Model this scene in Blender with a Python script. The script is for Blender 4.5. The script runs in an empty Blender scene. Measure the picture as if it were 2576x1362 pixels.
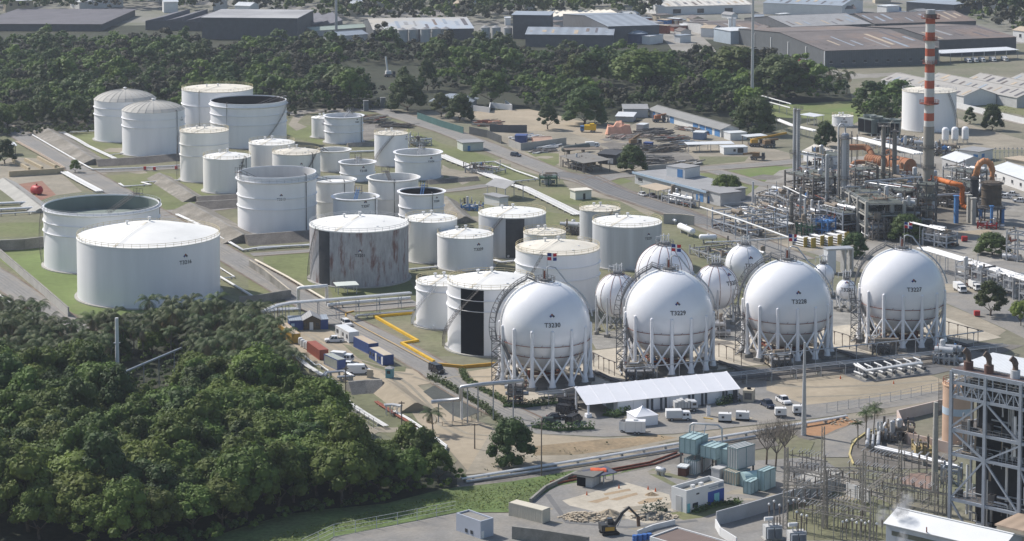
import bpy,math,random
from math import sin,cos,pi,radians,atan2,sqrt,hypot
from mathutils import Vector
random.seed(7)
SC=bpy.context.scene
COL=SC.collection
IW,IH=2576.0,1362.0
F,YH,PIT,CZ=5660.0,-470.0,radians(4.5),142.0
YP=YH+F*math.tan(PIT)
SP,CP=sin(PIT),cos(PIT)
def Z(sx,sy):
 return lambda x,y:((sx+x/2.92727)/1.35870,(sy+y/2.92727)/1.35870)
z00,z01,z02,z03=Z(0,0),Z(880,0),Z(1760,0),Z(2620,0)
z10,z11,z12,z13=Z(0,400),Z(880,400),Z(1760,300),Z(2620,300)
z20,z21,z22,z23=Z(0,800),Z(880,800),Z(1660,700),Z(2620,700)
z30,z31,z32,z40,z41=Z(900,1050),Z(1700,1100),Z(2620,1100),Z(1700,1385),Z(2620,1385)
def P(p,z=0.0):
 u=(p[0]-IW/2)/F
 v=(p[1]-YP)/F
 t=(CZ-z)/(SP+v*CP)
 return Vector((u*t,(CP-v*SP)*t,z))
def S(p):
 v=(p[1]-YP)/F
 return F*(SP+v*CP)/CZ
def top(b,y):
 v=(y-YP)/F
 return CZ-b.y*(SP+v*CP)/(CP-v*SP)
def hat(p,y):
 return top(P(p),y)
MATS={}
def mat(name,col,rough=.7,var=.18,scale=.4,metal=0,streak=0,col2=None,mix=.5,bump=0,inst=0,spec=.3,fine=0,sheet=0,strength=None,sharp=.12):
 if name in MATS:return MATS[name]
 m=bpy.data.materials.new(name);m.use_nodes=True
 nt=m.node_tree;N=nt.nodes;L=nt.links
 b=N['Principled BSDF']
 b.inputs['Roughness'].default_value=rough
 b.inputs['Metallic'].default_value=metal
 b.inputs['Specular IOR Level'].default_value=spec
 tc=N.new('ShaderNodeTexCoord')
 mp=N.new('ShaderNodeMapping');L.new(tc.outputs['Object'],mp.inputs['Vector'])
 if streak:mp.inputs['Scale'].default_value=(1,1,streak)
 no=N.new('ShaderNodeTexNoise');no.inputs['Scale'].default_value=scale
 no.inputs['Detail'].default_value=7;no.inputs['Roughness'].default_value=.62
 L.new(mp.outputs['Vector'],no.inputs['Vector'])
 r=N.new('ShaderNodeValToRGB');L.new(no.outputs['Fac'],r.inputs['Fac'])
 e=r.color_ramp.elements
 e[0].position,e[1].position=.3,.7
 e[0].color=(*[c*(1-var)for c in col],1);e[1].color=(*[min(1,c*(1+var))for c in col],1)
 out=r.outputs['Color']
 if col2:
  n2=N.new('ShaderNodeTexNoise');n2.inputs['Scale'].default_value=scale*.37
  n2.inputs['Detail'].default_value=9;n2.inputs['Roughness'].default_value=.68
  L.new(mp.outputs['Vector'],n2.inputs['Vector'])
  mr=N.new('ShaderNodeMapRange');mr.inputs['From Min'].default_value=mix-sharp;mr.inputs['From Max'].default_value=mix+sharp
  L.new(n2.outputs['Fac'],mr.inputs['Value'])
  mx=N.new('ShaderNodeMix');mx.data_type='RGBA'
  L.new(mr.outputs['Result'],mx.inputs['Factor']);L.new(out,mx.inputs['A'])
  mx.inputs['B'].default_value=(*col2,1);out=mx.outputs['Result']
 if fine:
  n3=N.new('ShaderNodeTexNoise');n3.inputs['Scale'].default_value=scale*9
  n3.inputs['Detail'].default_value=3
  L.new(tc.outputs['Object'],n3.inputs['Vector'])
  m3=N.new('ShaderNodeMapRange');m3.inputs['To Min'].default_value=1-fine;m3.inputs['To Max'].default_value=1+fine
  m3.inputs['From Min'].default_value=.25;m3.inputs['From Max'].default_value=.75
  L.new(n3.outputs['Fac'],m3.inputs['Value'])
  v3=N.new('ShaderNodeVectorMath');v3.operation='SCALE'
  L.new(out,v3.inputs[0]);L.new(m3.outputs['Result'],v3.inputs['Scale']);out=v3.outputs['Vector']
 if sheet:
  w=N.new('ShaderNodeTexWave');w.inputs['Scale'].default_value=sheet;w.inputs['Distortion'].default_value=.4
  L.new(tc.outputs['Object'],w.inputs['Vector'])
  m4=N.new('ShaderNodeMapRange');m4.inputs['To Min'].default_value=.86;m4.inputs['To Max'].default_value=1.08
  L.new(w.outputs['Fac'],m4.inputs['Value'])
  v4=N.new('ShaderNodeVectorMath');v4.operation='SCALE'
  L.new(out,v4.inputs[0]);L.new(m4.outputs['Result'],v4.inputs['Scale']);out=v4.outputs['Vector']
 if inst:
  oi=N.new('ShaderNodeObjectInfo')
  hs=N.new('ShaderNodeHueSaturation')
  m1=N.new('ShaderNodeMapRange');m1.inputs['To Min'].default_value=1-inst;m1.inputs['To Max'].default_value=1+inst
  L.new(oi.outputs['Random'],m1.inputs['Value']);L.new(m1.outputs['Result'],hs.inputs['Value'])
  m2=N.new('ShaderNodeMath');m2.operation='MULTIPLY';m2.inputs[1].default_value=7.31
  m5=N.new('ShaderNodeMath');m5.operation='FRACT'
  L.new(oi.outputs['Random'],m2.inputs[0]);L.new(m2.outputs[0],m5.inputs[0])
  m6=N.new('ShaderNodeMapRange');m6.inputs['To Min'].default_value=.5-inst*.09;m6.inputs['To Max'].default_value=.5+inst*.06
  L.new(m5.outputs[0],m6.inputs['Value']);L.new(m6.outputs['Result'],hs.inputs['Hue'])
  L.new(out,hs.inputs['Color']);out=hs.outputs['Color']
 L.new(out,b.inputs['Base Color'])
 if bump:
  bp=N.new('ShaderNodeBump');bp.inputs['Strength'].default_value=bump;bp.inputs['Distance'].default_value=.3
  n4=N.new('ShaderNodeTexNoise');n4.inputs['Scale'].default_value=scale*4;n4.inputs['Detail'].default_value=5
  L.new(tc.outputs['Object'],n4.inputs['Vector'])
  L.new(n4.outputs['Fac'],bp.inputs['Height']);L.new(bp.outputs['Normal'],b.inputs['Normal'])
 MATS[name]=m
 return m
def leaf_mat(name,col,inst=.35,trans=.25):
 m=mat(name,col,rough=.65,var=.38,scale=.5,inst=inst,spec=.25)
 nt=m.node_tree;N=nt.nodes;L=nt.links
 b=N['Principled BSDF'];o=N['Material Output']
 t=N.new('ShaderNodeBsdfTranslucent');src=b.inputs['Base Color'].links[0].from_socket
 L.new(src,t.inputs['Color'])
 x=N.new('ShaderNodeMixShader');x.inputs[0].default_value=trans
 L.new(b.outputs[0],x.inputs[1]);L.new(t.outputs[0],x.inputs[2]);L.new(x.outputs[0],o.inputs['Surface'])
 return m
white=mat('tank_white_paint',(.80,.80,.82),.45,.05,.25,streak=.12,spec=.4)
white2=mat('cream_white_paint',(.77,.76,.735),.5,.07,.3,streak=.12,spec=.35)
greyw=mat('weathered_grey_white_paint',(.50,.51,.53),.6,.16,.35,streak=.05)
gloss=mat('sphere_gloss_white_paint',(.80,.80,.825),.17,.035,.15,spec=.5)
roofw=mat('tank_roof_white',(.78,.77,.74),.6,.05,.2)
roofc=mat('tank_roof_cream',(.66,.62,.54),.7,.09,.2,col2=(.56,.50,.41),mix=.6)
domem=mat('dome_roof_grey',(.42,.405,.375),.75,.1,.15)
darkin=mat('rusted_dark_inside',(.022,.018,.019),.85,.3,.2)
brownin=mat('rusty_roof_deck',(.10,.065,.05),.9,.3,.3)
greenin=mat('dull_green_roof_deck',(.20,.235,.21),.75,.14,.12,streak=.2)
greyin=mat('grey_roof_deck',(.36,.35,.34),.8,.12,.3)
rustt=mat('rust_stained_shell',(.37,.365,.38),.75,.24,1.1,streak=.24,col2=(.19,.105,.095),mix=.58,sharp=.06,fine=.12)
blackp=mat('black_paint',(.006,.007,.010),.85,.25,.5,spec=.1)
blackg=mat('dark_grey_paint',(.05,.053,.06),.7,.2,.5)
yellowrail=mat('yellow_rail_paint',(.50,.42,.25),.6,.15,1)
stairm=mat('grey_stair_steel',(.17,.17,.175),.6,.2,1)
steel=mat('galvanised_steel',(.40,.41,.43),.5,.15,1,metal=.35)
dsteel=mat('dark_weathered_steel',(.135,.125,.12),.7,.25,1)
rust=mat('red_rust_steel',(.22,.07,.045),.8,.3,1)
redp=mat('red_paint',(.42,.03,.03),.5,.15,1)
bluep=mat('blue_paint',(.07,.19,.42),.5,.15,1)
navy=mat('navy_blue_container',(.05,.085,.24),.6,.15,.8,sheet=2.2)
pipew=mat('white_pipe_paint',(.68,.68,.68),.5,.1,.6)
pipeg=mat('silver_pipe_cladding',(.45,.46,.48),.4,.14,.8,metal=.4)
silver=mat('silver_column_cladding',(.46,.47,.49),.45,.16,.3,metal=.3,streak=.3)
orange=mat('orange_duct_cladding',(.34,.13,.06),.75,.22,.5,col2=(.32,.19,.11),mix=.56)
conc=mat('concrete',(.36,.35,.325),.9,.14,.25,fine=.1)
concd=mat('stained_concrete',(.25,.24,.22),.9,.22,.3,fine=.12,col2=(.15,.145,.13),mix=.6)
concl=mat('pale_concrete',(.47,.425,.35),.9,.14,.14,fine=.1,col2=(.35,.31,.25),mix=.55)
yellow=mat('yellow_kerb_paint',(.62,.38,.03),.6,.12,.5)
frame_b=mat('blue_grey_steel_frame',(.33,.36,.41),.55,.12,.5)
tealm=mat('pale_teal_cladding',(.33,.45,.465),.6,.1,.3)
wallw=mat('white_wall',(.66,.66,.66),.7,.06,.3)
wallg=mat('light_grey_wall',(.46,.46,.46),.8,.1,.3)
walld=mat('dark_ribbed_cladding',(.105,.11,.12),.75,.14,.3,sheet=.55)
wallb=mat('beige_wall',(.47,.41,.32),.8,.1,.3)
peach=mat('salmon_paint',(.52,.36,.265),.75,.1,.2)
roofm=mat('grey_sheet_roof',(.30,.30,.305),.7,.12,.2,sheet=.6)
roofd=mat('dark_old_roof',(.12,.115,.13),.85,.2,.1,fine=.12)
roofb=mat('brown_rusted_roof',(.155,.135,.13),.85,.22,.06,fine=.1,col2=(.24,.165,.125),mix=.62)
roofl=mat('pale_sheet_roof',(.62,.64,.66),.55,.07,.3,sheet=.5)
roofbl=mat('blue_grey_sheet_roof',(.30,.34,.39),.55,.1,.2,sheet=.5)
rooft=mat('tan_sheet_roof',(.45,.37,.28),.8,.12,.2,sheet=.4)
glass=mat('dark_window_glass',(.03,.035,.045),.15,.2,1,spec=.6)
doorb=mat('blue_door',(.08,.22,.46),.6,.1,1)
rubber=mat('tyre_rubber',(.02,.02,.02),.9,.2,2)
carw=mat('white_car_paint',(.78,.78,.79),.25,.02,1,spec=.5)
carb=mat('black_car_paint',(.014,.014,.017),.2,.1,1,spec=.5)
card=mat('dark_blue_car_paint',(.03,.04,.07),.25,.1,1,spec=.5)
carg=mat('dark_green_car_paint',(.02,.035,.025),.3,.1,1,spec=.5)
fabric=mat('white_tent_fabric',(.80,.80,.83),.6,.03,.3)
pinkt=mat('peach_tarpaulin',(.62,.33,.23),.8,.12,.6)
bark=mat('bark',(.12,.095,.075),.95,.3,1.5)
palmbark=mat('palm_bark',(.22,.195,.165),.95,.2,2)
text_m=mat('black_lettering',(.03,.03,.035),.7,.1,1)
flagr=mat('flag_red',(.5,.02,.03),.7,.05,1)
flagb=mat('flag_blue',(.02,.04,.2),.7,.05,1)
flagw=mat('flag_white',(.8,.8,.8),.7,.02,1)
wood=mat('weathered_timber',(.17,.14,.115),.95,.3,.8)
stonem=mat('rubble_stone',(.24,.22,.19),.95,.4,.9,fine=.25)
class MB:
 def __init__(s):
  s.v=[];s.f=[];s.sm=[];s.mi=[];s.cur=0
 def add(s,vs,fs,smooth=False):
  o=len(s.v)
  s.v.extend([(float(a[0]),float(a[1]),float(a[2]))for a in vs])
  for f in fs:
   s.f.append([i+o for i in f]);s.sm.append(smooth);s.mi.append(s.cur)
  return s
 def m(s,i):s.cur=i;return s
 def box(s,c,d,rz=0):
  x,y,z=d[0]/2,d[1]/2,d[2]/2
  k,q=cos(rz),sin(rz)
  vs=[]
  for zz in(-z,z):
   for a,b in((-x,-y),(x,-y),(x,y),(-x,y)):
    vs.append((c[0]+a*k-b*q,c[1]+a*q+b*k,c[2]+zz))
  return s.add(vs,[(3,2,1,0),(4,5,6,7),(0,1,5,4),(1,2,6,5),(2,3,7,6),(3,0,4,7)])
 def bx(s,x0,x1,y0,y1,z0,z1):
  return s.box(((x0+x1)/2,(y0+y1)/2,(z0+z1)/2),(x1-x0,y1-y0,z1-z0))
 def bar(s,a,b,w,h=None):
  a=Vector(a);b=Vector(b);d=b-a
  if d.length<1e-6:return s
  d.normalize();h=h or w
  r=d.cross(Vector((0,0,1)))
  if r.length<1e-3:r=Vector((1,0,0))
  r.normalize();u=r.cross(d)
  vs=[]
  for p in(a,b):
   for i,j in((-1,-1),(1,-1),(1,1),(-1,1)):
    vs.append(p+r*(i*w/2)+u*(j*h/2))
  return s.add(vs,[(3,2,1,0),(4,5,6,7),(0,1,5,4),(1,2,6,5),(2,3,7,6),(3,0,4,7)])
 def tube(s,pts,r,n=8,caps=True,r1=None):
  pts=[Vector(p)for p in pts];k=len(pts);vs=[]
  for i,p in enumerate(pts):
   d=Vector((0,0,0))
   if i>0:d+=(p-pts[i-1]).normalized()
   if i<k-1:d+=(pts[i+1]-p).normalized()
   if d.length<1e-6:d=Vector((0,0,1))
   d.normalize()
   a=d.cross(Vector((0,0,1)))
   if a.length<.05:a=d.cross(Vector((0,1,0)))
   a.normalize();b=a.cross(d)
   rr=r if r1 is None else r+(r1-r)*i/max(1,k-1)
   for j in range(n):
    t=2*pi*j/n
    vs.append(p+a*(rr*cos(t))+b*(rr*sin(t)))
  fs=[]
  for i in range(k-1):
   for j in range(n):
    fs.append((i*n+j,i*n+(j+1)%n,(i+1)*n+(j+1)%n,(i+1)*n+j))
  s.add(vs,fs,True)
  if caps:
   s.add(vs[:n],[tuple(range(n))]);s.add(vs[-n:],[tuple(range(n))])
  return s
 def cyl(s,c,r,h,n=16,r1=None):
  return s.tube([c,(c[0],c[1],c[2]+h)],r,n,True,r1 if r1 is not None else r)
 def lathe(s,prof,n=48,c=(0,0,0),a0=0,a1=2*pi,smooth=True):
  full=abs(a1-a0-2*pi)<1e-6
  m=n if full else n+1
  for(r0,h0),(r1,h1)in zip(prof[:-1],prof[1:]):
   vs=[]
   for r,h in((r0,h0),(r1,h1)):
    for j in range(m):
     t=a0+(a1-a0)*j/n
     vs.append((c[0]+r*sin(t),c[1]-r*cos(t),c[2]+h))
   fs=[(j,(j+1)%m,m+(j+1)%m,m+j)for j in range(n)]
   s.add(vs,fs,smooth)
  return s
 def ball(s,c,r,n=24,m=12,sq=1):
  vs=[];fs=[]
  for i in range(m+1):
   a=-pi/2+pi*i/m
   for j in range(n):
    t=2*pi*j/n
    vs.append((c[0]+r*cos(a)*cos(t),c[1]+r*cos(a)*sin(t),c[2]+r*sq*sin(a)))
  for i in range(m):
   for j in range(n):
    fs.append((i*n+j,i*n+(j+1)%n,(i+1)*n+(j+1)%n,(i+1)*n+j))
  return s.add(vs,fs,True)
 def prism(s,poly,z0,z1):
  n=len(poly)
  vs=[(p[0],p[1],z0)for p in poly]+[(p[0],p[1],z1)for p in poly]
  fs=[tuple(range(n-1,-1,-1)),tuple(range(n,2*n))]
  fs+=[(i,(i+1)%n,n+(i+1)%n,n+i)for i in range(n)]
  return s.add(vs,fs)
 def poly(s,pts):return s.add(pts,[tuple(range(len(pts)))])
 def build(s,name,mats,parent=None,loc=None,rz=0):
  me=bpy.data.meshes.new(name)
  me.from_pydata(s.v,[],s.f)
  mats=mats if isinstance(mats,(list,tuple))else[mats]
  for x in mats:me.materials.append(x)
  me.polygons.foreach_set('use_smooth',s.sm)
  me.polygons.foreach_set('material_index',[min(i,len(mats)-1)for i in s.mi])
  me.update()
  o=bpy.data.objects.new(name,me);COL.objects.link(o)
  if parent is not None:o.parent=parent
  if loc is not None:o.location=loc
  if rz:o.rotation_euler=(0,0,rz)
  return o
def tag(o,label,cat,group=None,kind=None):
 if label:o['label']=label
 if cat:o['category']=cat
 if group:o['group']=group
 if kind:o['kind']=kind
 return o
def thing(name,label,cat,loc=(0,0,0),rz=0,group=None):
 o=bpy.data.objects.new(name,None);COL.objects.link(o)
 o.empty_display_size=.5
 o.location=loc;o.rotation_euler=(0,0,rz)
 return tag(o,label,cat,group)
def copy_thing(r,loc,rz=None,label=None,group=None,sc=None):
 c=r.copy();COL.objects.link(c);c.location=loc
 if rz is not None:c.rotation_euler=(0,0,rz)
 if sc is not None:c.scale=(sc,sc,sc)if not isinstance(sc,tuple)else sc
 if label:c['label']=label
 if group:c['group']=group
 for ch in r.children:
  d=ch.copy();COL.objects.link(d);d.parent=c
  for g in ch.children:
   e=g.copy();COL.objects.link(e);e.parent=d
 return c
def facing(p):return atan2(-p.x,p.y)
def fr(A,B,depth):
 a,b=P(A),P(B)
 d=b-a;L=d.length;rz=atan2(d.y,d.x)
 n=Vector((-d.y,d.x,0)).normalized()
 return(a+b)/2+n*(depth/2),rz,L
TXT={}
def text_mesh(s,size,bold=.0):
 k=(s,size)
 if k in TXT:return TXT[k]
 cu=bpy.data.curves.new('lettering','FONT');cu.body=s;cu.size=size;cu.align_x='CENTER';cu.align_y='CENTER'
 cu.resolution_u=3;cu.offset=bold
 o=bpy.data.objects.new('lettering',cu);COL.objects.link(o)
 dg=bpy.context.evaluated_depsgraph_get();dg.update()
 me=bpy.data.meshes.new_from_object(o.evaluated_get(dg))
 r=([tuple(v.co)for v in me.vertices],[tuple(p.vertices)for p in me.polygons])
 bpy.data.objects.remove(o);bpy.data.curves.remove(cu);bpy.data.meshes.remove(me)
 TXT[k]=r
 return r
def letters(s,size,fn,parent,m=None,name='lettering',bold=.02):
 vs,fs=text_mesh(s,size,bold*size)
 b=MB();b.add([fn(x,y)for x,y,_ in vs],fs)
 return b.build(name,m or text_m,parent)
def diamond(fn,d,parent):
 b=MB();h=d/2
 for i,(cx,cy)in enumerate(((0,h),(-h,0),(h,0),(0,-h))):
  b.m(i);b.add([fn(cx,cy-h*.94),fn(cx+h*.94,cy),fn(cx,cy+h*.94),fn(cx-h*.94,cy)],[(0,1,2,3)])
 return b.build('hazard_diamond',[rust,flagb,blackg,flagw],parent)
HAZE=0.00007;EXPOS=0.33
G={}
def gm(name,*a,**k):return mat(name,*a,**k)
earth=gm('dry_earth',(.20,.18,.14),.95,.25,.05,col2=(.15,.155,.10),mix=.5,fine=.15)
grassd=gm('olive_dry_grass',(.145,.15,.085),.95,.22,.06,col2=(.20,.18,.125),mix=.57,fine=.2)
grassg=gm('green_mown_grass',(.135,.155,.062),.95,.2,.07,col2=(.19,.18,.10),mix=.57,fine=.16)
grassb=gm('bright_green_lawn',(.135,.18,.058),.95,.16,.05,col2=(.18,.18,.085),mix=.58,fine=.12)
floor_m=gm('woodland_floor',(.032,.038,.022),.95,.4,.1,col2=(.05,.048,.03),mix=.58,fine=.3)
asph=gm('grey_asphalt',(.215,.208,.198),.9,.16,.16,fine=.12,col2=(.275,.25,.215),mix=.56)
asphd=gm('dark_asphalt',(.135,.135,.138),.9,.12,.12,fine=.08,col2=(.165,.163,.16),mix=.56)
sand=gm('tan_sandy_ground',(.37,.31,.23),.95,.14,.07,fine=.08,col2=(.27,.23,.17),mix=.54)
sandd=gm('trodden_sandy_ground',(.30,.265,.21),.95,.2,.08,fine=.12,col2=(.21,.19,.15),mix=.52)
redd=gm('red_brown_soil',(.33,.19,.105),.95,.2,.1,fine=.12)
graveld=gm('oily_gravel',(.20,.185,.165),.95,.25,.15,fine=.2,col2=(.115,.105,.095),mix=.55)
slopem=gm('stone_faced_slope',(.25,.23,.20),.95,.3,.3,fine=.32,col2=(.16,.145,.12),mix=.54)
sloped=gm('brown_stone_slope',(.155,.14,.125),.95,.25,.25,fine=.25)
geo=gm('dark_sprayed_slope',(.07,.075,.07),.95,.25,.2,fine=.2)
weeds=gm('weedy_green_ground',(.105,.15,.05),.95,.35,.12,fine=.3,col2=(.12,.13,.06),mix=.6)
cityg=gm('city_ground',(.23,.22,.205),.95,.18,.03,col2=(.14,.145,.10),mix=.52)
cityt=gm('concrete_yard',(.29,.275,.25),.95,.18,.07,fine=.14,col2=(.20,.185,.16),mix=.54)
LVL=[0.0];LAY=[]
def level(q):
 xs=[p.x for p in q];ys=[p.y for p in q];bb=(min(xs),max(xs),min(ys),max(ys))
 k=1+max([l for l,o in LAY if o[0]<bb[1]and bb[0]<o[1]and o[2]<bb[3]and bb[2]<o[3]],default=0)
 LAY.append((k,bb));return k*.004
def sheet(name,pts,m,z=None,label=None):
 if z is None:
  z=level([P(p)for p in pts])
 b=MB();b.poly([(P(p).x,P(p).y,z)for p in pts])
 o=b.build(name,m);o['kind']='structure'
 if label:o['label']=label
 return o
def strip(name,pts,w,m,label=None,dz=0):
 q=[P(p)for p in pts];z=level(q)+dz;b=MB();Lf=[];Rt=[]
 for i,p in enumerate(q):
  d=Vector((0,0,0))
  if i:d+=(p-q[i-1]).normalized()
  if i<len(q)-1:d+=(q[i+1]-p).normalized()
  d.normalize();n=Vector((-d.y,d.x,0))*(w/2)
  Lf.append((p.x+n.x,p.y+n.y,z));Rt.append((p.x-n.x,p.y-n.y,z))
 k=len(q)
 b.add(Lf+Rt,[(i,k+i,k+i+1,i+1)for i in range(k-1)])
 o=b.build(name,m);o['kind']='structure'
 if label:o['label']=label
 if name=='road' and w<13:
  for off,ww,mm_,zz_ in((w/2+.35,.7,gutter,.03),(w/2-.9,.5,dusty,.0015),(w*.2,.55,tyre,.0015),(w*.06,.45,tyre,.0015)):
   b=MB()
   for sg in(-1,1):
    e=[];h=[]
    for lf,rt in zip(Lf,Rt):
     c=(Vector(lf)+Vector(rt))/2;n=(Vector(lf)-Vector(rt)).normalized()
     e.append(c+n*(sg*off-ww/2)+Vector((0,0,zz_)));h.append(c+n*(sg*off+ww/2)+Vector((0,0,zz_)))
    b.add(e+h,[(i,k+i,k+i+1,i+1)for i in range(k-1)])
   o2=b.build('gutter' if mm_ is gutter else 'road_wear',mm_);o2['kind']='structure'
 return o
gutter=gm('brown_gutter_edge',(.155,.115,.09),.95,.3,.3,fine=.2,col2=(.24,.21,.17),mix=.55)
dusty=gm('dusty_road_edge',(.28,.255,.215),.95,.2,.3,fine=.15,col2=(.22,.21,.20),mix=.5)
tyre=gm('tyre_worn_asphalt',(.165,.162,.158),.9,.2,.2,fine=.15,col2=(.215,.21,.205),mix=.5)
b=MB();b.poly([(-1900,150,0),(1900,150,0),(1900,4200,0),(-1900,4200,0)])
o=b.build('ground',earth);o['kind']='structure'
zz=lambda z,*ps:[z(*p)for p in ps]
sheet('ground',[(-900,110),(3500,110),(4200,-180),(-1800,-180)],cityg)
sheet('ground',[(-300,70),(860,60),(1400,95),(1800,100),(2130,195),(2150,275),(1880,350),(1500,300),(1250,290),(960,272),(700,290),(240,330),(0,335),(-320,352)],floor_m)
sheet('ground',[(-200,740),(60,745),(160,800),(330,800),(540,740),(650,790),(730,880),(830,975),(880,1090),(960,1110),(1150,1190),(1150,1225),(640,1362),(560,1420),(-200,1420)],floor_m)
sheet('lawn',[(-150,350),(40,340),(240,330),(700,290),(930,280),(1130,335),(1300,400),(1480,470),(1780,590),(2000,680),(1900,800),(1500,880),(1050,900),(740,800),(560,745),(320,800),(170,800),(-50,650),(-150,560)],grassd)
sheet('lawn',[(-20,632),(116,620),(300,610),(420,700),(560,745),(330,792),(222,797),(172,786),(-20,640)],grassb)
sheet('lawn',zz(z10,(560,180),(950,150),(1260,240),(1260,380),(1180,430),(1030,440)),grassg)
sheet('lawn',zz(z10,(1040,590),(1600,550),(1900,590),(2100,740),(2400,830),(2400,870),(1650,940),(1590,860),(1200,740)),grassg)
sheet('lawn',zz(z21,(60,230),(560,180),(560,430),(640,540),(520,560),(60,280)),grassg)
sheet('lawn',zz(z21,(700,470),(1500,440),(1620,600),(760,650)),grassg)
sheet('lawn',zz(z21,(-90,350),(160,590),(130,620),(-90,640)),grassg)
sheet('lawn',zz(z11,(260,70),(560,90),(560,215),(680,235),(640,290),(260,180)),grassg)
sheet('lawn',zz(z11,(1490,110),(1850,270),(1990,300),(2300,390),(2590,530),(2590,660),(2150,480),(1840,350),(1490,190)),grassg)
sheet('lawn',zz(z11,(1860,770),(2060,790),(2280,880),(2200,930),(1990,900),(1860,860)),grassg)
sheet('lawn',zz(z12,(-40,820),(230,905),(230,930),(-40,940)),grassg)
sheet('lawn',zz(z12,(240,1010),(560,985),(790,1110),(1080,1150),(660,1190),(150,1090)),grassg)
sheet('lawn',zz(z12,(300,1240),(660,1290),(660,1380),(300,1380)),grassg)
sheet('lawn',zz(z22,(1960,300),(2600,360),(2600,480),(2000,400)),grassd)
sheet('dirt',zz(z12,(480,930),(700,960),(1060,1110),(1400,1250),(1340,1290),(1040,1130),(760,1090),(520,1000)),sandd)
sheet('dirt',zz(z12,(-40,740),(380,880),(330,900),(-40,800)),sandd)
sheet('dirt',zz(z11,(380,-40),(470,-20),(400,60),(500,100),(390,140),(310,80)),sandd)
sheet('dirt',zz(z11,(1050,60),(1480,90),(1500,130),(1250,190),(1050,260)),graveld)
sheet('dirt',zz(z11,(1850,480),(2150,640),(2050,680),(1850,560)),sandd)
sheet('dirt',[(1180,285),(1300,285),(1440,305),(1560,330),(1640,290),(1830,345),(1985,385),(1990,408),(1640,440),(1500,445),(1300,385)],sandd)
sheet('dirt',[(1170,282),(1330,275),(1400,290),(1620,345),(1560,375),(1420,330),(1260,330)],sand)
sheet('lawn',zz(z12,(100,640),(440,660),(440,760),(380,790)),grassg)
sheet('dirt',zz(z12,(1000,620),(1700,620),(1850,760),(1300,800),(1000,760)),graveld)
sheet('lawn',zz(z12,(1840,690),(2340,690),(2300,740),(1870,780)),grassd)
sheet('lawn',zz(z12,(900,920),(1050,890),(1180,940),(1010,980)),grassg)
sheet('lawn',zz(z12,(1800,860),(2080,850),(2500,1010),(2470,1060),(2300,1080),(1900,980)),grassg)
sheet('lawn',zz(z12,(2130,835),(2600,785),(2800,800),(2700,930),(2420,965)),grassb)
sheet('lawn',zz(z03,(-60,1060),(900,1010),(1120,1080),(860,1250),(640,1260),(500,1190),(200,1180),(-60,1160)),grassb)
sheet('lawn',zz(z03,(1880,970),(2650,960),(2650,1170),(2250,1100)),grassg)
sheet('dirt',zz(z03,(860,1250),(1300,1050),(1900,1180),(2100,1270),(2650,1420),(2650,1500),(500,1500),(500,1300)),sandd)
sheet('concrete_yard',[(1790,560),(1960,430),(2100,400),(2300,380),(2576,440),(2700,480),(2700,760),(2440,780),(2300,720),(2050,640)],cityt)
sheet('dirt',zz(z23,(-600,0),(800,280),(860,330),(700,430),(400,470),(-600,300)),sandd)
sheet('dirt',zz(z23,(1890,270),(2230,250),(2300,310),(2000,330),(1880,300)),sand)
sheet('concrete_yard',zz(z23,(1700,640),(2700,520),(2700,1400),(2400,1250),(1780,980)),asph)
sheet('dirt',zz(z23,(1800,1000),(2100,1120),(2400,1260),(2300,1330),(1750,1130)),sandd)
sheet('concrete_pad',[(1225,930),(1290,905),(1700,860),(2100,820),(2380,800),(2440,822),(2520,850),(2420,868),(1850,925),(1450,985),(1330,1010),(1240,965)],concl)
sheet('concrete_pad',[(1480,845),(1700,800),(2000,740),(2230,720),(2340,790),(2100,822),(1700,862),(1500,880)],concd)
for c in((1371,962),(1682,930),(1979,897),(2267,868)):
 q=[(c[0]+118*cos(t),c[1]+24*sin(t))for t in[k*pi/12 for k in range(24)]]
 sheet('concrete_pad',q,graveld)
sheet('concrete_pad',[(1395,992),(1640,960),(1900,925),(2330,880),(2480,862),(2576,870),(2390,935),(1990,955),(1480,1020),(1340,1020)],graveld)
sheet('dirt',[(690,820),(830,830),(870,860),(960,922),(1060,932),(1180,935),(1250,925),(1330,1010),(1290,1040),(1180,985),(1120,960),(1050,970),(1110,1020),(1240,1075),(1260,1130),(1180,1190),(1120,1120),(1040,1085),(985,960),(870,970),(760,890)],sand)
sheet('lawn',[(660,800),(730,800),(740,830),(690,825)],grassd)
sheet('lawn',[(735,880),(850,960),(985,960),(1050,1060),(1110,1110),(1150,1160),(1130,1180),(1000,1110),(900,1060),(830,1000),(735,895)],grassd)
sheet('lawn',zz(z30,(790,370),(880,390),(1050,500),(1180,590),(1430,600),(1420,650),(1200,640),(1000,560)),grassd)
sheet('dirt',zz(z30,(820,1220),(900,1200),(1060,1320),(1020,1420),(820,1420)),redd)
sheet('dirt',zz(z30,(640,960),(760,1010),(1160,1250),(1080,1290),(640,1010)),sandd)
sheet('slope',zz(z30,(1600,850),(1700,790),(1800,800),(2170,1050),(1990,1120),(1900,1090)),geo)
sheet('concrete_yard',[(1180,985),(1290,1035),(1400,1010),(1560,1000),(1860,960),(1925,958),(2030,1018),(2381,975),(2420,1000),(2060,1052),(1700,1092),(1520,1100),(1350,1092),(1250,1050)],asph)
sheet('concrete_pad',zz(z32,(0,600),(330,570),(800,520),(980,610),(1650,540),(1800,600),(1750,690),(400,835),(0,690)),sand)
sheet('concrete_pad',zz(z32,(760,530),(980,610),(1660,535),(1850,490),(1700,430),(900,470)),asphd)
sheet('dirt',[(1240,1080),(1345,1092),(1520,1103),(1700,1095),(2060,1055),(2380,1005),(2390,1020),(2000,1075),(1700,1110),(1480,1150),(1240,1190),(1170,1195)],redd if False else sandd)
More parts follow.
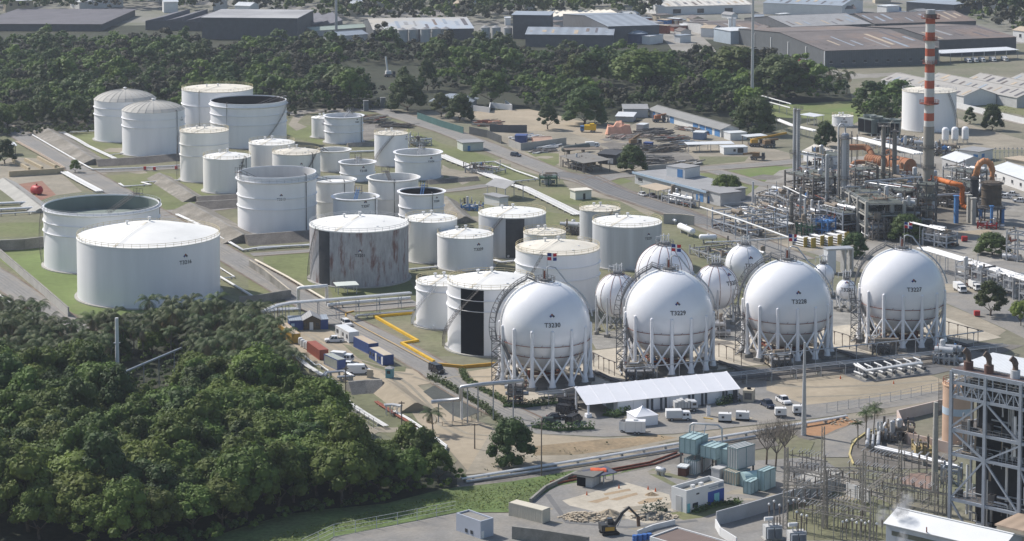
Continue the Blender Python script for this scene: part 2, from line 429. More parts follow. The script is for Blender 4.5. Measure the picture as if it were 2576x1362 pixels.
sheet('dirt',zz(z40,(390,320),(920,350),(1330,330),(1600,300),(1800,330),(1300,430),(800,500),(360,510)),gm('dry_brown_grass',(.27,.205,.13),.95,.25,.12,fine=.2,col2=(.16,.135,.09),mix=.6))
sheet('path',[(1290,1090),(1400,1098),(1530,1105),(1400,1118),(1300,1128),(1240,1110)],sand)
sheet('ground',[(1150,1215),(1480,1160),(1700,1118),(2100,1058),(2300,1040),(2300,1060),(1640,1180),(1400,1235),(1280,1262),(1150,1235)],graveld)
sheet('lawn',[(420,1420),(525,1356),(607,1328),(728,1294),(826,1282),(971,1268),(1117,1231),(1290,1212),(1440,1185),(1640,1172),(1400,1232),(1285,1290),(1150,1290),(840,1352),(760,1420)],weeds)
sheet('concrete_yard',[(760,1420),(840,1354),(1150,1292),(1285,1292),(1400,1225),(1680,1170),(1900,1160),(2060,1150),(2230,1260),(2230,1420)],asph)
sheet('concrete_pad',zz(z40,(650,960),(1290,780),(1720,900),(1760,1060),(1580,1180),(1500,1190),(1100,1100),(720,1010)),concl)
for q in(((1060,890),(1320,840),(1340,860),(1080,910)),((900,975),(1110,920),(1120,945),(1000,985)),((1120,950),(1390,880),(1410,900),(1200,960)),((1400,980),(1500,940),(1660,930),(1640,960),(1420,1000)),((1300,1065),(1460,1010),(1470,1030),(1340,1085))):
 sheet('dirt',zz(z40,*q),gm('excavated_sand',(.33,.25,.165),.95,.2,.2,fine=.15))
sheet('lawn',zz(z40,(1500,670),(1560,640),(1920,740),(1880,760)),grassd)
sheet('lawn',zz(z40,(1510,690),(1620,700),(1800,800),(1780,830)),grassd)
sheet('lawn',zz(z40,(1690,1090),(1890,1060),(2270,960),(2420,1000),(2050,1130),(1860,1155)),grassg)
sheet('lawn',zz(z41,(180,240),(330,330),(480,370),(430,480),(200,500),(60,330)),grassd)
sheet('dirt',zz(z32,(400,1000),(800,950),(880,1020),(700,1080),(560,1150),(380,1140)),redd)
sheet('road',zz(z32,(560,1361),(575,1150),(700,1110),(900,1010),(1150,975),(1320,950),(1330,1020),(1150,1050),(1000,1100),(850,1190),(820,1361)),asph)
sheet('dirt',zz(z41,(870,600),(830,480),(900,370),(1050,290),(1320,300),(1800,400),(1900,640),(1300,640)),graveld)
sheet('dirt',zz(z41,(1320,690),(1660,680),(1700,860),(1350,800)),gm('red_brown_gravel',(.25,.175,.145),.95,.2,.2,fine=.2))
sheet('lawn',zz(z41,(200,1361),(220,1000),(600,860),(1050,900),(1250,1000),(1300,1361)),grassd)
sheet('lawn',[(-200,575),(20,560),(116,560),(116,595),(-200,600)],grassg)
sheet('dirt',zz(z10,(-60,470),(120,400),(420,420),(560,520),(820,750),(540,790),(300,780),(130,660),(-60,620)),sandd)
sheet('dirt',zz(z10,(140,680),(420,640),(560,780),(400,840)),gm('red_stained_concrete',(.26,.14,.10),.95,.2,.2,fine=.12))
pit=gm('dark_oil_stained_ground',(.13,.12,.105),.9,.3,.3,fine=.2,col2=(.2,.18,.15),mix=.5)
sheet('concrete_yard',[(1940,500),(2040,470),(2290,455),(2440,480),(2450,560),(2300,600),(2120,612),(1990,600),(1900,560)],pit)
rp=random.Random(77)
for cx,cy,w,h,m,n in((1500,1300,420,60,sandd,9),(1950,1240,240,60,sandd,7),(2100,480,360,70,graveld,8),(1650,370,300,45,graveld,10),(1500,1170,330,40,sandd,8),(980,1100,150,50,sandd,5),(1850,850,600,60,graveld,9),(900,600,700,160,sandd,14),(250,420,300,90,sandd,7),(1250,420,300,70,sandd,6),(1750,1050,380,22,sandd,5),(2150,1220,250,70,sandd,7),(2430,720,160,60,sandd,5),(2300,345,240,40,sandd,5)):
 for i in range(n):
  x,y,a=cx+rp.uniform(-w,w)/2,cy+rp.uniform(-h,h)/2,rp.uniform(9,30)
  sheet('dirt',[(x+a*1.9*rp.uniform(.6,1.2)*cos(k*pi/5),y+a*.32*rp.uniform(.6,1.2)*sin(k*pi/5))for k in range(10)],m)
strip('road',[(-30,300),(40,333),(140,394),(280,474),(440,567),(600,658),(740,742),(850,802),(1000,875),(1100,932),(1140,965)],9.5,asph,label='long grey service road from the left woods to the black car')
strip('road',[z10(790,570),z10(1000,545),z10(1400,530),z10(1850,500),z10(2100,470)],7,asph,label='grey side road between the stone bunds')
strip('road',[z10(1560,975),z10(1700,955),z10(1900,945),z10(2400,890),z11(0,560)],9,asph,label='grey side road behind the green open tank')
strip('road',[(700,290),(800,279),(914,277),(962,279),(1005,292),(1125,330),(1295,396),(1400,437),(1480,457),(1560,490),(1672,526),(1790,567),(1900,610),(2010,655)],11,asph,label='grey centre road passing the pipe yard')
strip('road',[(1480,460),(1534,445),(1640,434),(1800,423),(1943,412),(2060,400)],10,asph,label='grey branch road in front of the timber yard')
strip('road',[z12(380,860),z12(700,900),z12(1000,1040),z12(1500,1200),z12(1900,1345),z22(2300,180),z22(2560,260)],12,asphd,label='dark resurfaced road beside the pump house')
strip('road',[z11(1700,760),z11(2000,730),z11(2280,690),z11(2400,680)],6,asph)
strip('road',[z21(-60,210),z21(530,170),z21(600,160)],5,asph)
strip('road',[z21(760,760),z21(1100,740),z21(1600,690)],8,asph,label='grey road crossing behind the yellow kerb wall')
strip('road',[(-60,665),(0,700),(60,742),(140,795),(220,850)],9,asph,label='grey perimeter road outside the left concrete wall')
strip('road',zz(z03,(760,780),(1150,750),(1400,740)),14,cityt)
strip('road',zz(z03,(1880,1060),(2200,1130),(2650,1240)),12,cityt,label='pale road behind the far right trees')
strip('road',zz(z12,(1980,830),(2200,890),(2420,960),(2600,985)),8,asph)
strip('road',[(1140,965),(1200,1000),(1262,1032),(1320,1060)],9,asph)
strip('road',[z02(1480,200),z02(1600,300),z02(1750,450),z02(1800,520)],26,cityt,label='wide pale street running between the far warehouses')
strip('road',[z03(0,600),z03(300,640),z03(700,740),z03(1150,770)],14,cityt)
for q,w,m in(((z30(1180,650),z30(1400,800),z30(1560,960),z30(1760,1180),z30(1960,1300),z30(2200,1330)),.9,sandd),((z30(1260,640),z30(1470,790),z30(1640,960),z30(1840,1170),z30(2040,1270),z30(2260,1290)),.9,sandd),((z30(420,270),z30(620,400),z30(900,560),z30(1200,640),z30(1500,680)),1.2,sandd),((z30(480,270),z30(700,390),z30(960,530),z30(1240,610)),.8,sandd),((z30(1500,700),z30(1700,760),z30(1900,700),z30(2300,700)),1.0,sandd),((z32(60,640),z32(500,660),z32(1100,640),z32(1700,590)),1.4,sandd),((z32(300,760),z32(900,740),z32(1500,690)),1.2,sandd),((z40(700,560),z40(1100,470),z40(1700,400)),2.0,sandd),((z40(500,900),z40(700,1180),z40(1300,1230),z40(2000,1160)),1.2,asphd),(((1540,352),(1700,382),(1900,392)),2,sandd)):
 strip('path',q,w,m)
strip('road_marking',[(-60,700),(0,743),(60,785),(110,822)],.5,roofw)
def arc_sheet(r,a0,a1,h0,h1,t=.05,n=12):
 b=MB()
 b.lathe([(r,h0),(r+t,h0),(r+t,h1),(r,h1)],n,(0,0,0),a0,a1)
 for a in(a0,a1):
  b.poly([(q*sin(a),-q*cos(a),h)for q,h in((r,h0),(r+t,h0),(r+t,h1),(r,h1))])
 return b
def rail_mesh(r,h,n=40,a0=0,a1=2*pi,ht=1.1,w=.07):
 b=MB();k=max(3,int(n*abs(a1-a0)/(2*pi)))
 for i in range(k+(0 if abs(a1-a0-2*pi)<.01 else 1)):
  a=a0+(a1-a0)*i/k
  x,y=r*sin(a),-r*cos(a)
  b.bar((x,y,h),(x,y,h+ht),w)
 for z in(ht,ht*.55):
  pts=[(r*sin(a0+(a1-a0)*i/(2*k)),-r*cos(a0+(a1-a0)*i/(2*k)),h+z)for i in range(2*k+1)]
  for p,q in zip(pts[:-1],pts[1:]):b.bar(p,q,w)
 return b
def spiral_stair(r,h,a0,a1,parent,m=None,w=.9):
 n=40;b=MB()
 for i in range(n):
  t0,t1=i/n,(i+1)/n
  A0,A1=a0+(a1-a0)*t0,a0+(a1-a0)*t1
  z=h*t1
  vs=[]
  for a in(A0,A1):
   for q in(r+.05,r+w):
    vs+=[(q*sin(a),-q*cos(a),z-.12),(q*sin(a),-q*cos(a),z)]
  b.add(vs,[(0,2,6,4),(1,5,7,3),(2,3,7,6),(0,1,3,2),(4,6,7,5)])
 o=b.build('stair',m or steel,parent)
 c=MB();q=r+w
 pts=[(q*sin(a0+(a1-a0)*i/n),-q*cos(a0+(a1-a0)*i/n),h*i/n)for i in range(n+1)]
 for z in(.6,1.1):
  for p,s in zip(pts[:-1],pts[1:]):c.bar((p[0],p[1],p[2]+z),(s[0],s[1],s[2]+z),.07)
 for p in pts[::3]:c.bar(p,(p[0],p[1],p[2]+1.1),.07)
 c.build('handrail',m or steel,o)
 return o
NT={}
def tank(key,xl,xr,yb,yr,label,roof='cone',rise=None,depth=1.5,shell=None,rm=None,bands=(),rail=None,text=None,ta=25,th=.78,ts=1.6,stair=None,pipe=None,stripe=None,sm=None,vents=2,ladder=None,girder=0,cat='storage tank'):
 p=((xl+xr)/2,yb);c=P(p);s=S(p);r=(xr-xl)/2/s;h=top(c,yr)
 rz=facing(c)
 t=thing('storage_tank',label,cat,c,rz,None);NT[key]=(t,r,h)
 shell=shell or white;ts*=.68
 b=MB()
 if roof=='open':
  b.lathe([(r,0),(r,h),(r-.25,h),(r-.25,h-depth)],72)
 else:
  b.lathe([(r,0),(r,h)],72)
 b.build('shell',shell,t)
 fb=MB();fb.lathe([(r+.9,0),(r+.9,.28),(r,.3)],64);fb.build('foundation_ring',conc,t)
 if roof=='open':
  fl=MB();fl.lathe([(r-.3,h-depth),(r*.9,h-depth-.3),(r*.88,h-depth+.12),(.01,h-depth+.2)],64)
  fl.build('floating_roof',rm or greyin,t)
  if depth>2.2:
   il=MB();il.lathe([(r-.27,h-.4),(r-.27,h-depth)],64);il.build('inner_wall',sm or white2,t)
 elif roof=='dome':
  rise=rise or r*.3;pr=[]
  for i in range(9):
   q=i/8;pr.append(((r+.2)*(1-q)+.01,h+rise*(1-(1-q)**2)**.75))
  b=MB();nseg=24
  b.lathe(pr,nseg,smooth=False)
  ro=b.build('roof',rm or domem,t)
  rb=MB()
  for k in range(nseg):
   a=2*pi*k/nseg
   for(r0,h0),(r1,h1)in zip(pr[:-2],pr[1:-1]):
    rb.bar((r0*sin(a),-r0*cos(a),h0+.04),(r1*sin(a),-r1*cos(a),h1+.04),.12)
  rb.build('rib',rm or domem,ro)
  v=MB();v.cyl((0,0,h+rise-.1),.5,.9,10);v.lathe([(.9,.8),(.1,1.2)],10,(0,0,h+rise-.1));v.build('vent',pipew,t)
 else:
  rise=rise if rise is not None else r*.09
  b=MB();b.lathe([(r+.12,h-.25),(r+.12,h+.02),(r*.5,h+rise*.58),(.01,h+rise)],72)
  b.build('roof',rm or roofw,t)
  for k in range(vents):
   v=MB();a=2.2+2.4*k;q=r*(.3 if k else .02)
   v.cyl((q*sin(a),-q*cos(a),h+rise*(1-q/r)-.1),.28,1.1,8)
   v.cyl((q*sin(a),-q*cos(a),h+rise*(1-q/r)+.9),.5,.35,8);v.build('vent',pipew,t)
  for k in range(6):
   v=MB();a=1.1+1.9*k;q=r*(.55+.06*(k%4))
   v.cyl((q*sin(a),-q*cos(a),h+rise*(1-q/r)-.1),.35,.35,8);v.build('hatch',pipew,t)
  wk=MB();a=-.5
  for k in range(10):
   q0,q1=r*(.05+.094*k),r*(.05+.094*(k+1))
   wk.bar((q0*sin(a),-q0*cos(a),h+rise*(1-q0/r)+.1),(q1*sin(a),-q1*cos(a),h+rise*(1-q1/r)+.1),.8,.06)
  for dx in(-.45,.45):
   wk.bar((r*.05*sin(a)+dx,-r*.05*cos(a),h+rise+.9),(r*.97*sin(a)+dx,-r*.97*cos(a),h+1.0),.06)
  wk.build('roof_walkway',roofc,t)
 if girder:
  g=MB();g.lathe([(r,h-girder-.55),(r+.75,h-girder),(r+.75,h-girder+.12),(r,h-girder+.12)],72)
  g.build('wind_girder',shell,t)
 for k in bands:
  g=MB();g.lathe([(r,h*k-.12),(r+.36,h*k),(r+.36,h*k+.1),(r,h*k+.1)],72)
  g.build('stiffening_ring',shell,t)
 if rail is not None:
  rail_mesh(r-.05 if roof!='open' else r+.5,h if roof!='open' else h-girder+.1,max(20,int(r*2.6)),ht=1.15,w=.085).build('railing',rail,t)
 if stair:
  spiral_stair(r+(.55 if bands or girder else 0),h,radians(stair[0]),radians(stair[1]),t,stair[2]if len(stair)>2 else steel)
 if pipe is not None:
  q=MB();a=radians(pipe)
  q.tube([((r+.3)*sin(a),-(r+.3)*cos(a),.2),((r+.3)*sin(a),-(r+.3)*cos(a),h+.3),((r-.4)*sin(a),-(r-.4)*cos(a),h+.5)],.16,6)
  q.build('foam_pipe',dsteel,t)
 if stripe:
  arc_sheet(r,radians(stripe[0]),radians(stripe[1]),h*.005,h*(stripe[3]if len(stripe)>3 else 1)-.3).build('black_panel',stripe[2],t)
 if text:
  a=radians(ta);rr=r+.05
  rr+=.05;fn=lambda x,y:(rr*sin(a+x/rr),-rr*cos(a+x/rr),h*th+y)
  letters(text,ts,fn,t,text_m,'number_lettering',.012)
  fn2=lambda x,y:(rr*sin(a+x/rr),-rr*cos(a+x/rr),h*th+ts*1.15+y)
  diamond(fn2,ts*.5,t)
 if ladder:
  b=MB();a=radians(ladder[0]);m=ladder[1];q=r-.3
  e=(q*sin(a),-q*cos(a),h+.8);f=(q*.2*sin(a+.25),-q*.2*cos(a+.25),h-depth+.4)
  d=Vector((cos(a),sin(a),0))*.45
  e,f=Vector(e),Vector(f)
  for sg in(-1,1):
   b.bar(e+d*sg,f+d*sg,.12);b.bar(e+d*sg+Vector((0,0,1)),f+d*sg+Vector((0,0,1)),.1)
  for k in range(14):
   g=e+(f-e)*(k/13);b.bar(g-d,g+d,.14)
   if k%3==0:
    for sg in(-1,1):b.bar(g+d*sg,g+d*sg+Vector((0,0,1)),.07)
  b.build('rolling_ladder',m,t)
  b=MB();e=Vector(((r+.2)*sin(a),-(r+.2)*cos(a),h+.6))
  b.box(e,(2.6,1.8,.15),a)
  for i in(-1,1):
   for j in(-1,1):
    g=e+Vector((cos(a),sin(a),0))*(1.2*i)+Vector((-sin(a),cos(a),0))*(.8*j)
    b.bar(g+Vector((0,0,-1.2)),g+Vector((0,0,1.7)),.12)
  b.bar(e+Vector((-1.2,0,1.6)),e+Vector((1.2,0,1.6)),.1)
  b.build('gauge_platform',dsteel,t)
 for k in range(3):
  b=MB();a=-.5+.55*k+.13*(len(label)%5)
  b.tube([((r-.1)*sin(a),-(r-.1)*cos(a),.9),((r+.5)*sin(a),-(r+.5)*cos(a),.9)],.38,10)
  b.build('manway',shell,t)
 return t,r,h
YR=yellowrail
tank('dome1',239,393,349,248,'white tank with a ribbed grey-beige dome roof, farthest left, in front of the woods','dome',3.6+.4,rm=domem,bands=(.82,.64),pipe=55)
tank('dome2',309,465,384,275,'white tank with a ribbed grey-beige dome roof, nearer the camera of the two domed tanks','dome',3.6,bands=(.83,.65),pipe=47,text='T3106',ta=63,th=.78,ts=1.3)
tank('flat',459,637,336,222,'wide white tank with a flat cream roof and yellow rail, behind the black open tank',rise=.8,rm=roofc,rail=YR,bands=(.68,),pipe=-30)
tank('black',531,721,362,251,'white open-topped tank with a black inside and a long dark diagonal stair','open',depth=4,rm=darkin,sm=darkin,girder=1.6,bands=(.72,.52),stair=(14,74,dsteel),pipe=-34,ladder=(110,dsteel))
tank('t5',454,576,451,327,'tall narrow cream tank with rust marks and an orange ring rail on its flat roof',rise=.7,shell=white2,rm=roofc,bands=(.74,.52),rail=YR,stair=(-95,-62,dsteel))
tank('t6',512,632,479,393,'plain white tank numbered T3103 in front of the tall narrow cream tank',rise=1.6,shell=white2,rm=roofw,rail=YR,text='T3103',ta=38,th=.78,stair=(20,40,dsteel),pipe=50)
tank('t7',627,742,440,358,'cream tank with a shallow white cone roof, third from the left in the middle row',rise=1.3,shell=white2,rm=roofw,rail=YR,stair=(60,85,dsteel))
tank('t8',686,806,462,382,'cream tank numbered T3102 with a pale yellow cone roof and yellow rail',rise=1.6,shell=white2,rm=roofc,rail=YR,text='T3102',ta=12,th=.62,pipe=41,stair=(0,50,dsteel))
tank('t9',801,880,428,376,'small cream open tank squeezed behind the tank numbered T3102','open',depth=3,shell=white2,rm=greyin,girder=.1,ladder=(-60,dsteel))
tank('t10',784,843,345,295,'small narrow white tank half hidden behind the far open tank with the ladder',rise=.6,text='T3201',ta=5,th=.72,ts=1.3)
tank('t11',817,913,357,290,'white open tank with a pale ladder leaning out, farthest back beside the scrap piles','open',depth=2.2,rm=greyin,girder=.2,bands=(.7,.42),text='T3205',ta=44,th=.8,ts=1.4,ladder=(160,steel),pipe=62)
tank('t12',942,1027,414,335,'tall narrow white tank with a diagonal dark stair and a pale yellow roof',rise=.9,rm=roofc,rail=YR,stair=(-78,10,dsteel),text='T3105',ta=62,th=.84,ts=1.2)
tank('t13',994,1110,446,382,'broad white open tank numbered T3104 beside the white pipe bundle','open',depth=3.6,rm=greyin,girder=.1,bands=(.7,),text='T3104',ta=34,th=.72,ts=1.7,ladder=(172,steel))
tank('t14',856,943,452,407,'small white open tank numbered T3108 in the middle of the tank field','open',depth=2.8,rm=greyin,girder=.1,bands=(.4,),text='T3108',ta=20,th=.62,ts=1.7,ladder=(178,steel))
tank('t15',599,796,573,432,'large white open tank numbered T3213 with a brown floating roof','open',depth=5.4,rm=brownin,sm=white2,girder=1.9,rail=steel,bands=(.62,.43),text='T3213',ta=6,th=.62,ts=1.7,pipe=46,ladder=(-72,dsteel))
tank('t16',791,893,545,450,'white open tank with a snowy floating roof and dark ladder, behind the tank numbered T3213','open',depth=1.3,rm=roofw,shell=white2,girder=.3,bands=(.45,),pipe=28,ladder=(-70,dsteel))
tank('t17',838,950,575,493,'white open tank numbered T3207 with a light blue ladder','open',depth=3.2,rm=gm('greenish_roof_deck',(.26,.27,.24),.8,.15,.2),girder=.2,text='T3207',ta=27,th=.78,ts=1.8,pipe=60,ladder=(172,bluep))
tank('t18',927,1053,540,445,'tall cream open tank with a vertical dark pipe between T3207 and T3206','open',depth=2.8,shell=white2,rm=greyin,girder=.2,bands=(.5,),pipe=2,ladder=(-162,dsteel))
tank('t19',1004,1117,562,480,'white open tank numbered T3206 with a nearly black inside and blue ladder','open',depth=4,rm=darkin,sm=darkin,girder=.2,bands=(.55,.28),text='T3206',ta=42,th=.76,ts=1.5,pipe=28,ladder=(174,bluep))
tank('rusty',780,1028,699,562,'big rust-streaked grey tank with a narrow black panel and a clean white cone roof',rise=2.4,shell=rustt,rm=roofw,rail=steel,text='T3201',ta=1,th=.58,ts=1.8,stripe=(-53,-36,blackg),stair=(-84,-54,dsteel))
tank('t21',1020,1150,652,549,'white cone-roofed tank with yellow rail touching the rust-streaked tank on its right',rise=1.3,shell=white2,rm=roofw,rail=YR,stair=(-82,-50,dsteel))
tank('t22',1100,1241,670,588,'clean white tank numbered T3209 in front of the grey black-panelled tank',rise=1.5,rm=roofw,rail=YR,text='T3209',ta=28,th=.66,ts=1.9)
tank('t23',1204,1373,635,534,'grey-white tank with a dark grey panel and white cone roof',rise=1.5,shell=greyw,rm=roofw,rail=YR,stripe=(-11,21,blackg),stair=(-70,-15,dsteel))
tank('t24',1317,1423,662,583,'small cream tank with yellow rail peeping over the big ringed white tank',rise=.9,shell=white2,rm=roofc,rail=YR)
tank('t25',1297,1508,770,622,'big white tank with two dark rings and a cream roof, behind sphere T3230',rise=2.0,rm=roofc,rail=YR,bands=(.77,.56),stair=(-62,-18,dsteel))
tank('t26',1458,1560,600,524,'small grey-white tank with a broken-edged dark stair, farthest right beside the resurfaced road',rise=.8,shell=greyw,rm=roofc,rail=YR,stair=(-20,35,dsteel))
tank('t27',1490,1664,664,557,'large plain grey streaked tank with white roof, next to the resurfaced road',rise=1.5,shell=greyw,rm=roofw,rail=YR,text='T3221',ta=38,th=.72,ts=1.6)
tank('t28',1047,1185,815,706,'small white tank with a curved side stair, left of the tall black panel',rise=1.2,rail=YR,bands=(.84,),stair=(-88,-12,steel))
tank('t29',1126,1345,872,706,'white tank with one tall black panel and a curved stair, beside the yellow kerb wall',rise=2.4,rm=roofw,rail=YR,bands=(.82,.66),stripe=(-43,-9.5,blackp),stair=(-92,-14,dsteel))
tank('green',114,401,662,513,'huge white open tank with a dull green sunken roof, at the left edge','open',depth=4.6,rm=greenin,sm=greenin,girder=.7,rail=steel,bands=(.77,.6),pipe=98,ladder=(140,dsteel),stair=(-103,-70,dsteel))
tank('front',198,553,740,591,'largest white tank, numbered T3216, with a smooth white cone roof, behind the coconut palms',rise=4.2,shell=white,rm=roofw,rail=YR,text='T3216',ta=30,th=.72,ts=2.3)
tank('bigr',2269,2404,325,227,'plain wide white tank standing behind the striped chimney',rise=1.6,rm=roofc,rail=steel,stair=(85,40,dsteel))
tank('t33',2093,2146,317,291,'short small white tank with a yellow rail on the lawn near the cooling fans',rise=.3,rail=YR,text='T1100',ta=8,th=.5,ts=1.7)
def sphere(cx,cy,R,yb,label,nl=14,ph=9.5,num=None,full=True,tn=(22,-.07),red=False,lr=.46,seams=0,box=False,tsz=1.55):
 c=P((cx,yb));s=S((cx,yb));r=R/s;zc=top(c,cy);rz=facing(c)
 t=thing('gas_sphere',label,'gas sphere',c,rz,'spherical gas tanks on legs')
 b=MB();b.ball((0,0,zc),r,72,40);sh=b.build('shell',gloss,t)
 if seams:
  g=MB()
  for k in range(seams):
   a=2*pi*k/seams+.2
   g.tube([((r+.04)*cos(q)*sin(a),-(r+.04)*cos(q)*cos(a),zc+(r+.04)*sin(q))for q in[x*pi/24 for x in range(-6,12)]],.07,4,False)
  g.build('sprinkler_pipe',rust if red else steel,t)
 angs=[radians(ph+360/nl*k)for k in range(nl)]
 zt=zc+(.6 if full else .2);lr=lr*r/11.4 if not full else lr
 for a in angs:
  q=MB();x,y=r*sin(a),-r*cos(a)
  q.cyl((x,y,.6),lr,zt-.6,14)
  q.ball((x,y,zt),lr,12,6)
  if full:q.tube([(x,y,.5),(x,y,3.2)],lr*2.1,14,True,lr)
  o=q.build('leg',gloss if full else greyw,t)
  f=MB();f.box((x,y,.45),(2.3,2.3,.9)if full else(1.3,1.3,.8),a);f.build('footing',concd,o)
 for i in range(nl):
  a,d=angs[i],angs[(i+1)%nl]
  q=MB()
  for u,v in((a,d),(d,a)):
   q.tube([(r*sin(u),-r*cos(u),1.0),(r*sin(v),-r*cos(v),zc*.62)],.27 if full else .11,6)
  q.build('cross_brace',gloss if full else greyw,t)
 if full:
  for i,z in enumerate((zc-r*.27,zc-r*.53)):
   q=MB();rr=sqrt(r*r-(z-zc)**2)+.35
   q.tube([(rr*sin(k*pi/24),-rr*cos(k*pi/24),z)for k in range(49)],.09,5,False)
   for k in range(14):
    a=angs[k]+.2;q.bar((rr*sin(a),-rr*cos(a),z),((rr+.5)*sin(a+.03),-(rr+.5)*cos(a+.03),z+.6),.06)
   q.build('sprinkler_ring',rust,t)
 pr=2.5 if full else 1.9*r/6
 q=MB();z=zc+r-.35
 q.lathe([(pr-.7,z),(pr,z),(pr,z+.14),(pr-.7,z+.14)],28)
 q.lathe([(pr*.62,z+.1),(pr*.62,z+.8),(.01,z+.85)],24)
 pl=q.build('top_platform',stairm,t)
 rail_mesh(pr,z+.1,18,ht=1.1,w=.1).build('railing',stairm,pl)
 q=MB()
 q.tube([(.5,0,z+.7),(.5,0,z+3.6),(1.2,0,z+3.9),(2.6,0,z+3.5),(4.4,-.2,z+1.2)]+[((r+.7)*cos(x),-.4,zc+(r+.7)*sin(x))for x in[1.1-.1*k for k in range(10)]],.2,7)
 q.cyl((-.5,0,z+.7),.2,2.6,8);q.cyl((.0,.5,z+.7),.15,2.2,8)
 if full:q.build('relief_pipe',pipeg,t)
 else:
  q=MB()
  for k in range(4):q.cyl((-1+.7*k,.2*(k%2),z+.5),.16,2.2+.4*(k%2),6)
  q.bar((-1.4,0,z+2.6),(1.4,0,z+2.6),.2);q.bar((-2.4,0,z+2.2),(-1.0,0,z+2.2),.15);q.bar((-2.4,0,z+.6),(-2.4,0,z+2.3),.15)
  q.build('relief_pipe',pipew,t)
 if full:
  q=MB();q.cyl((-.1,-.3,z+.7),.22,2.1,8);q.build('valve_stem',rust,t)
  path=[(-(r+1.1)*cos(x),-(2.2-2.0*max(0,sin(x))),zc+(r+1.1)*sin(x))for x in[radians(-16+5.2*k)for k in range(17)]]
  path+=[(-4.4,-.2,zc+r+.7),(-2.4,0,zc+r-.1)]
  st=MB()
  for p,n in zip(path[:-1],path[1:]):
   p,n=Vector(p),Vector(n);k=max(2,int((n-p).length/.45))
   for sg in(-.45,.45):
    o2=Vector((0,sg,0));st.bar(p+o2,n+o2,.14,.28)
   for i in range(k):
    g=p+(n-p)*(i/k);st.box(g,(.34,.9,.06))
  so=st.build('stair',stairm,t)
  hr=MB()
  for p,n in zip(path[:-1],path[1:]):
   for sg in(-.45,.45):
    for dz in(.55,1.1):
     hr.bar((p[0],p[1]+sg,p[2]+dz),(n[0],n[1]+sg,n[2]+dz),.09)
    hr.bar((p[0],p[1]+sg,p[2]),(p[0],p[1]+sg,p[2]+1.1),.08)
  hr.build('handrail',stairm,so)
  tr=MB()
  oc=[(p[0]-1.5*max(.2,cos(radians(-16+5.2*i))),p[1],p[2]+1.3*max(0,sin(radians(-16+5.2*i))))for i,p in enumerate(path[:13])]
  for i in range(12):
   tr.bar(oc[i],oc[i+1],.15);tr.bar(path[i],oc[i+(i+1)%2],.11);tr.bar(oc[i],path[i],.11)
  tr.build('truss',stairm,so)
  tw=MB()
  zt2=path[0][2];x0=path[0][0];y0=path[0][1]
  for i in(-1,1):
   for j in(-1,1):tw.bar((x0+1.3*i,y0+1.3*j-.6,0),(x0+1.3*i,y0+1.3*j-.6,zt2+3),.16)
  nz=int(zt2/2.0)+1
  for k in range(nz):
   za,zb=2.0*k,min(2.0*k+2,zt2+1)
   for j in(-1,1):
    tw.bar((x0-1.3,y0+1.3*j-.6,za),(x0+1.3,y0+1.3*j-.6,zb),.12)
    tw.bar((x0-1.3,y0+1.3*j-.6,zb),(x0+1.3,y0+1.3*j-.6,zb),.12)
   for i in(-1,1):tw.bar((x0+1.3*i,y0-1.9,zb),(x0+1.3*i,y0+.7,zb),.12)
   tw.bar((x0-1.2*(-1)**k,y0-.6,za),(x0+1.2*(-1)**k,y0-.6,zb),.9,.12)
  tw.build('stair_tower',stairm,t)
  f2=MB()
  a0,a1=Vector((x0+1.2,y0-2.4,zt2)),Vector((x0+6.6,y0-6.5,.1))
  for sg in(-.5,.5):
   for dz in(0,.55,1.1):f2.bar(a0+Vector((0,sg,dz)),a1+Vector((0,sg,dz)),.1 if dz else .16)
  for k in range(24):
   g=a0+(a1-a0)*(k/23);f2.box(g,(.35,1.0,.06))
  f2.build('lower_flight',stairm,t)
 if num:
  az,el=radians(tn[0]),tn[1];rr=r+.14
  def fn(x,y,dy=0):
   e=math.asin(max(-1,min(1,el)))+(y+dy)/rr;a=az+x/rr/max(.3,cos(e))
   return(rr*cos(e)*sin(a),-rr*cos(e)*cos(a),zc+rr*sin(e))
  letters(num,tsz,fn,t,text_m,'number_lettering',.012)
  diamond(lambda x,y:fn(x,y,tsz*1.45),tsz*.46,t)
 return c,r,zc,rz
def flag(c,z,off,h,label,w=2.4,rz=.2,dy=0):
 t=thing('flagpole',label,'flag',Vector((c.x+off,c.y+dy,z)),rz,'national flags on the gas spheres')
 b=MB();b.cyl((0,0,0),.09,h,8,.05);b.build('pole',steel,t)
 f=MB();nx,ny=12,9;hh=w*.78
 def pt(i,j):
  x=w*i/nx;return(x+.08,.22*sin(3.1*x)*(.3+x/w),h-.1-hh+hh*j/ny-.08*x)
 for i in range(nx):
  for j in range(ny):
   cross=i in(5,6)or j in(4,)
   f.m(0 if cross else(1 if(i<5)==(j>4)else 2))
   f.add([pt(i,j),pt(i+1,j),pt(i+1,j+1),pt(i,j+1)],[(0,1,2,3)])
 f.build('flag',[flagw,flagb,flagr],t)
c,r,zc,rz=sphere(1371,818,114,955,'white gas sphere numbered T3230, nearest to the camera and leftmost of the row',num='T3230',tn=(9.5,.21))
flag(c,zc+r-.2,.5,7.2,'flag flying against the big ringed white tank above sphere T3230',rz=.15)
c,r,zc,rz=sphere(1682,788,112,922,'white gas sphere numbered T3229, second of the row between T3230 and T3228',num='T3229',tn=(12,.21),ph=4)
flag(c,zc+r-.2,.5,6.8,'flag flying over sphere T3229 against the red-pipe sphere',rz=-.1)
c,r,zc,rz=sphere(1979,762,110,889,'white gas sphere numbered T3228, third of the row',num='T3228',tn=(16,.23),ph=14)
flag(c,zc+r-.2,.2,7.0,'flag flying over sphere T3228 beside the yellow-capped tube bundles',rz=.3)
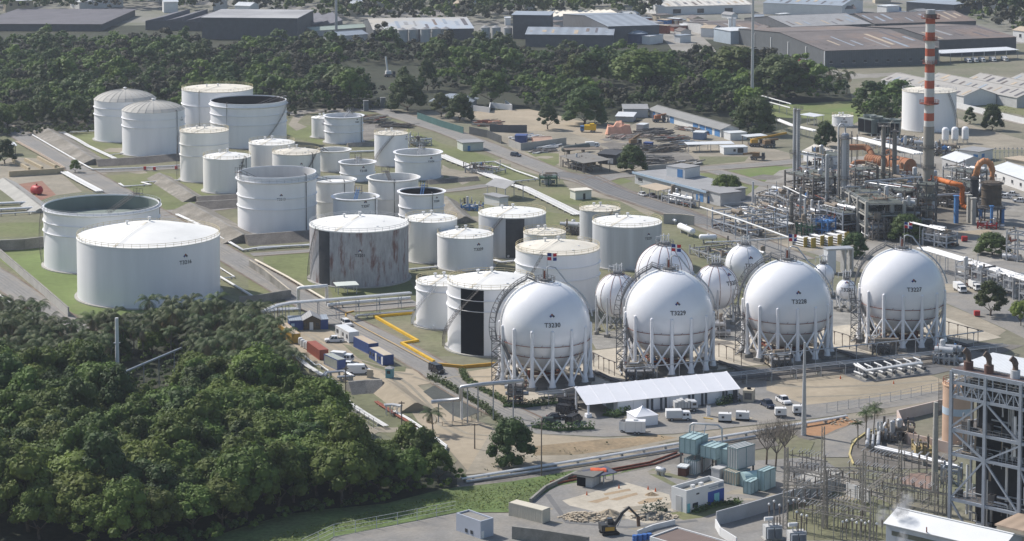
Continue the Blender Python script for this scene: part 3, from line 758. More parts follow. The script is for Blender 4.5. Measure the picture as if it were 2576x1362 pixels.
c,r,zc,rz=sphere(2267,730,107,858,'white gas sphere numbered T3227, farthest right of the row',num='T3227',tn=(17,.21),ph=2)
flag(c,zc+r-.2,.4,7.4,'flag flying over sphere T3227 in front of the dark process tower',w=2.1,rz=-.4)
sphere(1553,743,56,838,'small white gas sphere on thin legs left of sphere T3229',nl=8,ph=18,full=False,red=True,seams=12)
sphere(1671,684,72,800,'white gas sphere with red sprinkler rings on its crown, behind sphere T3229',nl=10,ph=10,full=False,red=True,seams=14)
sphere(1800,722,57,808,'small white gas sphere numbered T3202 standing right of sphere T3229',nl=8,ph=5,num='T3202',tn=(50,.3),full=False,red=True,seams=12,tsz=1.7)
sphere(1873,664,49,735,'white gas sphere half hidden behind sphere T3228',nl=8,ph=0,full=False,seams=6,num='T3217',tn=(20,.1),tsz=1.5)
sphere(2129,728,25.5,780,'tiny white gas sphere numbered T3201 between spheres T3228 and T3227',nl=6,ph=20,num='T3201',tn=(3,.12),full=False,tsz=1.5)
sphere(2071,690,27,745,'tiny white gas sphere tucked behind the right edge of sphere T3228',nl=6,ph=0,full=False,seams=5)
brp=mat('brown_grey_insulated_pipe',(.23,.19,.15),.8,.25,.8)
GR=radians(-65)
def bldg(name,label,cat,A,B,depth,h,roof='flat',wall=None,rm=None,rise=1.4,over=.4,wins=(),doors=(),group=None,wm=None,dm=None,ribs=0):
 wall=wall or wallw;rm=rm or roofm
 c,rz,L=fr(A,B,depth)
 t=thing(name,label,cat,c,rz,group)
 x,y=L/2,depth/2
 b=MB()
 if roof=='gable':
  pr=[(-y,0),(y,0),(y,h),(0,h+rise),(-y,h)]
  vs=[(sx*x,p[0],p[1])for sx in(-1,1)for p in pr]
  b.add(vs,[(4,3,2,1,0),(5,6,7,8,9),(0,1,6,5),(1,2,7,6),(4,0,5,9)])
  b.build('wall',wall,t)
  r=MB();o=over;k=rise/y;e=.12
  for sg in(-1,1):
   q=[(-x-o,sg*(y+o),h-o*k),(x+o,sg*(y+o),h-o*k),(x+o,0,h+rise),(-x-o,0,h+rise)]
   r.add([(a,bb,z+.03)for a,bb,z in q]+[(a,bb,z+.03+e)for a,bb,z in q],[(0,1,2,3),(7,6,5,4),(0,4,5,1),(1,5,6,2),(3,7,4,0)])
  ro=r.build('roof',rm,t)
  if L>35 and depth>18:
   r5=random.Random(int(L*10))
   for i in range(int(L/6)):
    xx=-x+(i+.5)*L/int(L/6)+r5.uniform(-1,1);f0=r5.uniform(.05,.45);f1=min(.97,f0+r5.uniform(.2,.6));q=MB();w=r5.uniform(.5,1.3)
    q.add([(xx+sx*w,-y*(1-f),h+rise*f+.2+sz)for sz in(0,.06)for f,sx in((f0,-1),(f0,1),(f1,1),(f1,-1))],[(3,2,1,0),(4,5,6,7),(0,1,5,4),(1,2,6,5),(2,3,7,6),(3,0,4,7)])
    q.build('roof_panel',r5.choice((roofm,rooft,roofb,roofd,roofbl)),ro)
  rc=MB();rc.bar((-x-o,0,h+rise+.2),(x+o,0,h+rise+.2),.5,.12);rc.build('ridge_cap',rm,ro)
 elif roof=='hip':
  b.bx(-x,x,-y,y,0,h);b.build('wall',wall,t)
  r=MB();o=over;q=max(.1,x-y)
  vs=[(-x-o,-y-o,h),(x+o,-y-o,h),(x+o,y+o,h),(-x-o,y+o,h),(-q,0,h+rise),(q,0,h+rise)]
  r.add(vs,[(0,1,5,4),(1,2,5),(2,3,4,5),(3,0,4),(3,2,1,0)]);r.build('roof',rm,t)
 elif roof=='shed':
  vs=[(-x,-y,0),(x,-y,0),(x,y,0),(-x,y,0),(-x,-y,h),(x,-y,h),(x,y,h+rise),(-x,y,h+rise)]
  b.add(vs,[(3,2,1,0),(0,1,5,4),(1,2,6,5),(2,3,7,6),(3,0,4,7)]);b.build('wall',wall,t)
  r=MB();o=over;k=rise/(2*y)
  q=[(-x-o,-y-o,h-o*k),(x+o,-y-o,h-o*k),(x+o,y+o,h+rise+o*k),(-x-o,y+o,h+rise+o*k)]
  r.add([(a,bb,z+.02)for a,bb,z in q]+[(a,bb,z+.17)for a,bb,z in q],[(3,2,1,0),(4,5,6,7),(0,1,5,4),(1,2,6,5),(2,3,7,6),(3,0,4,7)])
  r.build('roof',rm,t)
 elif roof=='saw':
  b.bx(-x,x,-y,y,0,h);b.build('wall',wall,t)
  r=MB();n=max(2,int(L/rise/3.2));w=L/n
  for i in range(n):
   x0,x1=-x+i*w,-x+(i+1)*w
   r.add([(x0,-y,h+.05),(x0,y,h+.05),(x1,-y,h+rise),(x1,y,h+rise),(x1,-y,h+.05),(x1,y,h+.05)],[(0,2,3,1),(2,4,5,3),(0,4,2),(1,3,5)])
  r.build('roof',rm,t)
 else:
  b.bx(-x,x,-y,y,0,h);b.build('wall',wall,t)
  r=MB()
  if roof=='parapet':
   r.bx(-x+.25,x-.25,-y+.25,y-.25,h+.004,h+.05);r.build('roof',rm,t)
   r=MB();p=rise
   r.bx(-x,x,-y,-y+.25,h+.002,h+p);r.bx(-x,x,y-.25,y,h+.002,h+p)
   r.bx(-x,-x+.25,-y+.252,y-.252,h+.002,h+p);r.bx(x-.25,x,-y+.252,y-.252,h+.002,h+p)
   r.build('parapet',wall,t)
  else:
   r.bx(-x-over,x+over,-y-over,y+over,h+.003,h+.3);r.build('roof',rm,t)
 if ribs:
  q=MB()
  for i in range(ribs+1):
   q.bar((-x+L*i/ribs,-y-.12,0),(-x+L*i/ribs,-y-.12,h-.1),.3)
  q.build('cladding_post',wallw,t)
 for kind,lst in(('window',wins),('door',doors)):
  for w in lst:
   face,f,ww,z,hh=w[:5]
   m=w[5]if len(w)>5 else(glass if kind=='window' else doorb)
   q=MB()
   if face=='f':q.box((-x+L*f,-y-.03,z+hh/2),(ww,.1,hh))
   elif face=='r':q.box((x+.03,-y+depth*f,z+hh/2),(.1,ww,hh))
   elif face=='l':q.box((-x-.03,-y+depth*f,z+hh/2),(.1,ww,hh))
   o=q.build(kind,m,t)
   if kind=='window' and hh>1.1:
    s=MB()
    if face=='f':s.box((-x+L*f,-y-.09,z-.08),(ww+.3,.22,.12))
    elif face=='r':s.box((x+.09,-y+depth*f,z-.08),(.22,ww+.3,.12))
    else:s.box((-x-.09,-y+depth*f,z-.08),(.22,ww+.3,.12))
    s.build('sill',wallw,o)
 return t,c,rz,L
def canopy(name,label,cat,A,B,depth,h,rm,pm=None,roof='flat',rise=1.2,nx=3,group=None):
 c,rz,L=fr(A,B,depth);t=thing(name,label,cat,c,rz,group);x,y=L/2,depth/2
 r=MB()
 if roof=='gable':
  for sg in(-1,1):
   q=[(-x-.4,sg*(y+.4),h-.1),(x+.4,sg*(y+.4),h-.1),(x+.4,0,h+rise),(-x-.4,0,h+rise)]
   r.add([(a,b,z)for a,b,z in q]+[(a,b,z+.12)for a,b,z in q],[(0,1,2,3),(7,6,5,4),(0,4,5,1),(1,5,6,2),(3,7,4,0)])
 elif roof=='hip':
  q=max(.1,x-y)
  r.add([(-x,-y,h),(x,-y,h),(x,y,h),(-x,y,h),(-q,0,h+rise),(q,0,h+rise)],[(0,1,5,4),(1,2,5),(2,3,4,5),(3,0,4),(3,2,1,0)])
 else:
  q=[(-x-.3,-y-.3,h),(x+.3,-y-.3,h),(x+.3,y+.3,h+rise),(-x-.3,y+.3,h+rise)]
  r.add(q+[(a,b,z+.18)for a,b,z in q],[(3,2,1,0),(4,5,6,7),(0,1,5,4),(1,2,6,5),(2,3,7,6),(3,0,4,7)])
 r.build('roof',rm,t)
 for i in range(nx):
  for sg in(-1,1):
   p=MB();px=-x+.3+(L-.6)*i/(nx-1);p.bar((px,sg*(y-.3),0),(px,sg*(y-.3),h),.22);p.build('post',pm or dsteel,t)
 return t,c,rz,L
def wall_run(name,label,cat,pts,h,w,m,group=None,cap=None):
 q=[P(p)for p in pts];o=q[0]
 t=thing(name,label,cat,o,0,group);b=MB()
 for i,(a,d)in enumerate(zip(q[:-1],q[1:])):
  u=(d-a).normalized();n=Vector((-u.y,u.x,0))*w/2
  e=u*(.0 if i==0 else w*.51)
  b.prism([(p-o)[:2]for p in(a+e-n,d-n+u*w*.5,d+n+u*w*.5,a+e+n)],0,h)
 b.build('wall',m,t)
 if cap:
  b=MB()
  for i,(a,d)in enumerate(zip(q[:-1],q[1:])):
   u=(d-a).normalized();n=Vector((-u.y,u.x,0))*(w/2+.05)
   e=u*(.0 if i==0 else w*.6)
   b.prism([(p-o)[:2]for p in(a+e-n,d-n+u*w*.55,d+n+u*w*.55,a+e+n)],h+.003,h+.12)
  b.build('coping',cap,t)
 return t
def bund(label,pts,wb,h,m,wt=.8,m2=None,name='earth_bund'):
 q=[P(p)for p in pts];o=q[0];t=thing(name,label,'bund',o);b=MB();R=[]
 for i,p in enumerate(q):
  d=Vector((0,0,0))
  if i:d+=(p-q[i-1]).normalized()
  if i<len(q)-1:d+=(q[i+1]-p).normalized()
  d.normalize();n=Vector((-d.y,d.x,0))
  if 0<i<len(q)-1:
   cs=max(.5,n.dot(Vector((-(q[i+1]-p).y,(q[i+1]-p).x,0)).normalized()));n=n/cs
  p=p-o
  R.append([(p+n*wb/2),(p+n*wt/2+Vector((0,0,h))),(p-n*wt/2+Vector((0,0,h))),(p-n*wb/2)])
 for a,d in zip(R[:-1],R[1:]):
  for j in range(3):b.add([a[j],a[j+1],d[j+1],d[j]],[(0,1,2,3)])
 b.poly(R[0]);b.poly(R[-1])
 b.build('slope',m,t)
 b=MB()
 for a,d in zip(R[:-1],R[1:]):b.add([Vector(v)+Vector((0,0,.02))for v in(a[1],a[2],d[2],d[1])],[(0,1,2,3)])
 b.build('crest_path',m2 or concd,t)
 return t
def pipeline(label,pts,r=.25,n=1,gap=.8,z=.7,m=None,sup=7,sm=None,name='pipeline',group=None,cat='pipeline',sw=.16):
 0
 q=[]
 for p in pts:
  if isinstance(p[0],(tuple,list)):q.append(P(p[0],p[1]))
  else:q.append(P(p,z))
 o=Vector((q[0].x,q[0].y,0));t=thing(name,label,cat,o,0,group)
 m=m or pipew;sm=sm or dsteel;N=[]
 for i,p in enumerate(q):
  d=Vector((0,0,0))
  if i:d+=Vector(((p-q[i-1]).x,(p-q[i-1]).y,0)).normalized()
  if i<len(q)-1:d+=Vector(((q[i+1]-p).x,(q[i+1]-p).y,0)).normalized()
  if d.length<.01:d=Vector((1,0,0))
  d.normalize();N.append(Vector((-d.y,d.x,0)))
 for k in range(n):
  off=(k-(n-1)/2)*gap
  b=MB();b.tube([p-o+w*off for p,w in zip(q,N)],r*(1 if k%3!=1 or n<3 else .7),8);b.build('pipe',m,t)
 if sup:
  W=max(.5,(n-1)*gap+.6);cnt=0
  for i in range(len(q)-1):
   a,d=q[i],q[i+1];L=Vector(((d-a).x,(d-a).y,0)).length
   if L<1.5:continue
   k=max(1,int(L/sup));nn=Vector((-(d-a).y,(d-a).x,0)).normalized()*W/2
   for j in range(k+1):
    if cnt>60:break
    cnt+=1
    g=a+(d-a)*((j+.5)/(k+1))-o;zz_=g.z-r
    if zz_<.25:continue
    b=MB()
    if zz_>2.2:
     for sg in((-1,1)if n>1 else(0,)):
      e=g+nn*sg;b.bar((e.x,e.y,0),(e.x,e.y,zz_),sw)
     b.bar(Vector((g.x,g.y,zz_-.1))-nn,Vector((g.x,g.y,zz_-.1))+nn,.16,.18)
    else:
     b.bar(Vector((g.x,g.y,zz_/2))-nn,Vector((g.x,g.y,zz_/2))+nn,.3,zz_)
    b.build('support',sm if zz_>2.2 else conc,t)
 return t
def column(label,x,yb,yt,rpx,m=None,plats=(),loop=False,taper=1,name='distillation_column',cat='column',pm=None,skirt=True,base=None):
 c=P((x,yb));s=S((x,yb));r=rpx/s;h=top(c,yt);t=thing(name,label,cat,c,facing(c))
 b=MB();b.lathe([(r,0),(r*taper,h-r*.6),(r*taper*.75,h-r*.2),(.01,h)],28);b.build('shell',m or silver,t)
 b=MB()
 for k in range(1,int(h/4)):
  rr=r*(1+(taper-1)*4*k/h);b.lathe([(rr,4*k),(rr+.06,4*k),(rr+.06,4*k+.15),(rr,4*k+.15)],28)
 if b.v:b.build('cladding_band',m or silver,t)
 for f in plats:
  b=MB();z=h*f;w=r+1.1
  b.lathe([(r+.02,z),(w,z),(w,z+.12),(r+.02,z+.12)],24)
  o=b.build('platform',pm or dsteel,t)
  rail_mesh(w,z+.1,16,ht=1.1,w=.08).build('railing',pm or dsteel,o)
 b=MB();la=.5
 for sg in(-.25,.25):b.bar(((r+.3)*sin(la)+sg,-(r+.3)*cos(la),1),((r+.3)*sin(la)+sg,-(r+.3)*cos(la),h-.4),.08)
 for k in range(int(h/.9)):b.bar(((r+.3)*sin(la)-.25,-(r+.3)*cos(la),1+.9*k),((r+.3)*sin(la)+.25,-(r+.3)*cos(la),1+.9*k),.06)
 b.build('ladder',pm or dsteel,t)
 if loop:
  b=MB();q=r*.3
  b.tube([(0,0,h-.2),(0,0,h+2),(-.7,0,h+3),(-r-.2,0,h+3),(-r-.9,0,h+2),(-r-.9,0,1.5)],max(.2,q*.8),8)
  b.build('overhead_pipe',silver if m is None else m,t)
 return t
def hvessel(label,A,B,z,rpx,m=None,name='horizontal_drum',saddles=True,cat='drum',group=None,sm=None):
 a,d=P(A,z),P(B,z);r=rpx/S(A);o=Vector((a.x,a.y,0));t=thing(name,label,cat,o,0,group)
 a,d=a-o,d-o;u=(d-a).normalized();b=MB()
 pts=[a-u*r*.5,a-u*r*.35,a,d,d+u*r*.35,d+u*r*.5];rs=[.25,.75,1,1,.75,.25]
 vs=[];n=20;sd=u.cross(Vector((0,0,1))).normalized();up=sd.cross(u)
 for p,k in zip(pts,rs):
  for j in range(n):
   q=2*pi*j/n;vs.append(p+sd*(r*k*cos(q))+up*(r*k*sin(q)))
 fs=[(i*n+j,i*n+(j+1)%n,(i+1)*n+(j+1)%n,(i+1)*n+j)for i in range(5)for j in range(n)]
 b.add(vs,fs,True);b.add(vs[:n],[tuple(range(n))]);b.add(vs[-n:],[tuple(range(n))])
 b.build('shell',m or pipew,t)
 if saddles:
  for f in(.2,.8):
   g=a+(d-a)*f;b=MB();b.box((g.x,g.y,(z-r*.8)/2),(.5,r*1.3,max(.2,z-r*.8)),atan2(u.y,u.x));b.build('saddle',sm or conc,t)
 b=MB();g=a+(d-a)*.5;b.cyl((g.x,g.y,z+r-.05),r*.2,r*.45,8);b.build('manway',m or pipew,t)
 return t
def frame_unit(label,A,B,depth,h,levels=3,nx=4,ny=2,cm=None,dm=None,seed=1,pipes=16,gear=8,name='process_unit',cols=None,rails=True,cat='process unit',equip=None,side=None):
 rnd=random.Random(seed);c,rz,L=fr(A,B,depth);t=thing(name,label,cat,c,rz)
 x,y=L/2,depth/2;cm=cm or dsteel;dm=dm or dsteel
 for i in range(nx):
  for j in range(ny):
   b=MB();px,py=-x+L*i/(nx-1),-y+depth*j/max(1,ny-1)
   b.bar((px,py,0),(px,py,h+.8),cols or .42);b.build('column',cm,t)
 for k in range(levels):
  z=h*(k+1)/levels;b=MB()
  for j in range(ny):b.bar((-x,-y+depth*j/max(1,ny-1),z-.25),(x,-y+depth*j/max(1,ny-1),z-.25),.3,.45)
  for i in range(nx):b.bar((-x+L*i/(nx-1),-y,z-.28),(-x+L*i/(nx-1),y,z-.28),.3,.4)
  b.build('beam',cm,t)
  b=MB();g=.12
  if(k==levels-1 or rnd.random()<.6)and rails:
   b.bx(-x+.2,x-.2,-y+.2,y-.2,z-.02,z+.1);dk=b.build('deck',dm,t)
   if rails:
    b=MB()
    for zz2 in(.6,1.1):
     for p,q in(((-x,-y),(x,-y)),((x,-y),(x,y)),((x,y),(-x,y)),((-x,y),(-x,-y))):
      b.bar((p[0],p[1],z+zz2),(q[0],q[1],z+zz2),.07)
    for i in range(int(L/1.6)+1):
     for py in(-y,y):b.bar((-x+1.6*i,py,z),(-x+1.6*i,py,z+1.1),.06)
    b.build('railing',side or steel,dk)
 for i in range(nx-1):
  if rnd.random()<.7:
   b=MB();x0,x1=-x+L*i/(nx-1),-x+L*(i+1)/(nx-1);z0=h*rnd.randrange(levels)/levels;z1=z0+h/levels
   b.bar((x0,-y,z0),(x1,-y,z1),.16);b.bar((x1,-y,z0),(x0,-y,z1),.16);b.build('cross_brace',cm,t)
 pm=[pipew,pipeg,brp,dsteel,brp,silver,rust,wallb,dsteel,brp]if pipes else[steel]
 for k in range(pipes):
  z=h*rnd.randrange(levels+1)/levels+rnd.uniform(.4,1.6);r=rnd.choice((.09,.12,.16,.22,.3));py=rnd.uniform(-y,y)
  b=MB();x0,x1=sorted((rnd.uniform(-x-1,x+1),rnd.uniform(-x-1,x+1)))
  if rnd.random()<.55:
   z2=max(.3,z-rnd.uniform(2,h*.7))if rnd.random()<.6 else z+rnd.uniform(1,3)
   b.tube([(x0,py,z),(x1-.4,py,z),(x1,py,z+(.4 if z2>z else-.4)),(x1,py,z2)],r,7)
  else:
   py2=rnd.uniform(-y-.8,y+.8);b.tube([(x0,py,z),(x0,py2,z),(x0,py2,z+rnd.uniform(-3,3)if z>3.5 else z+2)],r,7)
  b.build('pipe',rnd.choice(pm),t)
 for k in range(gear):
  z=h*rnd.randrange(levels+1)/levels+.1;px,py=rnd.uniform(-x+.8,x-.8),rnd.uniform(-y+.8,y-.8)
  b=MB();q=rnd.random()
  if q<.4:
   r=rnd.uniform(.4,.9);l=rnd.uniform(1.5,3.5)
   b.tube([(px-l,py,z+r+.3),(px-l*.9,py,z+r+.3),(px+l*.9,py,z+r+.3),(px+l,py,z+r+.3)],r,12);b.box((px-l*.5,py,z+.25),(.3,r*1.5,.5));b.box((px+l*.5,py,z+.25),(.3,r*1.5,.5))
   b.build('heat_exchanger',rnd.choice((greyw,silver,brp,pipeg,brp)),t)
  elif q<.75:
   r=rnd.uniform(.4,1.0);hh=rnd.uniform(1.5,4)
   b.lathe([(r,z+.4),(r,z+hh),(r*.7,z+hh+r*.35),(.01,z+hh+r*.5)],14,(px,py,0));b.cyl((px,py,z),r*.7,.4,10)
   b.build('vertical_drum',rnd.choice((silver,greyw,brp,pipeg)),t)
  else:
   b.box((px,py,z+.7),(rnd.uniform(1,2),rnd.uniform(.8,1.6),1.4));b.cyl((px,py,z+1.4),.3,.5,8)
   b.build('pump_skid',rnd.choice((dsteel,brp,greyw,dsteel,bluep)),t)
 return t,c,rz,L
def wheels(t,xs,w,r=.36):
 for x in xs:
  for sg in(-1,1):
   b=MB();b.tube([(x,sg*(w/2-.13),r),(x,sg*(w/2+.1),r)],r,14);o=b.build('wheel',rubber,t)
   b=MB();b.tube([(x,sg*(w/2+.09),r),(x,sg*(w/2+.115),r)],r*.55,10);b.build('rim',steel,o)
def extr(prof,w,tw=None):
 0
 b=MB();n=len(prof);vs=[]
 for sg in(-1,1):
  for p in prof:
   k=w/2-(p[2]if len(p)>2 else 0);vs.append((p[0],sg*k,p[1]))
 b.add(vs,[tuple(range(n)),tuple(range(2*n-1,n-1,-1))]+[(i,n+i,n+(i+1)%n,(i+1)%n)for i in range(n)])
 return b
def vehicle(kind,label,p,deg,paint,group=None,name=None,loc=None):
 c=loc or P(p);names={'suv':'suv_car','pickup':'pickup_truck','van':'delivery_van','truck':'box_truck','car':'parked_car','minivan':'passenger_van'}
 t=thing(name or names[kind],label,{'pickup':'pickup','van':'van','truck':'truck','minivan':'van'}.get(kind,'car'),c,radians(deg),group)
 if kind in('suv','car','pickup'):
  L={'suv':4.7,'car':4.4,'pickup':5.3}[kind];x=L/2;w=1.85;hh={'suv':1.78,'car':1.45,'pickup':1.75}[kind];wl=hh*.58
  b=extr([(-x,.42),(-x+.1,.3),(x-.15,.3),(x,.5),(x-.02,.82),(x-.25,.98),(x-1.25,wl,.03),(-x+.05,wl,.03),(-x,.8)],w);b.build('body',paint,t)
  if kind=='suv':cab=[(x-1.35,wl),(x-1.95,hh,.2),(-x+.35,hh,.2),(-x+.08,wl)]
  elif kind=='car':cab=[(x-1.2,wl),(x-1.85,hh,.22),(-x+1.2,hh,.22),(-x+.45,wl)]
  else:cab=[(x-1.3,wl),(x-1.9,hh,.2),(-x+2.0,hh,.2),(-x+1.75,wl)]
  q=extr([(a[0],a[1]+.002,(a[2]if len(a)>2 else .05))for a in cab],w);q.build('window',glass,t)
  r=MB();r.bx(cab[2][0]-.03,cab[1][0]+.05,-w/2+.2,w/2-.2,hh+.002,hh+.06)
  for sg in(-1,1):
   for(xa,za),(xb,zb)in(((cab[0][0],cab[0][1]),(cab[1][0],hh)),((cab[3][0],cab[3][1]),(cab[2][0],hh)),(((cab[0][0]+cab[3][0])/2,cab[0][1]),((cab[1][0]+cab[2][0])/2,hh))):
    r.bar((xa,sg*(w/2-.04),za),(xb,sg*(w/2-.19),zb),.1)
  r.build('cabin_roof',paint,t)
  if kind=='pickup':
   q=MB();q.bx(-x+.15,-x+1.65,-w/2+.18,w/2-.18,wl+.003,wl+.03);q.build('load_bed',blackp,t)
   q=MB();q.bar((-x+1.6,-w/2+.1,wl+.45),(-x+1.6,w/2-.1,wl+.45),.08);q.build('roll_bar',dsteel,t)
  for sg in(-1,1):
   q=MB();q.box((x-.06,sg*.68,.78),(.12,.36,.16));q.build('headlight',wallw,t)
   q=MB();q.box((-x+.0,sg*.74,.82),(.08,.26,.2));q.build('tail_light',redp,t)
  wheels(t,(x-.95,-x+.95),w)
 elif kind in('van','minivan'):
  L,w,hh=(5.9,2.05,2.45)if kind=='van' else(5.2,2.0,2.2);x=L/2
  b=extr([(-x,.35),(x-.2,.35),(x,.55),(x-.02,1.1),(x-.75,1.25),(x-1.45,hh-.12,.1),(x-1.7,hh,.12),(-x+.08,hh,.12),(-x,hh-.15,.06)],w);b.build('body',paint,t)
  q=MB();q.add([(x-.76,-w/2+.18,1.33),(x-.76,w/2-.18,1.33),(x-1.36,w/2-.24,hh-.22),(x-1.36,-w/2+.24,hh-.22)],[(0,1,2,3)])
  q.v=[(a+.06,b_,c_+.03)for a,b_,c_ in q.v];q.build('windscreen',glass,t)
  for sg in(-1,1):
   q=MB();q.box((x-1.75,sg*(w/2-.025),1.62),(.8,.08,.55));q.build('window',glass,t)
   if kind=='minivan':
    for k in(3.0,4.2):
     q=MB();q.box((x-k,sg*(w/2-.03),1.6),(1.0,.09,.55));q.build('window',glass,t)
   q=MB();q.box((x-.0,sg*.75,.85),(.1,.35,.2));q.build('headlight',wallw,t)
  wheels(t,(x-1.0,-x+1.2),w,.36)
 else:
  L,w=6.0,2.1;x=L/2
  b=extr([(x-2.2,.5),(x-.05,.5),(x,1.1),(x-.35,2.05,.12),(x-1.1,2.15,.12),(x-2.2,2.15,.12)],w);b.build('cab',paint,t)
  q=MB();q.add([(x+.03,-w/2+.15,1.2),(x+.03,w/2-.15,1.2),(x-.28,w/2-.22,1.95),(x-.28,-w/2+.22,1.95)],[(0,1,2,3)]);q.build('windscreen',glass,t)
  for sg in(-1,1):
   for k in(.95,1.75):
    q=MB();q.box((x-k,sg*(w/2-.04),1.55),(.55,.1,.5));q.build('window',glass,t)
  q=MB();q.bx(-x,x-2.3,-w/2-.05,w/2+.05,.75,2.55);q.build('box_body',wallw,t)
  q=MB();q.bx(-x+.1,x-.3,-.5,.5,.45,.745);q.build('chassis',dsteel,t)
  wheels(t,(x-.9,-x+1.3),w,.38)
 return t
def container(label,A,B,m,depth=2.44,h=2.6,name='shipping_container',em=None,wins=(),doors=(),rm=None,group=None,cat='container',z0=.12):
 c,rz,L=fr(A,B,depth);t=thing(name,label,cat,c,rz,group);x,y=L/2,depth/2
 b=MB();n=int(L/.55);k=.05
 b.bx(-x+.02,x-.02,-y+.07,y-.07,z0,h+z0-.05)
 for sg in(-1,1):
  for i in range(n):b.box((-x+L*(i+.5)/n,sg*(y-.06),z0+h/2),(L/n*.55,.06,h-.35))
 b.build('body',m,t)
 b=MB()
 for px in(-x+.06,x-.06):
  for py in(-y+.06,y-.06):b.bx(px-.08,px+.08,py-.08,py+.08,0,h+z0)
 for py in(-y+.06,y-.06):
  b.bx(-x+.14,x-.14,py-.07,py+.07,h+z0-.16,h+z0+.002);b.bx(-x+.14,x-.14,py-.07,py+.07,0,.16)
 b.build('frame',em or m,t)
 b=MB();b.bx(-x+.1,x-.1,-y+.14,y-.14,h+z0-.045,h+z0+.02);b.build('roof',rm or m,t)
 b=MB();b.bx(x-.0,x+.04,-y+.2,y-.2,z0+.1,h);b.build('end_door',em or m,t)
 for kind,lst in(('window',wins),('door',doors)):
  for f,ww,zz2,hh in lst:
   q=MB();q.box((-x+L*f,-y-.02,zz2+hh/2),(ww,.12,hh));q.build(kind,glass if kind=='window' else wallw,t)
 return t
def mast(label,x,yb,yt,r0,r1,m=None,name='steel_mast',cat='mast',arms=(),zt=None,group=None):
 c=P((x,yb));h=zt or top(c,yt);t=thing(name,label,cat,c,facing(c),group)
 b=MB();b.cyl((0,0,0),r0,h,12,r1);b.build('pole',m or steel,t)
 for f,w in arms:
  b=MB();b.bar((-w,0,h*f),(w,0,h*f),.22);b.build('crossarm',m or steel,t)
 return t,c,h
c=P((2333,580));s=S((2333,580));r=13.5/s;h=top(c,27);t=thing('chimney','tall red and white banded chimney with a dark tip, rising above the process units','chimney',c,facing(c))
prof=lambda z:r*(1-.14*z/h)
zy=lambda y:top(c,y/3.977)
bands=[(140,98,silver),(187,140,dsteel),(238,187,'r'),(322,238,'w'),(403,322,'r'),(485,403,'w'),(562,485,'r'),(645,562,'w'),(725,645,'r'),(805,725,'w'),(885,805,'r'),(968,885,'w'),(1050,968,'r'),(1130,1050,'w'),(1208,1130,'r'),(1265,1208,'w')]
cr=mat('chimney_red_band',(.42,.105,.06),.8,.16,.3,streak=.15);cw=mat('chimney_white_band',(.56,.55,.53),.8,.1,.3,streak=.15)
cs=mat('chimney_bare_shell',(.30,.28,.25),.8,.2,.25,streak=.1,col2=(.22,.17,.13),mix=.58)
for y0,y1,m in bands:
 z0,z1=zy(y0),zy(y1);b=MB();e=.9 if y0==187 else 0
 b.lathe([(prof(z0)+e*.4,z0),(prof(z1)+e*.5,z1)]+([(.4,z1-.1)]if y1==98 else[]),32)
 b.build('painted_band',cr if m=='r' else cw if m=='w' else m,t)
b=MB();b.lathe([(r*1.12,0),(prof(zy(1265))+.1,zy(1265))],32);b.build('shell',cs,t)
for yy in(187,1040,1480,1680,2000,405,640):
 z=zy(yy);w=prof(z)+(1.6 if yy in(187,1040)else .8)
 b=MB();b.lathe([(prof(z)+.05,z),(w,z),(w,z+.15),(prof(z)+.05,z+.15)],28);o=b.build('gallery',rust if yy<1200 else dsteel,t)
 rail_mesh(w,z+.1,18,ht=1.1,w=.09).build('railing',rust if yy<1200 else dsteel,o)
TW='silver clad column'
column('left one of the twin tall silver columns beside the mast pipe bridge',1997.2,500,272,4.3,plats=(.5,),name='distillation_column')
column('right one of the twin tall silver columns beside the mast pipe bridge',2006.2,502,274,4.3,plats=(.99,))
column('thick silver column with an overhead pipe loop, left of the orange ducts',2124,545,334,10.5,loop=True,plats=(.93,.45))
column('silver column in front of the ribbed orange duct',2220.5,515,314,5.6,plats=(.98,.62,.4),m=cs)
column('silver column between the orange duct and the striped chimney',2248.5,515,326,5.6,plats=(.97,.6,.38),loop=True,m=cs)
column('thin silver column rising from the front pipework beside the green deck',2079,560,388,4.4,plats=(.45,.3))
column('short white column in the low front pipework',2042,560,502,3.4,m=pipew)
column('short white column with a tapered top in the low front pipework',2060,563,505,3.6,m=pipew,taper=.7)
column('slim grey column at the left end of the low pipework',2013,580,470,3,plats=(.9,.6))
column('short brown column amid the leftmost pipework',1990,578,490,5,m=cs,plats=(.8,.4))
column('slim white stack in the leftmost pipework',2024,590,500,2.6,m=pipew)
column('tall slim pipe column left of the thick silver column',2110,545,345,2.2,m=cs)
column('brown-streaked reactor drum with round platforms beside the chimney foot',2302,565,460,12,m=cs,plats=(.98,.66,.33),pm=dsteel,name='reactor_vessel',cat='reactor')
column('narrow grey column behind the reactor drum',2283,545,450,4,plats=(.9,.5))
column('thin pipe stack near the white pipe rack',2141,440,330,1.6,m=cs)
column('thin pipe stack with a bent top near the cooling fans',2155,440,338,1.6,m=cs)
dkg=mat('grey_green_deck_steel',(.105,.118,.105),.8,.25,.5,fine=.15)
frame_unit('grey-green air cooler deck on tall concrete legs, front of the process area',(2118,562),(2179,601),13,11.8,3,4,2,conc,dkg,11,39,16,cols=1.0)
frame_unit('wide grey deck behind the front air cooler deck',(2180,560),(2275,575),16,12.5,3,4,3,dsteel,dkg,12,45,16,cols=.6)
frame_unit('stacked grey pipe deck left of the thick silver column',(1974,520),(2045,538),14,12.5,4,4,2,dsteel,dkg,13,45,16,cols=.5)
frame_unit('open blue-railed steel frame above the left pipe deck',(2012,478),(2068,490),12,14,3,4,2,frame_b,dkg,14,39,11)
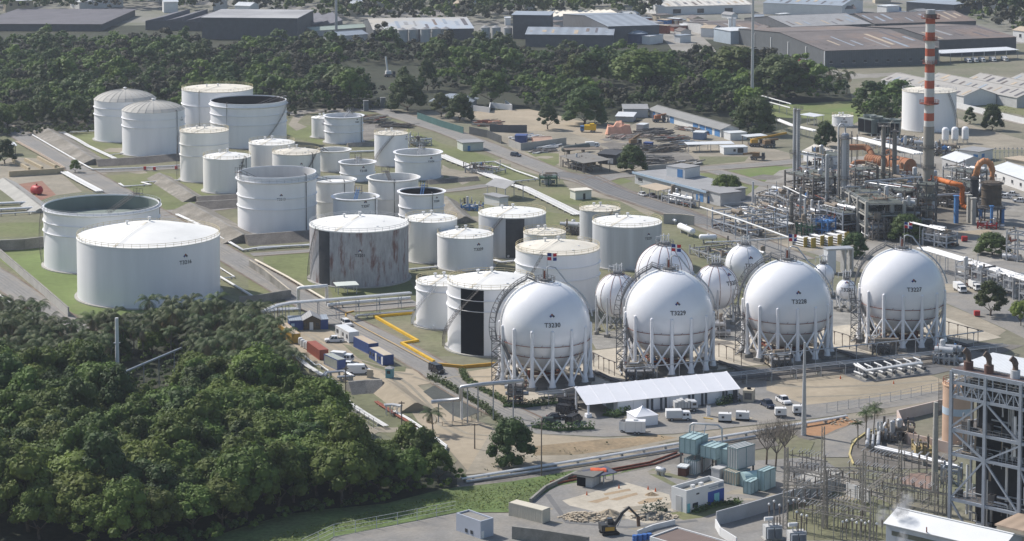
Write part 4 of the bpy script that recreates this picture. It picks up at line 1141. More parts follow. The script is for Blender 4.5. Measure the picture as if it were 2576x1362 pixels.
frame_unit('steel frame crowded with drums below the ribbed orange duct',(2138,500),(2205,516),16,9.5,3,4,3,dsteel,dkg,15,51,22)
frame_unit('dark steel frame under the big orange vessel',(2225,495),(2312,512),14,7,2,5,2,dsteel,dkg,16,39,16)
frame_unit('low pipe rack full of white pipes at the left of the process area',(1935,522),(2010,560),14,6,2,5,2,steel,steel,17,51,19,rails=False)
frame_unit('low rack of pipes and pumps in front of the left pipe deck',(1960,560),(2040,590),12,5.5,2,5,2,steel,dsteel,18,51,19,rails=False)
frame_unit('pipe rack with pumps right of the two short white columns',(2062,575),(2120,590),14,7,2,4,2,frame_b,dkg,19,45,14)
frame_unit('bright blue steel frame above the yellow-capped tube bundles',(2053,594),(2082,598),5,5.2,2,3,2,bluep,bluep,20,8,2,side=bluep)
frame_unit('green cage frame left of the bright blue frame',(2004,592),(2042,598),5,3.6,2,4,2,mat('dark_green_paint',(.04,.10,.06),.6,.2,1),dkg,21,12,4)
frame_unit('platform tower wrapped around the chimney foot',(2306,590),(2352,592),8,17,4,3,2,dsteel,dkg,22,36,8)
frame_unit('dark equipment frame left of the chimney foot',(2232,592),(2300,596),13,10,3,4,2,dsteel,dkg,23,39,14,cols=.6)
frame_unit('low rack of pipes right of the chimney',(2358,520),(2430,530),14,8,3,4,2,dsteel,dkg,24,39,16)
frame_unit('small pipe frame behind the right orange duct',(2372,470),(2440,486),10,7,2,4,2,steel,dkg,25,33,11)
frame_unit('white valve and pump skid below the plain wide white tank',(2245,384),(2330,388),14,3.2,1,5,2,steel,steel,26,34,18,rails=False)
frame_unit('white filter skid behind the white pipe rack',(2180,372),(2240,380),10,3,1,4,2,steel,steel,27,22,12,rails=False)
frame_unit('pump skid beside the three white capsules',(2335,392),(2400,396),10,2.6,1,4,2,dsteel,steel,28,20,12,rails=False)
frame_unit('tangle of low white pipes behind the small red-ringed spheres',(1735,640),(1830,672),16,2.2,1,5,2,steel,steel,29,40,8,rails=False)
frame_unit('pipe manifold left of the process area by the grey road',(1792,575),(1880,602),16,6.5,2,4,2,frame_b,steel,30,51,11,rails=False)
frame_unit('low pipe field between manifold and process area',(1880,552),(1960,580),18,3.5,1,5,2,steel,steel,31,60,19,rails=False)
frame_unit('low pipe field in front of the pump house lawn',(1900,520),(1975,528),12,3.5,1,5,2,steel,steel,33,45,16,rails=False)
frame_unit('tall narrow pipe frame right of the thick silver column',(2128,520),(2150,526),10,14,4,2,2,dsteel,dkg,34,30,8)
frame_unit('brown pipe frame in front of the big orange drum',(2240,520),(2292,530),8,10,3,4,2,dsteel,dkg,35,40,12)
frame_unit('grey-green deck stepping down left of the front cooler deck',(2082,560),(2120,578),10,8.5,3,3,2,dsteel,dkg,36,34,10)
frame_unit('dark lower pipe alley between the two cooler decks',(2195,606),(2238,604),7,6,2,4,2,dsteel,dsteel,37,30,8,rails=False)
frame_unit('narrow pipe frame behind the dark vessels',(2405,505),(2445,512),8,11,3,3,2,dsteel,dkg,38,28,6)
def duct(label,pts,rpx,m=None,name='orange_duct',ribs=0,cat='duct',r=None):
 q=[P(p,z)for p,z in pts];o=Vector((q[0].x,q[0].y,0));t=thing(name,label,cat,o);rr=r or rpx/S(pts[0][0])
 b=MB();b.tube([p-o for p in q],rr,18);b.build('shell',m or orange,t)
 for k in range(ribs):
  i=(k+.5)/ribs*(len(q)-1);j=int(i);g=q[j]+(q[j+1]-q[j])*(i-j)-o;u=(q[j+1]-q[j]).normalized()
  b=MB();b.tube([g-u*.08,g+u*.08],rr+.12,18);b.build('flange',m or orange,t)
 return t
duct('upper orange duct bending down onto the ribbed orange vessel',[((2128,371),13),((2172,370),13),((2184,374),12.6),((2192,386),11),((2196,402),9)],7,ribs=4)
duct('lower orange duct turning down beside the thick silver column',[((2204,410),9),((2160,408),9),((2148,411),8.7),((2142,420),7.5),((2142,446),3.5)],5.5,ribs=4)
t=duct('ribbed orange vessel between the silver columns',[((2183,401),9.5),((2222,408),9.5)],13,ribs=7,name='orange_vessel',cat='vessel')
t=duct('big orange drum with a dark end, left of the chimney',[((2236,410),7.6),((2290,421),7.6)],20,ribs=2,name='orange_vessel',cat='vessel')
duct('small orange elbow behind the silver column',[((2228,384),13),((2238,380),13.5),((2246,392),12)],5)
duct('orange elbow in front of the cream gabled shed',[((2064,402),9),((2066,394),10.5),((2076,391),11),((2090,396),11)],3.5)
duct('bright orange duct dropping to the right of the chimney',[((2352,449),11),((2385,459),11),((2415,466),11),((2421,472),10),((2420,500),6),((2423,517),3.6),((2434,522),3.2)],6,mat('bright_orange_duct',(.58,.165,.035),.65,.2,.4),ribs=7)
duct('orange loop pipe arching over the dark brown vessel',[((2450,450),13),((2456,438),15),((2459,423),17.5),((2464,412),19),((2474,405.5),20),((2485,407),19.8),((2493,415),18.6),((2497,430),16.5),((2496,455),13)],7,mat('pale_orange_duct',(.52,.25,.12),.65,.15,.4),ribs=9)
duct('white overhead pipe running to the dark brown vessel',[((2356,492),7),((2436,487),7),((2446,481),8),((2464,482),8),((2466,470),9.5),((2466,444),13),((2474,442),13.2)],2.8,pipeg,name='overhead_pipe',cat='pipe')
duct('long grey pipe crossing above the front decks',[((2175,458),15),((2240,452),15),((2320,446),15)],2.2,pipeg,name='overhead_pipe',cat='pipe')
dk2=mat('dark_brown_vessel_shell',(.085,.07,.055),.8,.25,.4,col2=(.16,.11,.07),mix=.6)
def vessel(label,x,yb,yt,yl,rpx,m):
 c=P((x,yb));s=S((x,yb));r=rpx/s;h=top(c,yt);hl=top(c,yl);t=thing('reactor_vessel',label,'reactor',c,facing(c))
 b=MB();b.lathe([(r*.5,hl-1),(r,hl),(r,h-.8),(r*.9,h-.4),(r*.9,h),(.01,h+.3)],36);b.build('shell',m,t)
 for f in(.0,.35,.7,.96):
  z=hl+(h-hl)*f;b=MB();b.lathe([(r,z),(r+.25,z),(r+.25,z+.3),(r,z+.3)],36);b.build('stiffening_ring',m,t)
 for k in range(8):
  a=2*pi*k/8;b=MB();b.bar((r*.9*sin(a),-r*.9*cos(a),0),(r*.9*sin(a),-r*.9*cos(a),hl+.5),.5);b.build('leg',dsteel,t)
 b=MB();z=hl-.6;b.lathe([(r*.7,z),(r+1.3,z),(r+1.3,z+.15),(r*.7,z+.15)],24);o=b.build('platform',dsteel,t)
 rail_mesh(r+1.3,z+.1,18,ht=1.1,w=.09).build('railing',steel,o)
 b=MB();z=h-.5;b.lathe([(r,z),(r+.9,z),(r+.9,z+.12),(r,z+.12)],24);o=b.build('platform',dsteel,t)
 rail_mesh(r+.9,z+.1,18,ht=1.1,w=.09).build('railing',dsteel,o)
vessel('dark brown vessel on legs below the orange loop pipe',2493,560,458,518,25,dk2)
vessel('slimmer black vessel behind the dark brown vessel',2450,545,446,505,10,blackg)
for i,(x,y0,y1,w,m,l)in enumerate(((2405,562,494,1.3,bluep,'pale blue steel pier under the bright orange duct'),(2437,560,492,1.3,conc,'pale concrete pier, left of the pair beside the dark vessels'),(2448,564,500,1.4,conc,'pale concrete pier, right of the pair beside the dark vessels'),(2466,562,530,.9,bluep,'short blue cabinet left of the dark brown vessel'),(2494,572,520,.8,bluep,'short blue cabinet in front of the dark brown vessel'),(2522,562,528,.9,bluep,'short blue cabinet right of the dark brown vessel'))):
 c=P((x,y0));h=top(c,y1);t=thing('support_pier' if i<3 else 'steel_cabinet',l,'pier' if i<3 else 'cabinet',c,.2)
 b=MB();b.box((0,0,h/2),(w,w,h));b.build('shaft',m,t);b=MB();b.box((0,0,h+.15),(w+.6,w+.6,.3));b.build('cap',m,t)
pipeline('broad white pipe rack on blue posts behind the orange vessels',[(2155,347),(2234,367),(2313,387)],.45,5,1.1,6,pipew,7,frame_b,'pipe_rack')
for i,x in enumerate((2378,2402,2428)):
 c=P((x,362-i));t=thing('white_capsule_tank',('leftmost','middle','rightmost')[i]+' of the three upright white capsule tanks near the plain wide tank','tank',c,0,'upright capsule tanks')
 b=MB();b.lathe([(.3,1.1),(1.1,1.4),(1.5,2.0),(1.5,6),(1.25,6.7),(.7,7.1),(.01,7.2)],24);b.build('shell',white,t)
 for k in range(4):
  b=MB();a=pi/4+pi/2*k;b.bar((1.3*cos(a),1.3*sin(a),0),(1.3*cos(a),1.3*sin(a),2.2),.18);b.build('leg',steel,t)
def fanbox(label,A,B,d,h):
 c,rz,L=fr(A,B,d);t=thing('cooling_fan_unit',label,'cooler',c,rz);x,y=L/2,d/2
 b=MB();b.bx(-x,x,-y,y,1.2,h);b.build('housing',mat('grey_green_housing',(.16,.185,.175),.7,.2,.3),t)
 for k in range(2):
  q=MB();q.box((-x+L*(k+.5)/2,-y-.06,(h+1.4)/2),(L/2-.5,.12,h-2));q.build('louvre',blackp,t)
  q=MB();q.lathe([(d*.3,0),(d*.34,1.1),(d*.28,1.1),(d*.2,.4)],20,(-x+L*(k+.5)/2,0,h));q.build('fan_stack',mat('grey_green_housing',(1,1,1)),t)
 for sx in(-1,1):
  for sy in(-1,1):
   q=MB();q.bar((sx*(x-.3),sy*(y-.3),0),(sx*(x-.3),sy*(y-.3),1.2),.4);q.build('leg',steel,t)
fanbox('grey cooler with two black louvre panels near the short white tank',(2158,338),(2192,345),9,7.5)
fanbox('grey cooler with two fan stacks behind the silver columns',(2205,345),(2262,347),9,6.5)
bldg('gabled_shed','cream gabled shed with a raised ridge behind the left pipe deck','shed',(2021,405),(2072,421),10,4.2,'gable',wallw,mat('cream_sheet_roof',(.52,.49,.44),.7,.1,.2,sheet=.5),2.2)
bldg('white_roof_shed','grey shed with a bright white gable roof left of the orange loop','shed',(2369,425),(2412,438),12.5,4.6,'gable',wallg,roofl,2.0,wins=(('f',.3,1.4,1.6,1.2),('r',.5,1.6,1.6,1.2)))
bldg('substation_house','flat grey-roofed building with a blue door behind the white-roofed shed','building',(2412,402),(2462,408),11,4,'flat',wallw,roofm,doors=(('f',.85,2.2,0,3),('r',.3,2.2,0,3)),wins=(('f',.3,2,1.5,1.2),))
bldg('warehouse','long white-roofed workshop at the right edge behind the dark brown vessel','workshop',(2492,452),(2625,500),14,4.5,'gable',wallw,roofl,2.0,wins=tuple(('f',.1+.16*k,1.6,1.6,1.2)for k in range(6)))
bldg('brown_hut','small beige building with dark brown end at the right edge near the switch posts','building',(2528,424),(2600,436),9,4,'flat',wallb,rooft)
for i in range(30):
 pass
for i in range(14):
 x=2504+(i%7)*11;y=398+(i//7)*9;mast('slim grey switch post in the small yard behind the workshop',x,y,y-28,.12,.1,name='switch_post',cat='post',arms=((.85,.5),),group='switch posts behind the workshop')
for i,(x0,x1,yb)in enumerate(((2001,2027,622),(2024,2046,624),(2043,2069,618),(2066,2089,620),(2083,2112,615),(2106,2130,609))):
 a,d=P((x0,yb-6)),P((x1,yb));o=(a+d)/2;rz=atan2((d-a).y,(d-a).x);L=(d-a).length
 t=thing('tube_bundle',('first','second','third','fourth','fifth','sixth')[i]+' from the left of the stacked white tube bundles with yellow ends','tube bundle',o,rz,'tube bundles in a row')
 for k in range(4):
  b=MB()
  for j in range(3):b.tube([(-L/2,-.7+.7*j,.45+.8*k),(L/2,-.7+.7*j,.45+.8*k)],.27,8)
  b.build('tube',pipew,t)
 b=MB();b.bx(L/2-.1,L/2+.15,-.95,.95,0,3.3);b.build('end_plate',mat('dull_yellow_plate',(.46,.33,.07),.7,.15,.6),t)
 b=MB();b.bx(-L/2-.15,-L/2,-1.3,1.3,0,3.3);b.build('stand',steel,t)
t,c,h=mast('very tall pale radio mast at the edge of the woods, cut by the picture top',1892,270,0,.8,.5,silver,'radio_mast','mast',((.62,.9),(.42,1.6)),zt=68)
pipeline('twin white pipes on posts from the tall mast to the twin columns',[((1896,236),6),((1990,262),6)],.3,1,1,6,pipew,9,steel,'pipe_bridge')
pipeline('lower white pipe on posts from the tall mast to the twin columns',[((1896,247),4),((1988,272),4)],.35,1,1,4,pipew,9,steel,'pipe_bridge')
pipeline('white pipe rack from the twin columns towards the round tree',[((1955,301),4),((1992,316),4),((2052,330),4)],.4,3,1,4,pipew,7,steel,'pipe_rack')
canopy('open_shelter','pale open shelter right of the twin columns','shelter',(2012,312),(2048,318),6,4.2,roofl,steel,rise=.3)
pipeline('thin white overhead pipe from the pump house to the flag on sphere T3228',[((1762,521),7),((1868,556),7),((1985,598),7)],.28,1,1,7,pipew,14,frame_b,'pipe_bridge')
pipeline('thin white pipe on posts right of the flag on sphere T3228',[((1775,610),4),((1880,606),4),((1984,598),4)],.22,1,1,4,pipew,12,steel,'pipe_bridge')
pipeline('bundle of low pipes leading into the left pipework',[((1868,520),3),((1935,545),3),((1990,565),3)],.2,5,.7,3,pipeg,8,steel,'pipe_rack')
pipeline('short white overhead pipe in front of the dark frames',[((2250,545),7),((2300,562),7),((2375,580),7)],.25,2,.9,7,pipeg,10,steel,'pipe_bridge')
mast('pale concrete lamp column on the lawn left of the process area',1894,510,457,.45,.35,greyw,'lamp_column','lamp')
hvessel('long silver drum lying beside the left pipe deck',(1945,474),(1992,486),2.6,6.5,silver,cat='drum')
hvessel('white bullet tank lying beside the grey road end',(1711,569),(1742,583),2.0,8,white,name='bullet_tank',cat='bullet tank')
hvessel('white bullet tank in front of the first bullet tank',(1762,597),(1800,597),2.0,7,white,name='bullet_tank',cat='bullet tank')
hvessel('small white drum right of the plain bullet tanks',(1690,552),(1700,556),1.4,3.5,white)
bldg('pump_house','flat-roofed pump house with a pale blue fascia by the resurfaced road','building',(1597,462),(1778,512),17,4.2,'flat',wallg,roofm,over=.6,doors=(('f',.93,2.4,0,3),('f',.87,1.2,0,2.4)),wins=(('f',.08,3,1.5,1.2),('f',.62,3,1.5,1.2)),dm=bluep)
c,rz,L=fr((1597,462),(1778,512),17);t=thing('fascia_board','pale blue fascia board along the pump house eave','fascia',c,rz);b=MB();b.bx(-L/2-.7,L/2+.7,-9.35,-9.15,3.9,4.7);b.build('board',mat('pale_blue_fascia',(.35,.45,.56),.6,.1,1),t)
bldg('control_room','white box room with a blue door on the pump house roof side','room',(1676,473),(1722,480),9,8.2,'flat',wallw,roofm,over=.1,doors=(('f',.75,2.6,4.8,3),))
canopy('car_port','tan-roofed car port in front of the pump house','car port',(1610,492),(1655,504),7,3.4,rooft,steel,rise=.5)
bldg('pump_annex','grey annex with an outside stair at the right end of the pump house','annex',(1768,508),(1812,520),9,4.6,'flat',wallg,roofm,doors=(('f',.3,1.8,0,2.6),))
frame_unit('row of white filter drums beside the pump house',(1665,508),(1738,524),4,2.4,1,5,2,steel,steel,41,10,16,rails=False,name='filter_skid',cat='filters')
vehicle('car','white car under the tan car port',(1617,493),-65,carw)
vehicle('car','pinkish silver car beside the car port post',(1641,496),-65,mat('silver_car_paint',(.5,.42,.45),.3,.05,1))
bund('grey stone-faced bund beside the left road, below the two domed tanks',[z10(400,120),z10(700,310),z10(945,480)],13,2.4,slopem)
bund('brown stone bund in front of the domed tanks',[z10(965,485),z10(1400,460),z10(1830,420)],9,2.4,sloped)
bund('low far bund along the woods behind the domed tanks',[z10(400,110),z10(700,95),z10(950,85)],9,2.2,sloped)
bund('grey bund left of the tank numbered T3103',[z10(1590,610),z10(1960,845)],10,2.0,slopem)
bund('brown bund right below the tank numbered T3103',[z10(1965,850),z10(2390,825)],8,2.0,sloped)
bund('wide grey bund between the largest tank and the tank numbered T3213',[z10(1900,935),z10(2200,1110),z10(2440,1260)],15,2.8,slopem)
bund('brown stone bund below the tank numbered T3213',[z10(2450,1265),z11(200,1240),z11(545,1215)],11,2.8,sloped)
bund('dark bund behind the base of the tank numbered T3213',[z10(1960,915),z10(2380,890)],9,2.4,sloped)
bund('olive bund right of the tank numbered T3206',[z11(1880,850),z11(2010,1000),z11(2080,1060)],9,2.2,slopem)
bund('low brown bund between T3206 and the white pipe bundle',[z11(1700,670),z11(1950,650),z11(2200,630)],5,1.4,sloped)
bund('low grey bund beneath the far open tanks',[z11(900,300),z11(1180,285)],4,1.6,slopem)
bund('small stone bund in front of the yard of containers',[z30(850,850),z30(1020,835),z30(1190,830)],7,2.6,mat('grey_stone_revetment',(.19,.18,.165),.95,.25,.4,fine=.25))
bund('pale slope beside the sandy track',[z30(1200,800),z30(1340,900),z30(1530,1050)],9,2.2,sand,m2=sand)
wall_run('concrete_wall','pale concrete wall along the perimeter road left of the largest tank','wall',[(-60,606),(0,648),(86,722),(172,797)],2.6,.4,conc,cap=concd)
wall_run('concrete_wall','stained grey concrete wall behind the bright lawn at the left edge','wall',[(-60,634),(60,628),(118,621)],3.4,.5,concd,cap=conc)
wall_run('concrete_wall','low stained concrete wall beside the road, right of the largest tank','wall',[z21(-80,330),z21(60,420),z21(330,640)],2.2,.4,concd,cap=concl)
wall_run('concrete_wall','grey concrete wall end facing the camera below the largest tank','wall',[z21(-180,715),z21(0,700),z21(320,645)],2.6,.4,concd)
wall_run('concrete_wall','long pale concrete wall below the large grey streaked tank','wall',[z22(1780,190),z22(1960,195),z22(2080,210)],3.4,.4,conc,cap=concl)
wall_run('kerb_wall','bright yellow zigzag kerb wall left of the black-panelled tank','wall',[z21(1570,800),z21(1175,838),z21(1600,1080),z21(1445,1105),z21(1760,1285)],.65,.7,yellow)
wall_run('kerb_wall','ochre kerb wall in front of the black-panelled tank','wall',[z21(1780,1318),z21(2050,1345),z21(2420,1312)],.8,.6,mat('ochre_kerb_paint',(.45,.26,.04),.7,.15,.5))
wall_run('kerb_wall','thin ochre kerb along the service road','wall',[z21(885,830),z21(880,800),z21(960,780)],.35,.35,mat('ochre_kerb_paint',(1,1,1)))
strip('kerb',[z21(880,840),z21(1000,915),z21(1350,1100),z21(1740,1310)],.5,mat('tan_kerb',(.42,.31,.17),.9,.1,.5),dz=.2)
pipeline('single white pipe along the foot of the grey stone-faced bund',[z10(325,180),z10(600,340),z10(880,500),z10(930,525),z10(1300,515),z10(1810,485)],.3,1,1,.6)
pipeline('white pipes crossing the lawn of the domed tanks',[z10(640,160),z10(780,230),z10(880,290),z10(1180,430)],.22,3,.7,.5)
pipeline('white pipe from the far bund to the left domed tank',[z10(500,168),z10(650,155),z10(950,140)],.3,1,1,.8)
pipeline('small white branch pipe to the nearer domed tank',[z10(1090,395),z10(1100,380),z10(1240,362)],.18,1,1,.5)
pipeline('triple white pipes beside the left road above the green open tank',[z10(640,550),z10(820,650),z10(1000,745)],.28,4,.8,.7)
pipeline('brown pipe and rail running along the left road edge',[z10(170,245),z10(400,370),z10(640,510)],.25,2,.9,.5,mat('tan_pipe_paint',(.40,.32,.25),.8,.15,1))
pipeline('white pipes at the foot of the wide grey bund',[z10(1770,975),z10(2000,1080),z10(2200,1195),z10(2430,1332),z11(40,1305),z11(530,1282)],.28,2,.7,.6)
pipeline('cream pipe along the rust-streaked tank lawn',[z21(-20,260),z21(300,430),z21(680,655)],.35,1,1,.8,mat('cream_pipe_paint',(.62,.56,.46),.6,.1,1))
pipeline('white portal pipe arching over the service road',[(z21(410,740),.5),(z21(410,548),7.0),(z21(430,540),7.3),(z21(690,520),7.3),(z21(696,700),.5)],.55,1,1,1,pipew,0)
pipeline('elevated white pipe on posts from the palms to the black-panelled tank',[(z21(-200,860),4),(z21(0,800),5),(z21(200,715),6),(z21(330,690),6),(z21(700,660),6),(z21(1100,628),5),(z21(1530,590),4)],.35,2,.9,5,pipew,9,frame_b,'pipe_bridge')
pipeline('thick white pipe in front of the square canopy lawn',[(z21(700,712),1),(z21(900,690),1.2),(z21(1530,640),1.2)],.5,1,1,1)
pipeline('grey pipe behind the yellow kerb wall',[z21(980,830),z21(1000,818),z21(1560,770)],.35,1,1,.8,pipeg)
pipeline('bundle of low white pipes at the right of the palms',[z21(-60,790),z21(150,760),z21(420,745)],.2,4,.7,.6)
pipeline('wide white pipe bundle running past the tank numbered T3104',[z11(1835,380),z11(1960,435),z11(2130,500),z11(2300,575),z12(110,1010),z12(400,1150),z12(640,1270)],.2,6,.75,.8)
pipeline('white pipe bordering the green lawn by the centre road',[z11(2130,465),z11(2370,448),z11(2590,540),z12(230,908)],.3,1,1,.7)
pipeline('white pipe crossing the green lawn near the pipe bundle',[z12(-40,940),z12(100,928),z12(235,915)],.25,1,1,.6)
pipeline('white pipe loop on the lawn beside the tall narrow cream tank',[z10(1195,665),z10(1240,695),z10(1510,678),z10(1420,655),z10(1800,632)],.2,2,.6,.5)
pipeline('white pipes between the middle bund and the far tanks',[z11(915,350),z11(1170,340)],.3,2,.8,.6)
pipeline('low white pipe left of the rust-streaked tank',[z21(0,150),z21(250,128),z21(530,105)],.25,1,1,.6)
pipeline('low white pipe behind the clean white tank',[z21(1520,355),z21(1800,328)],.25,2,.7,.6)
pipeline('white pipes right of the clean white tank',[z22(80,550),z22(160,575),z22(290,560)],.2,3,.6,.6)
pipeline('two white pipes entering at the left edge',[z10(-60,868),z10(290,852)],.38,2,1.0,.8)
pipeline('second pair of white pipes entering at the left edge',[z10(-60,930),z10(375,905)],.38,2,1.0,.8)
pipeline('single lower white pipe entering at the left edge',[z10(-60,975),z10(360,948)],.25,1,1,.8)
pipeline('white pipe right of the largest tank meeting the shaded grass',[z20(2205,430),z20(2590,660)],.35,1,1,.7)
pipeline('thin white pipe along the concrete wall, right of the largest tank',[z20(2205,340),z20(2350,430),z20(2210,445)],.2,1,1,.5)
canopy('open_shed','dark open shed with a white roof edge at the left edge','shed',z10(-120,400),z10(165,385),8,4,roofl,blackg,rise=.3)
for i,(a,b_)in enumerate(((z10(130,450),z10(290,535)),(z10(250,440),z10(420,525)),(z10(380,420),z10(555,512)))):
 wall_run('basin_wall',('left','middle','right')[i]+' tan dividing wall of the settling basins','wall',[a,b_],1.2,.9,mat('tan_basin_wall',(.42,.35,.24),.9,.12,.5))
wall_run('basin_wall','tan front wall of the settling basins','wall',[z10(90,600),z10(560,570),z10(620,560)],2.2,1,mat('tan_basin_wall',(1,1,1)))
hvessel('bright red drum on a yellow stand at the left edge',z10(340,725),z10(395,735),1.7,11,redp,name='fire_water_drum',sm=yellow)
bund('grey concrete ramp behind the green open tank',[z10(40,660),z10(230,800),z10(430,960)],9,2,conc)
for i,(x,y)in enumerate(((1450,535),(1545,540),(1763,530))):
 c=P(z10(x,y));t=thing('fire_hydrant_box',('left','middle','right')[i]+' red fire box on the side road by the brown bund','fire box',c);b=MB();b.bx(-.5,.5,-.4,.4,.3,1.5);b.build('cabinet',redp,t);b=MB();b.bx(-.6,.6,-.5,.5,0,.3);b.build('plinth',conc,t)
canopy('lawn_canopy','small flat white canopy casting a dark square shadow on the lawn','canopy',z21(800,612),z21(1005,600),4.5,2.6,mat('pale_canopy_sheet',(.6,.64,.6),.6,.05,.5),steel,rise=.1)
frame_unit('dark steel access stair frame below the rust-streaked tank',z21(650,500),z21(760,510),3,4.5,3,2,2,dsteel,dsteel,51,6,1,name='access_frame',cat='access frame',cols=.2)
bldg('pump_hut','small pale flat-roofed hut beside the centre road','hut',z11(2000,318),z11(2055,345),9,3.4,'flat',mat('pale_green_wall',(.5,.53,.48),.8,.08,.4),roofm,doors=(('r',.3,1.2,0,2.2),))
bldg('pump_hut','tiny white hut with a dark doorway on the green lawn','hut',z12(552,1105),z12(605,1125),6.5,3.2,'flat',mat('cream_wall',(.62,.62,.55),.8,.08,.4),roofc,doors=(('r',.55,.9,0,2.2,glass),))
canopy('pump_shelter','grey gable roof shelter over pumps left of the white pipe bundle','shelter',z11(2290,800),z11(2480,840),9,4.5,roofm,wallg,'gable',2.0)
bldg('shelter_room','white walled room under the left end of the grey pump shelter','room',z11(2270,870),z11(2420,905),4,3.4,'flat',wallw,roofm)
frame_unit('green tank vault with pump frame by the centre road',z12(250,985),z12(420,985),5,3.2,1,3,2,mat('dark_green_paint',(1,1,1)),mat('dark_green_paint',(1,1,1)),52,4,4,name='vault_frame',cat='pump frame')
frame_unit('manifold of valves across the wide white pipe bundle',z11(2080,560),z11(2350,590),9,1.6,1,5,2,steel,steel,53,40,4,name='valve_manifold',cat='manifold',rails=False)
frame_unit('small pipework cluster behind the tank numbered T3104',z11(1520,300),z11(1740,290),8,2,1,4,2,steel,steel,54,16,6,name='valve_manifold',cat='manifold',rails=False)
frame_unit('small blue pipework cluster left of the dark grey panelled tank',z11(2040,935),z11(2200,945),6,1.4,1,3,2,bluep,steel,55,14,3,name='valve_manifold',cat='manifold',rails=False)
frame_unit('dark pump frame in the gap right of the small cream tank',z22(800,300),z22(930,310),5,2.2,1,3,2,dsteel,dsteel,56,14,6,name='pump_station',cat='pump frame',rails=False)
c,rz,L=fr(z30(262,238),z30(650,222),6);t=thing('site_office','blue site office with a brown gabled middle and white door','office',c,rz);x=L/2
b=MB();b.bx(-x,-x+L*.36,-3,3,0,2.7);b.build('blue_wing',navy,t)
b=MB();b.bx(x-L*.2,x,-3,3,0,2.7);b.build('blue_wing',navy,t)
b=MB();x0,x1=-x+L*.362,x-L*.202;xm=(x0+x1)/2
b.add([(x0,-3.3,0),(x1,-3.3,0),(x1,-3.3,2.8),(xm,-3.3,3.9),(x0,-3.3,2.8),(x0,3,0),(x1,3,0),(x1,3,2.8),(xm,3,3.9),(x0,3,2.8)],[(0,1,2,3,4),(9,8,7,6,5),(0,5,6,1),(1,6,7,2),(0,4,9,5)]);b.build('gabled_front',mat('brown_board_wall',(.115,.09,.062),.85,.15,.6),t)
b=MB()
for sa,sb in((x0-.3,xm),(x1+.3,xm)):
 za=2.66;b.add([(sa,-3.6,za),(sb,-3.6,4.02),(sb,3.3,4.02),(sa,3.3,za)],[(0,1,2,3)]);b.add([(sa,-3.6,za+.12),(sb,-3.6,4.14),(sb,3.3,4.14),(sa,3.3,za+.12)],[(0,1,2,3)])
b.build('gable_roof',roofm,t)
b=MB();b.bx(-x-.1,x0-.4,-3.1,3.1,2.71,2.85);b.bx(x1+.4,x+.1,-3.1,3.1,2.71,2.85);b.build('flat_roof',roofbl,t)
b=MB();b.box((xm-.2,-3.33,1.1),(1.0,.1,2.2));b.build('door',wallw,t)
for q in(-1.9,1.5):
 b=MB();b.box((xm+q,-3.33,1.5),(.9,.1,.9));b.build('window',glass,t)
b=MB();b.box((-x+.9,-3.03,1.6),(1,.1,.8));b.build('window',mat('light_blue_panel',(.35,.5,.65),.5,.1,1),t)
container('white cabin office with three dark windows beside the service road',z30(722,283),z30(857,360),wallw,2.9,2.75,'cabin_office',wins=((.15,1.2,1.0,1.0),(.55,.8,1.0,1.0),(.85,.8,1.0,1.0)),doors=((.36,.9,.2,2),),rm=roofl,cat='cabin')
container('navy blue container with a rusty roof beside the white cabin',z30(902,396),z30(1052,472),navy,2.9,2.6,rm=rooft)
container('navy blue cabin with white doors and a pale roof',z30(1058,508),z30(1200,590),navy,2.9,2.6,'cabin_office',wins=((.1,.7,1.1,.8),(.3,.7,1.1,.8),(.7,.7,1.1,.8)),doors=((.5,.8,.2,2),(.93,.8,.2,2)),rm=wallb,cat='cabin')
container('rust red shipping container',z30(436,445),z30(562,536),mat('rust_red_container',(.27,.075,.05),.7,.15,.8),2.44,2.6)
container('faded grey-green container with a blue end',z30(606,572),z30(740,636),mat('faded_green_container',(.33,.35,.32),.75,.15,.8),2.44,2.6,em=navy)
container('yellow container half hidden by a palm',z30(150,262),z30(284,372),mat('yellow_container',(.45,.28,.05),.7,.15,.8),2.44,2.6,rm=rooft)
for i,(x,y)in enumerate(((372,380),(395,400),(425,415),(448,425))):
 c=P(z30(x,y));t=thing('white_barrel_tank',('first','second','third','fourth')[i]+' upright white barrel tank between the yellow and red containers','barrel tank',c,0,'white barrel tanks');b=MB();b.lathe([(.62,.2),(.62,1.75),(.5,2.0),(.2,2.1),(.01,2.12)],16);b.build('barrel',wallw,t);b=MB();b.bx(-.6,.6,-.6,.6,0,.2);b.build('pallet',wood,t)
vehicle('suv','white suv on the service road above the cabins',z30(832,186),-65,carw)
vehicle('pickup','white pickup parked in front of the white cabin',z30(712,352),188,carw)
vehicle('truck','white box truck behind the blue-ended container',z30(790,545),-20,carw)
vehicle('car','white car behind the blue-ended container',z30(862,600),-15,carw)
vehicle('van','white panel van beside the beige cabinet',z30(955,668),2,carw)
vehicle('minivan','black minibus stopped at the end of the service road',z30(1735,655),-58,carb)
c=P(z30(1068,708));t=thing('utility_cabinet','beige utility cabinet beside the white panel van','cabinet',c,-.1);b=MB();b.bx(-.75,.75,-.4,.4,.15,2.1);b.build('body',wallb,t);b=MB();b.bx(-.85,.85,-.5,.5,0,.15);b.build('plinth',conc,t)
c=P(z30(1265,708));t=thing('guard_kiosk','small teal guard kiosk at the road bend','kiosk',c,-.3)
km=mat('teal_kiosk_paint',(.12,.30,.36),.6,.1,1)
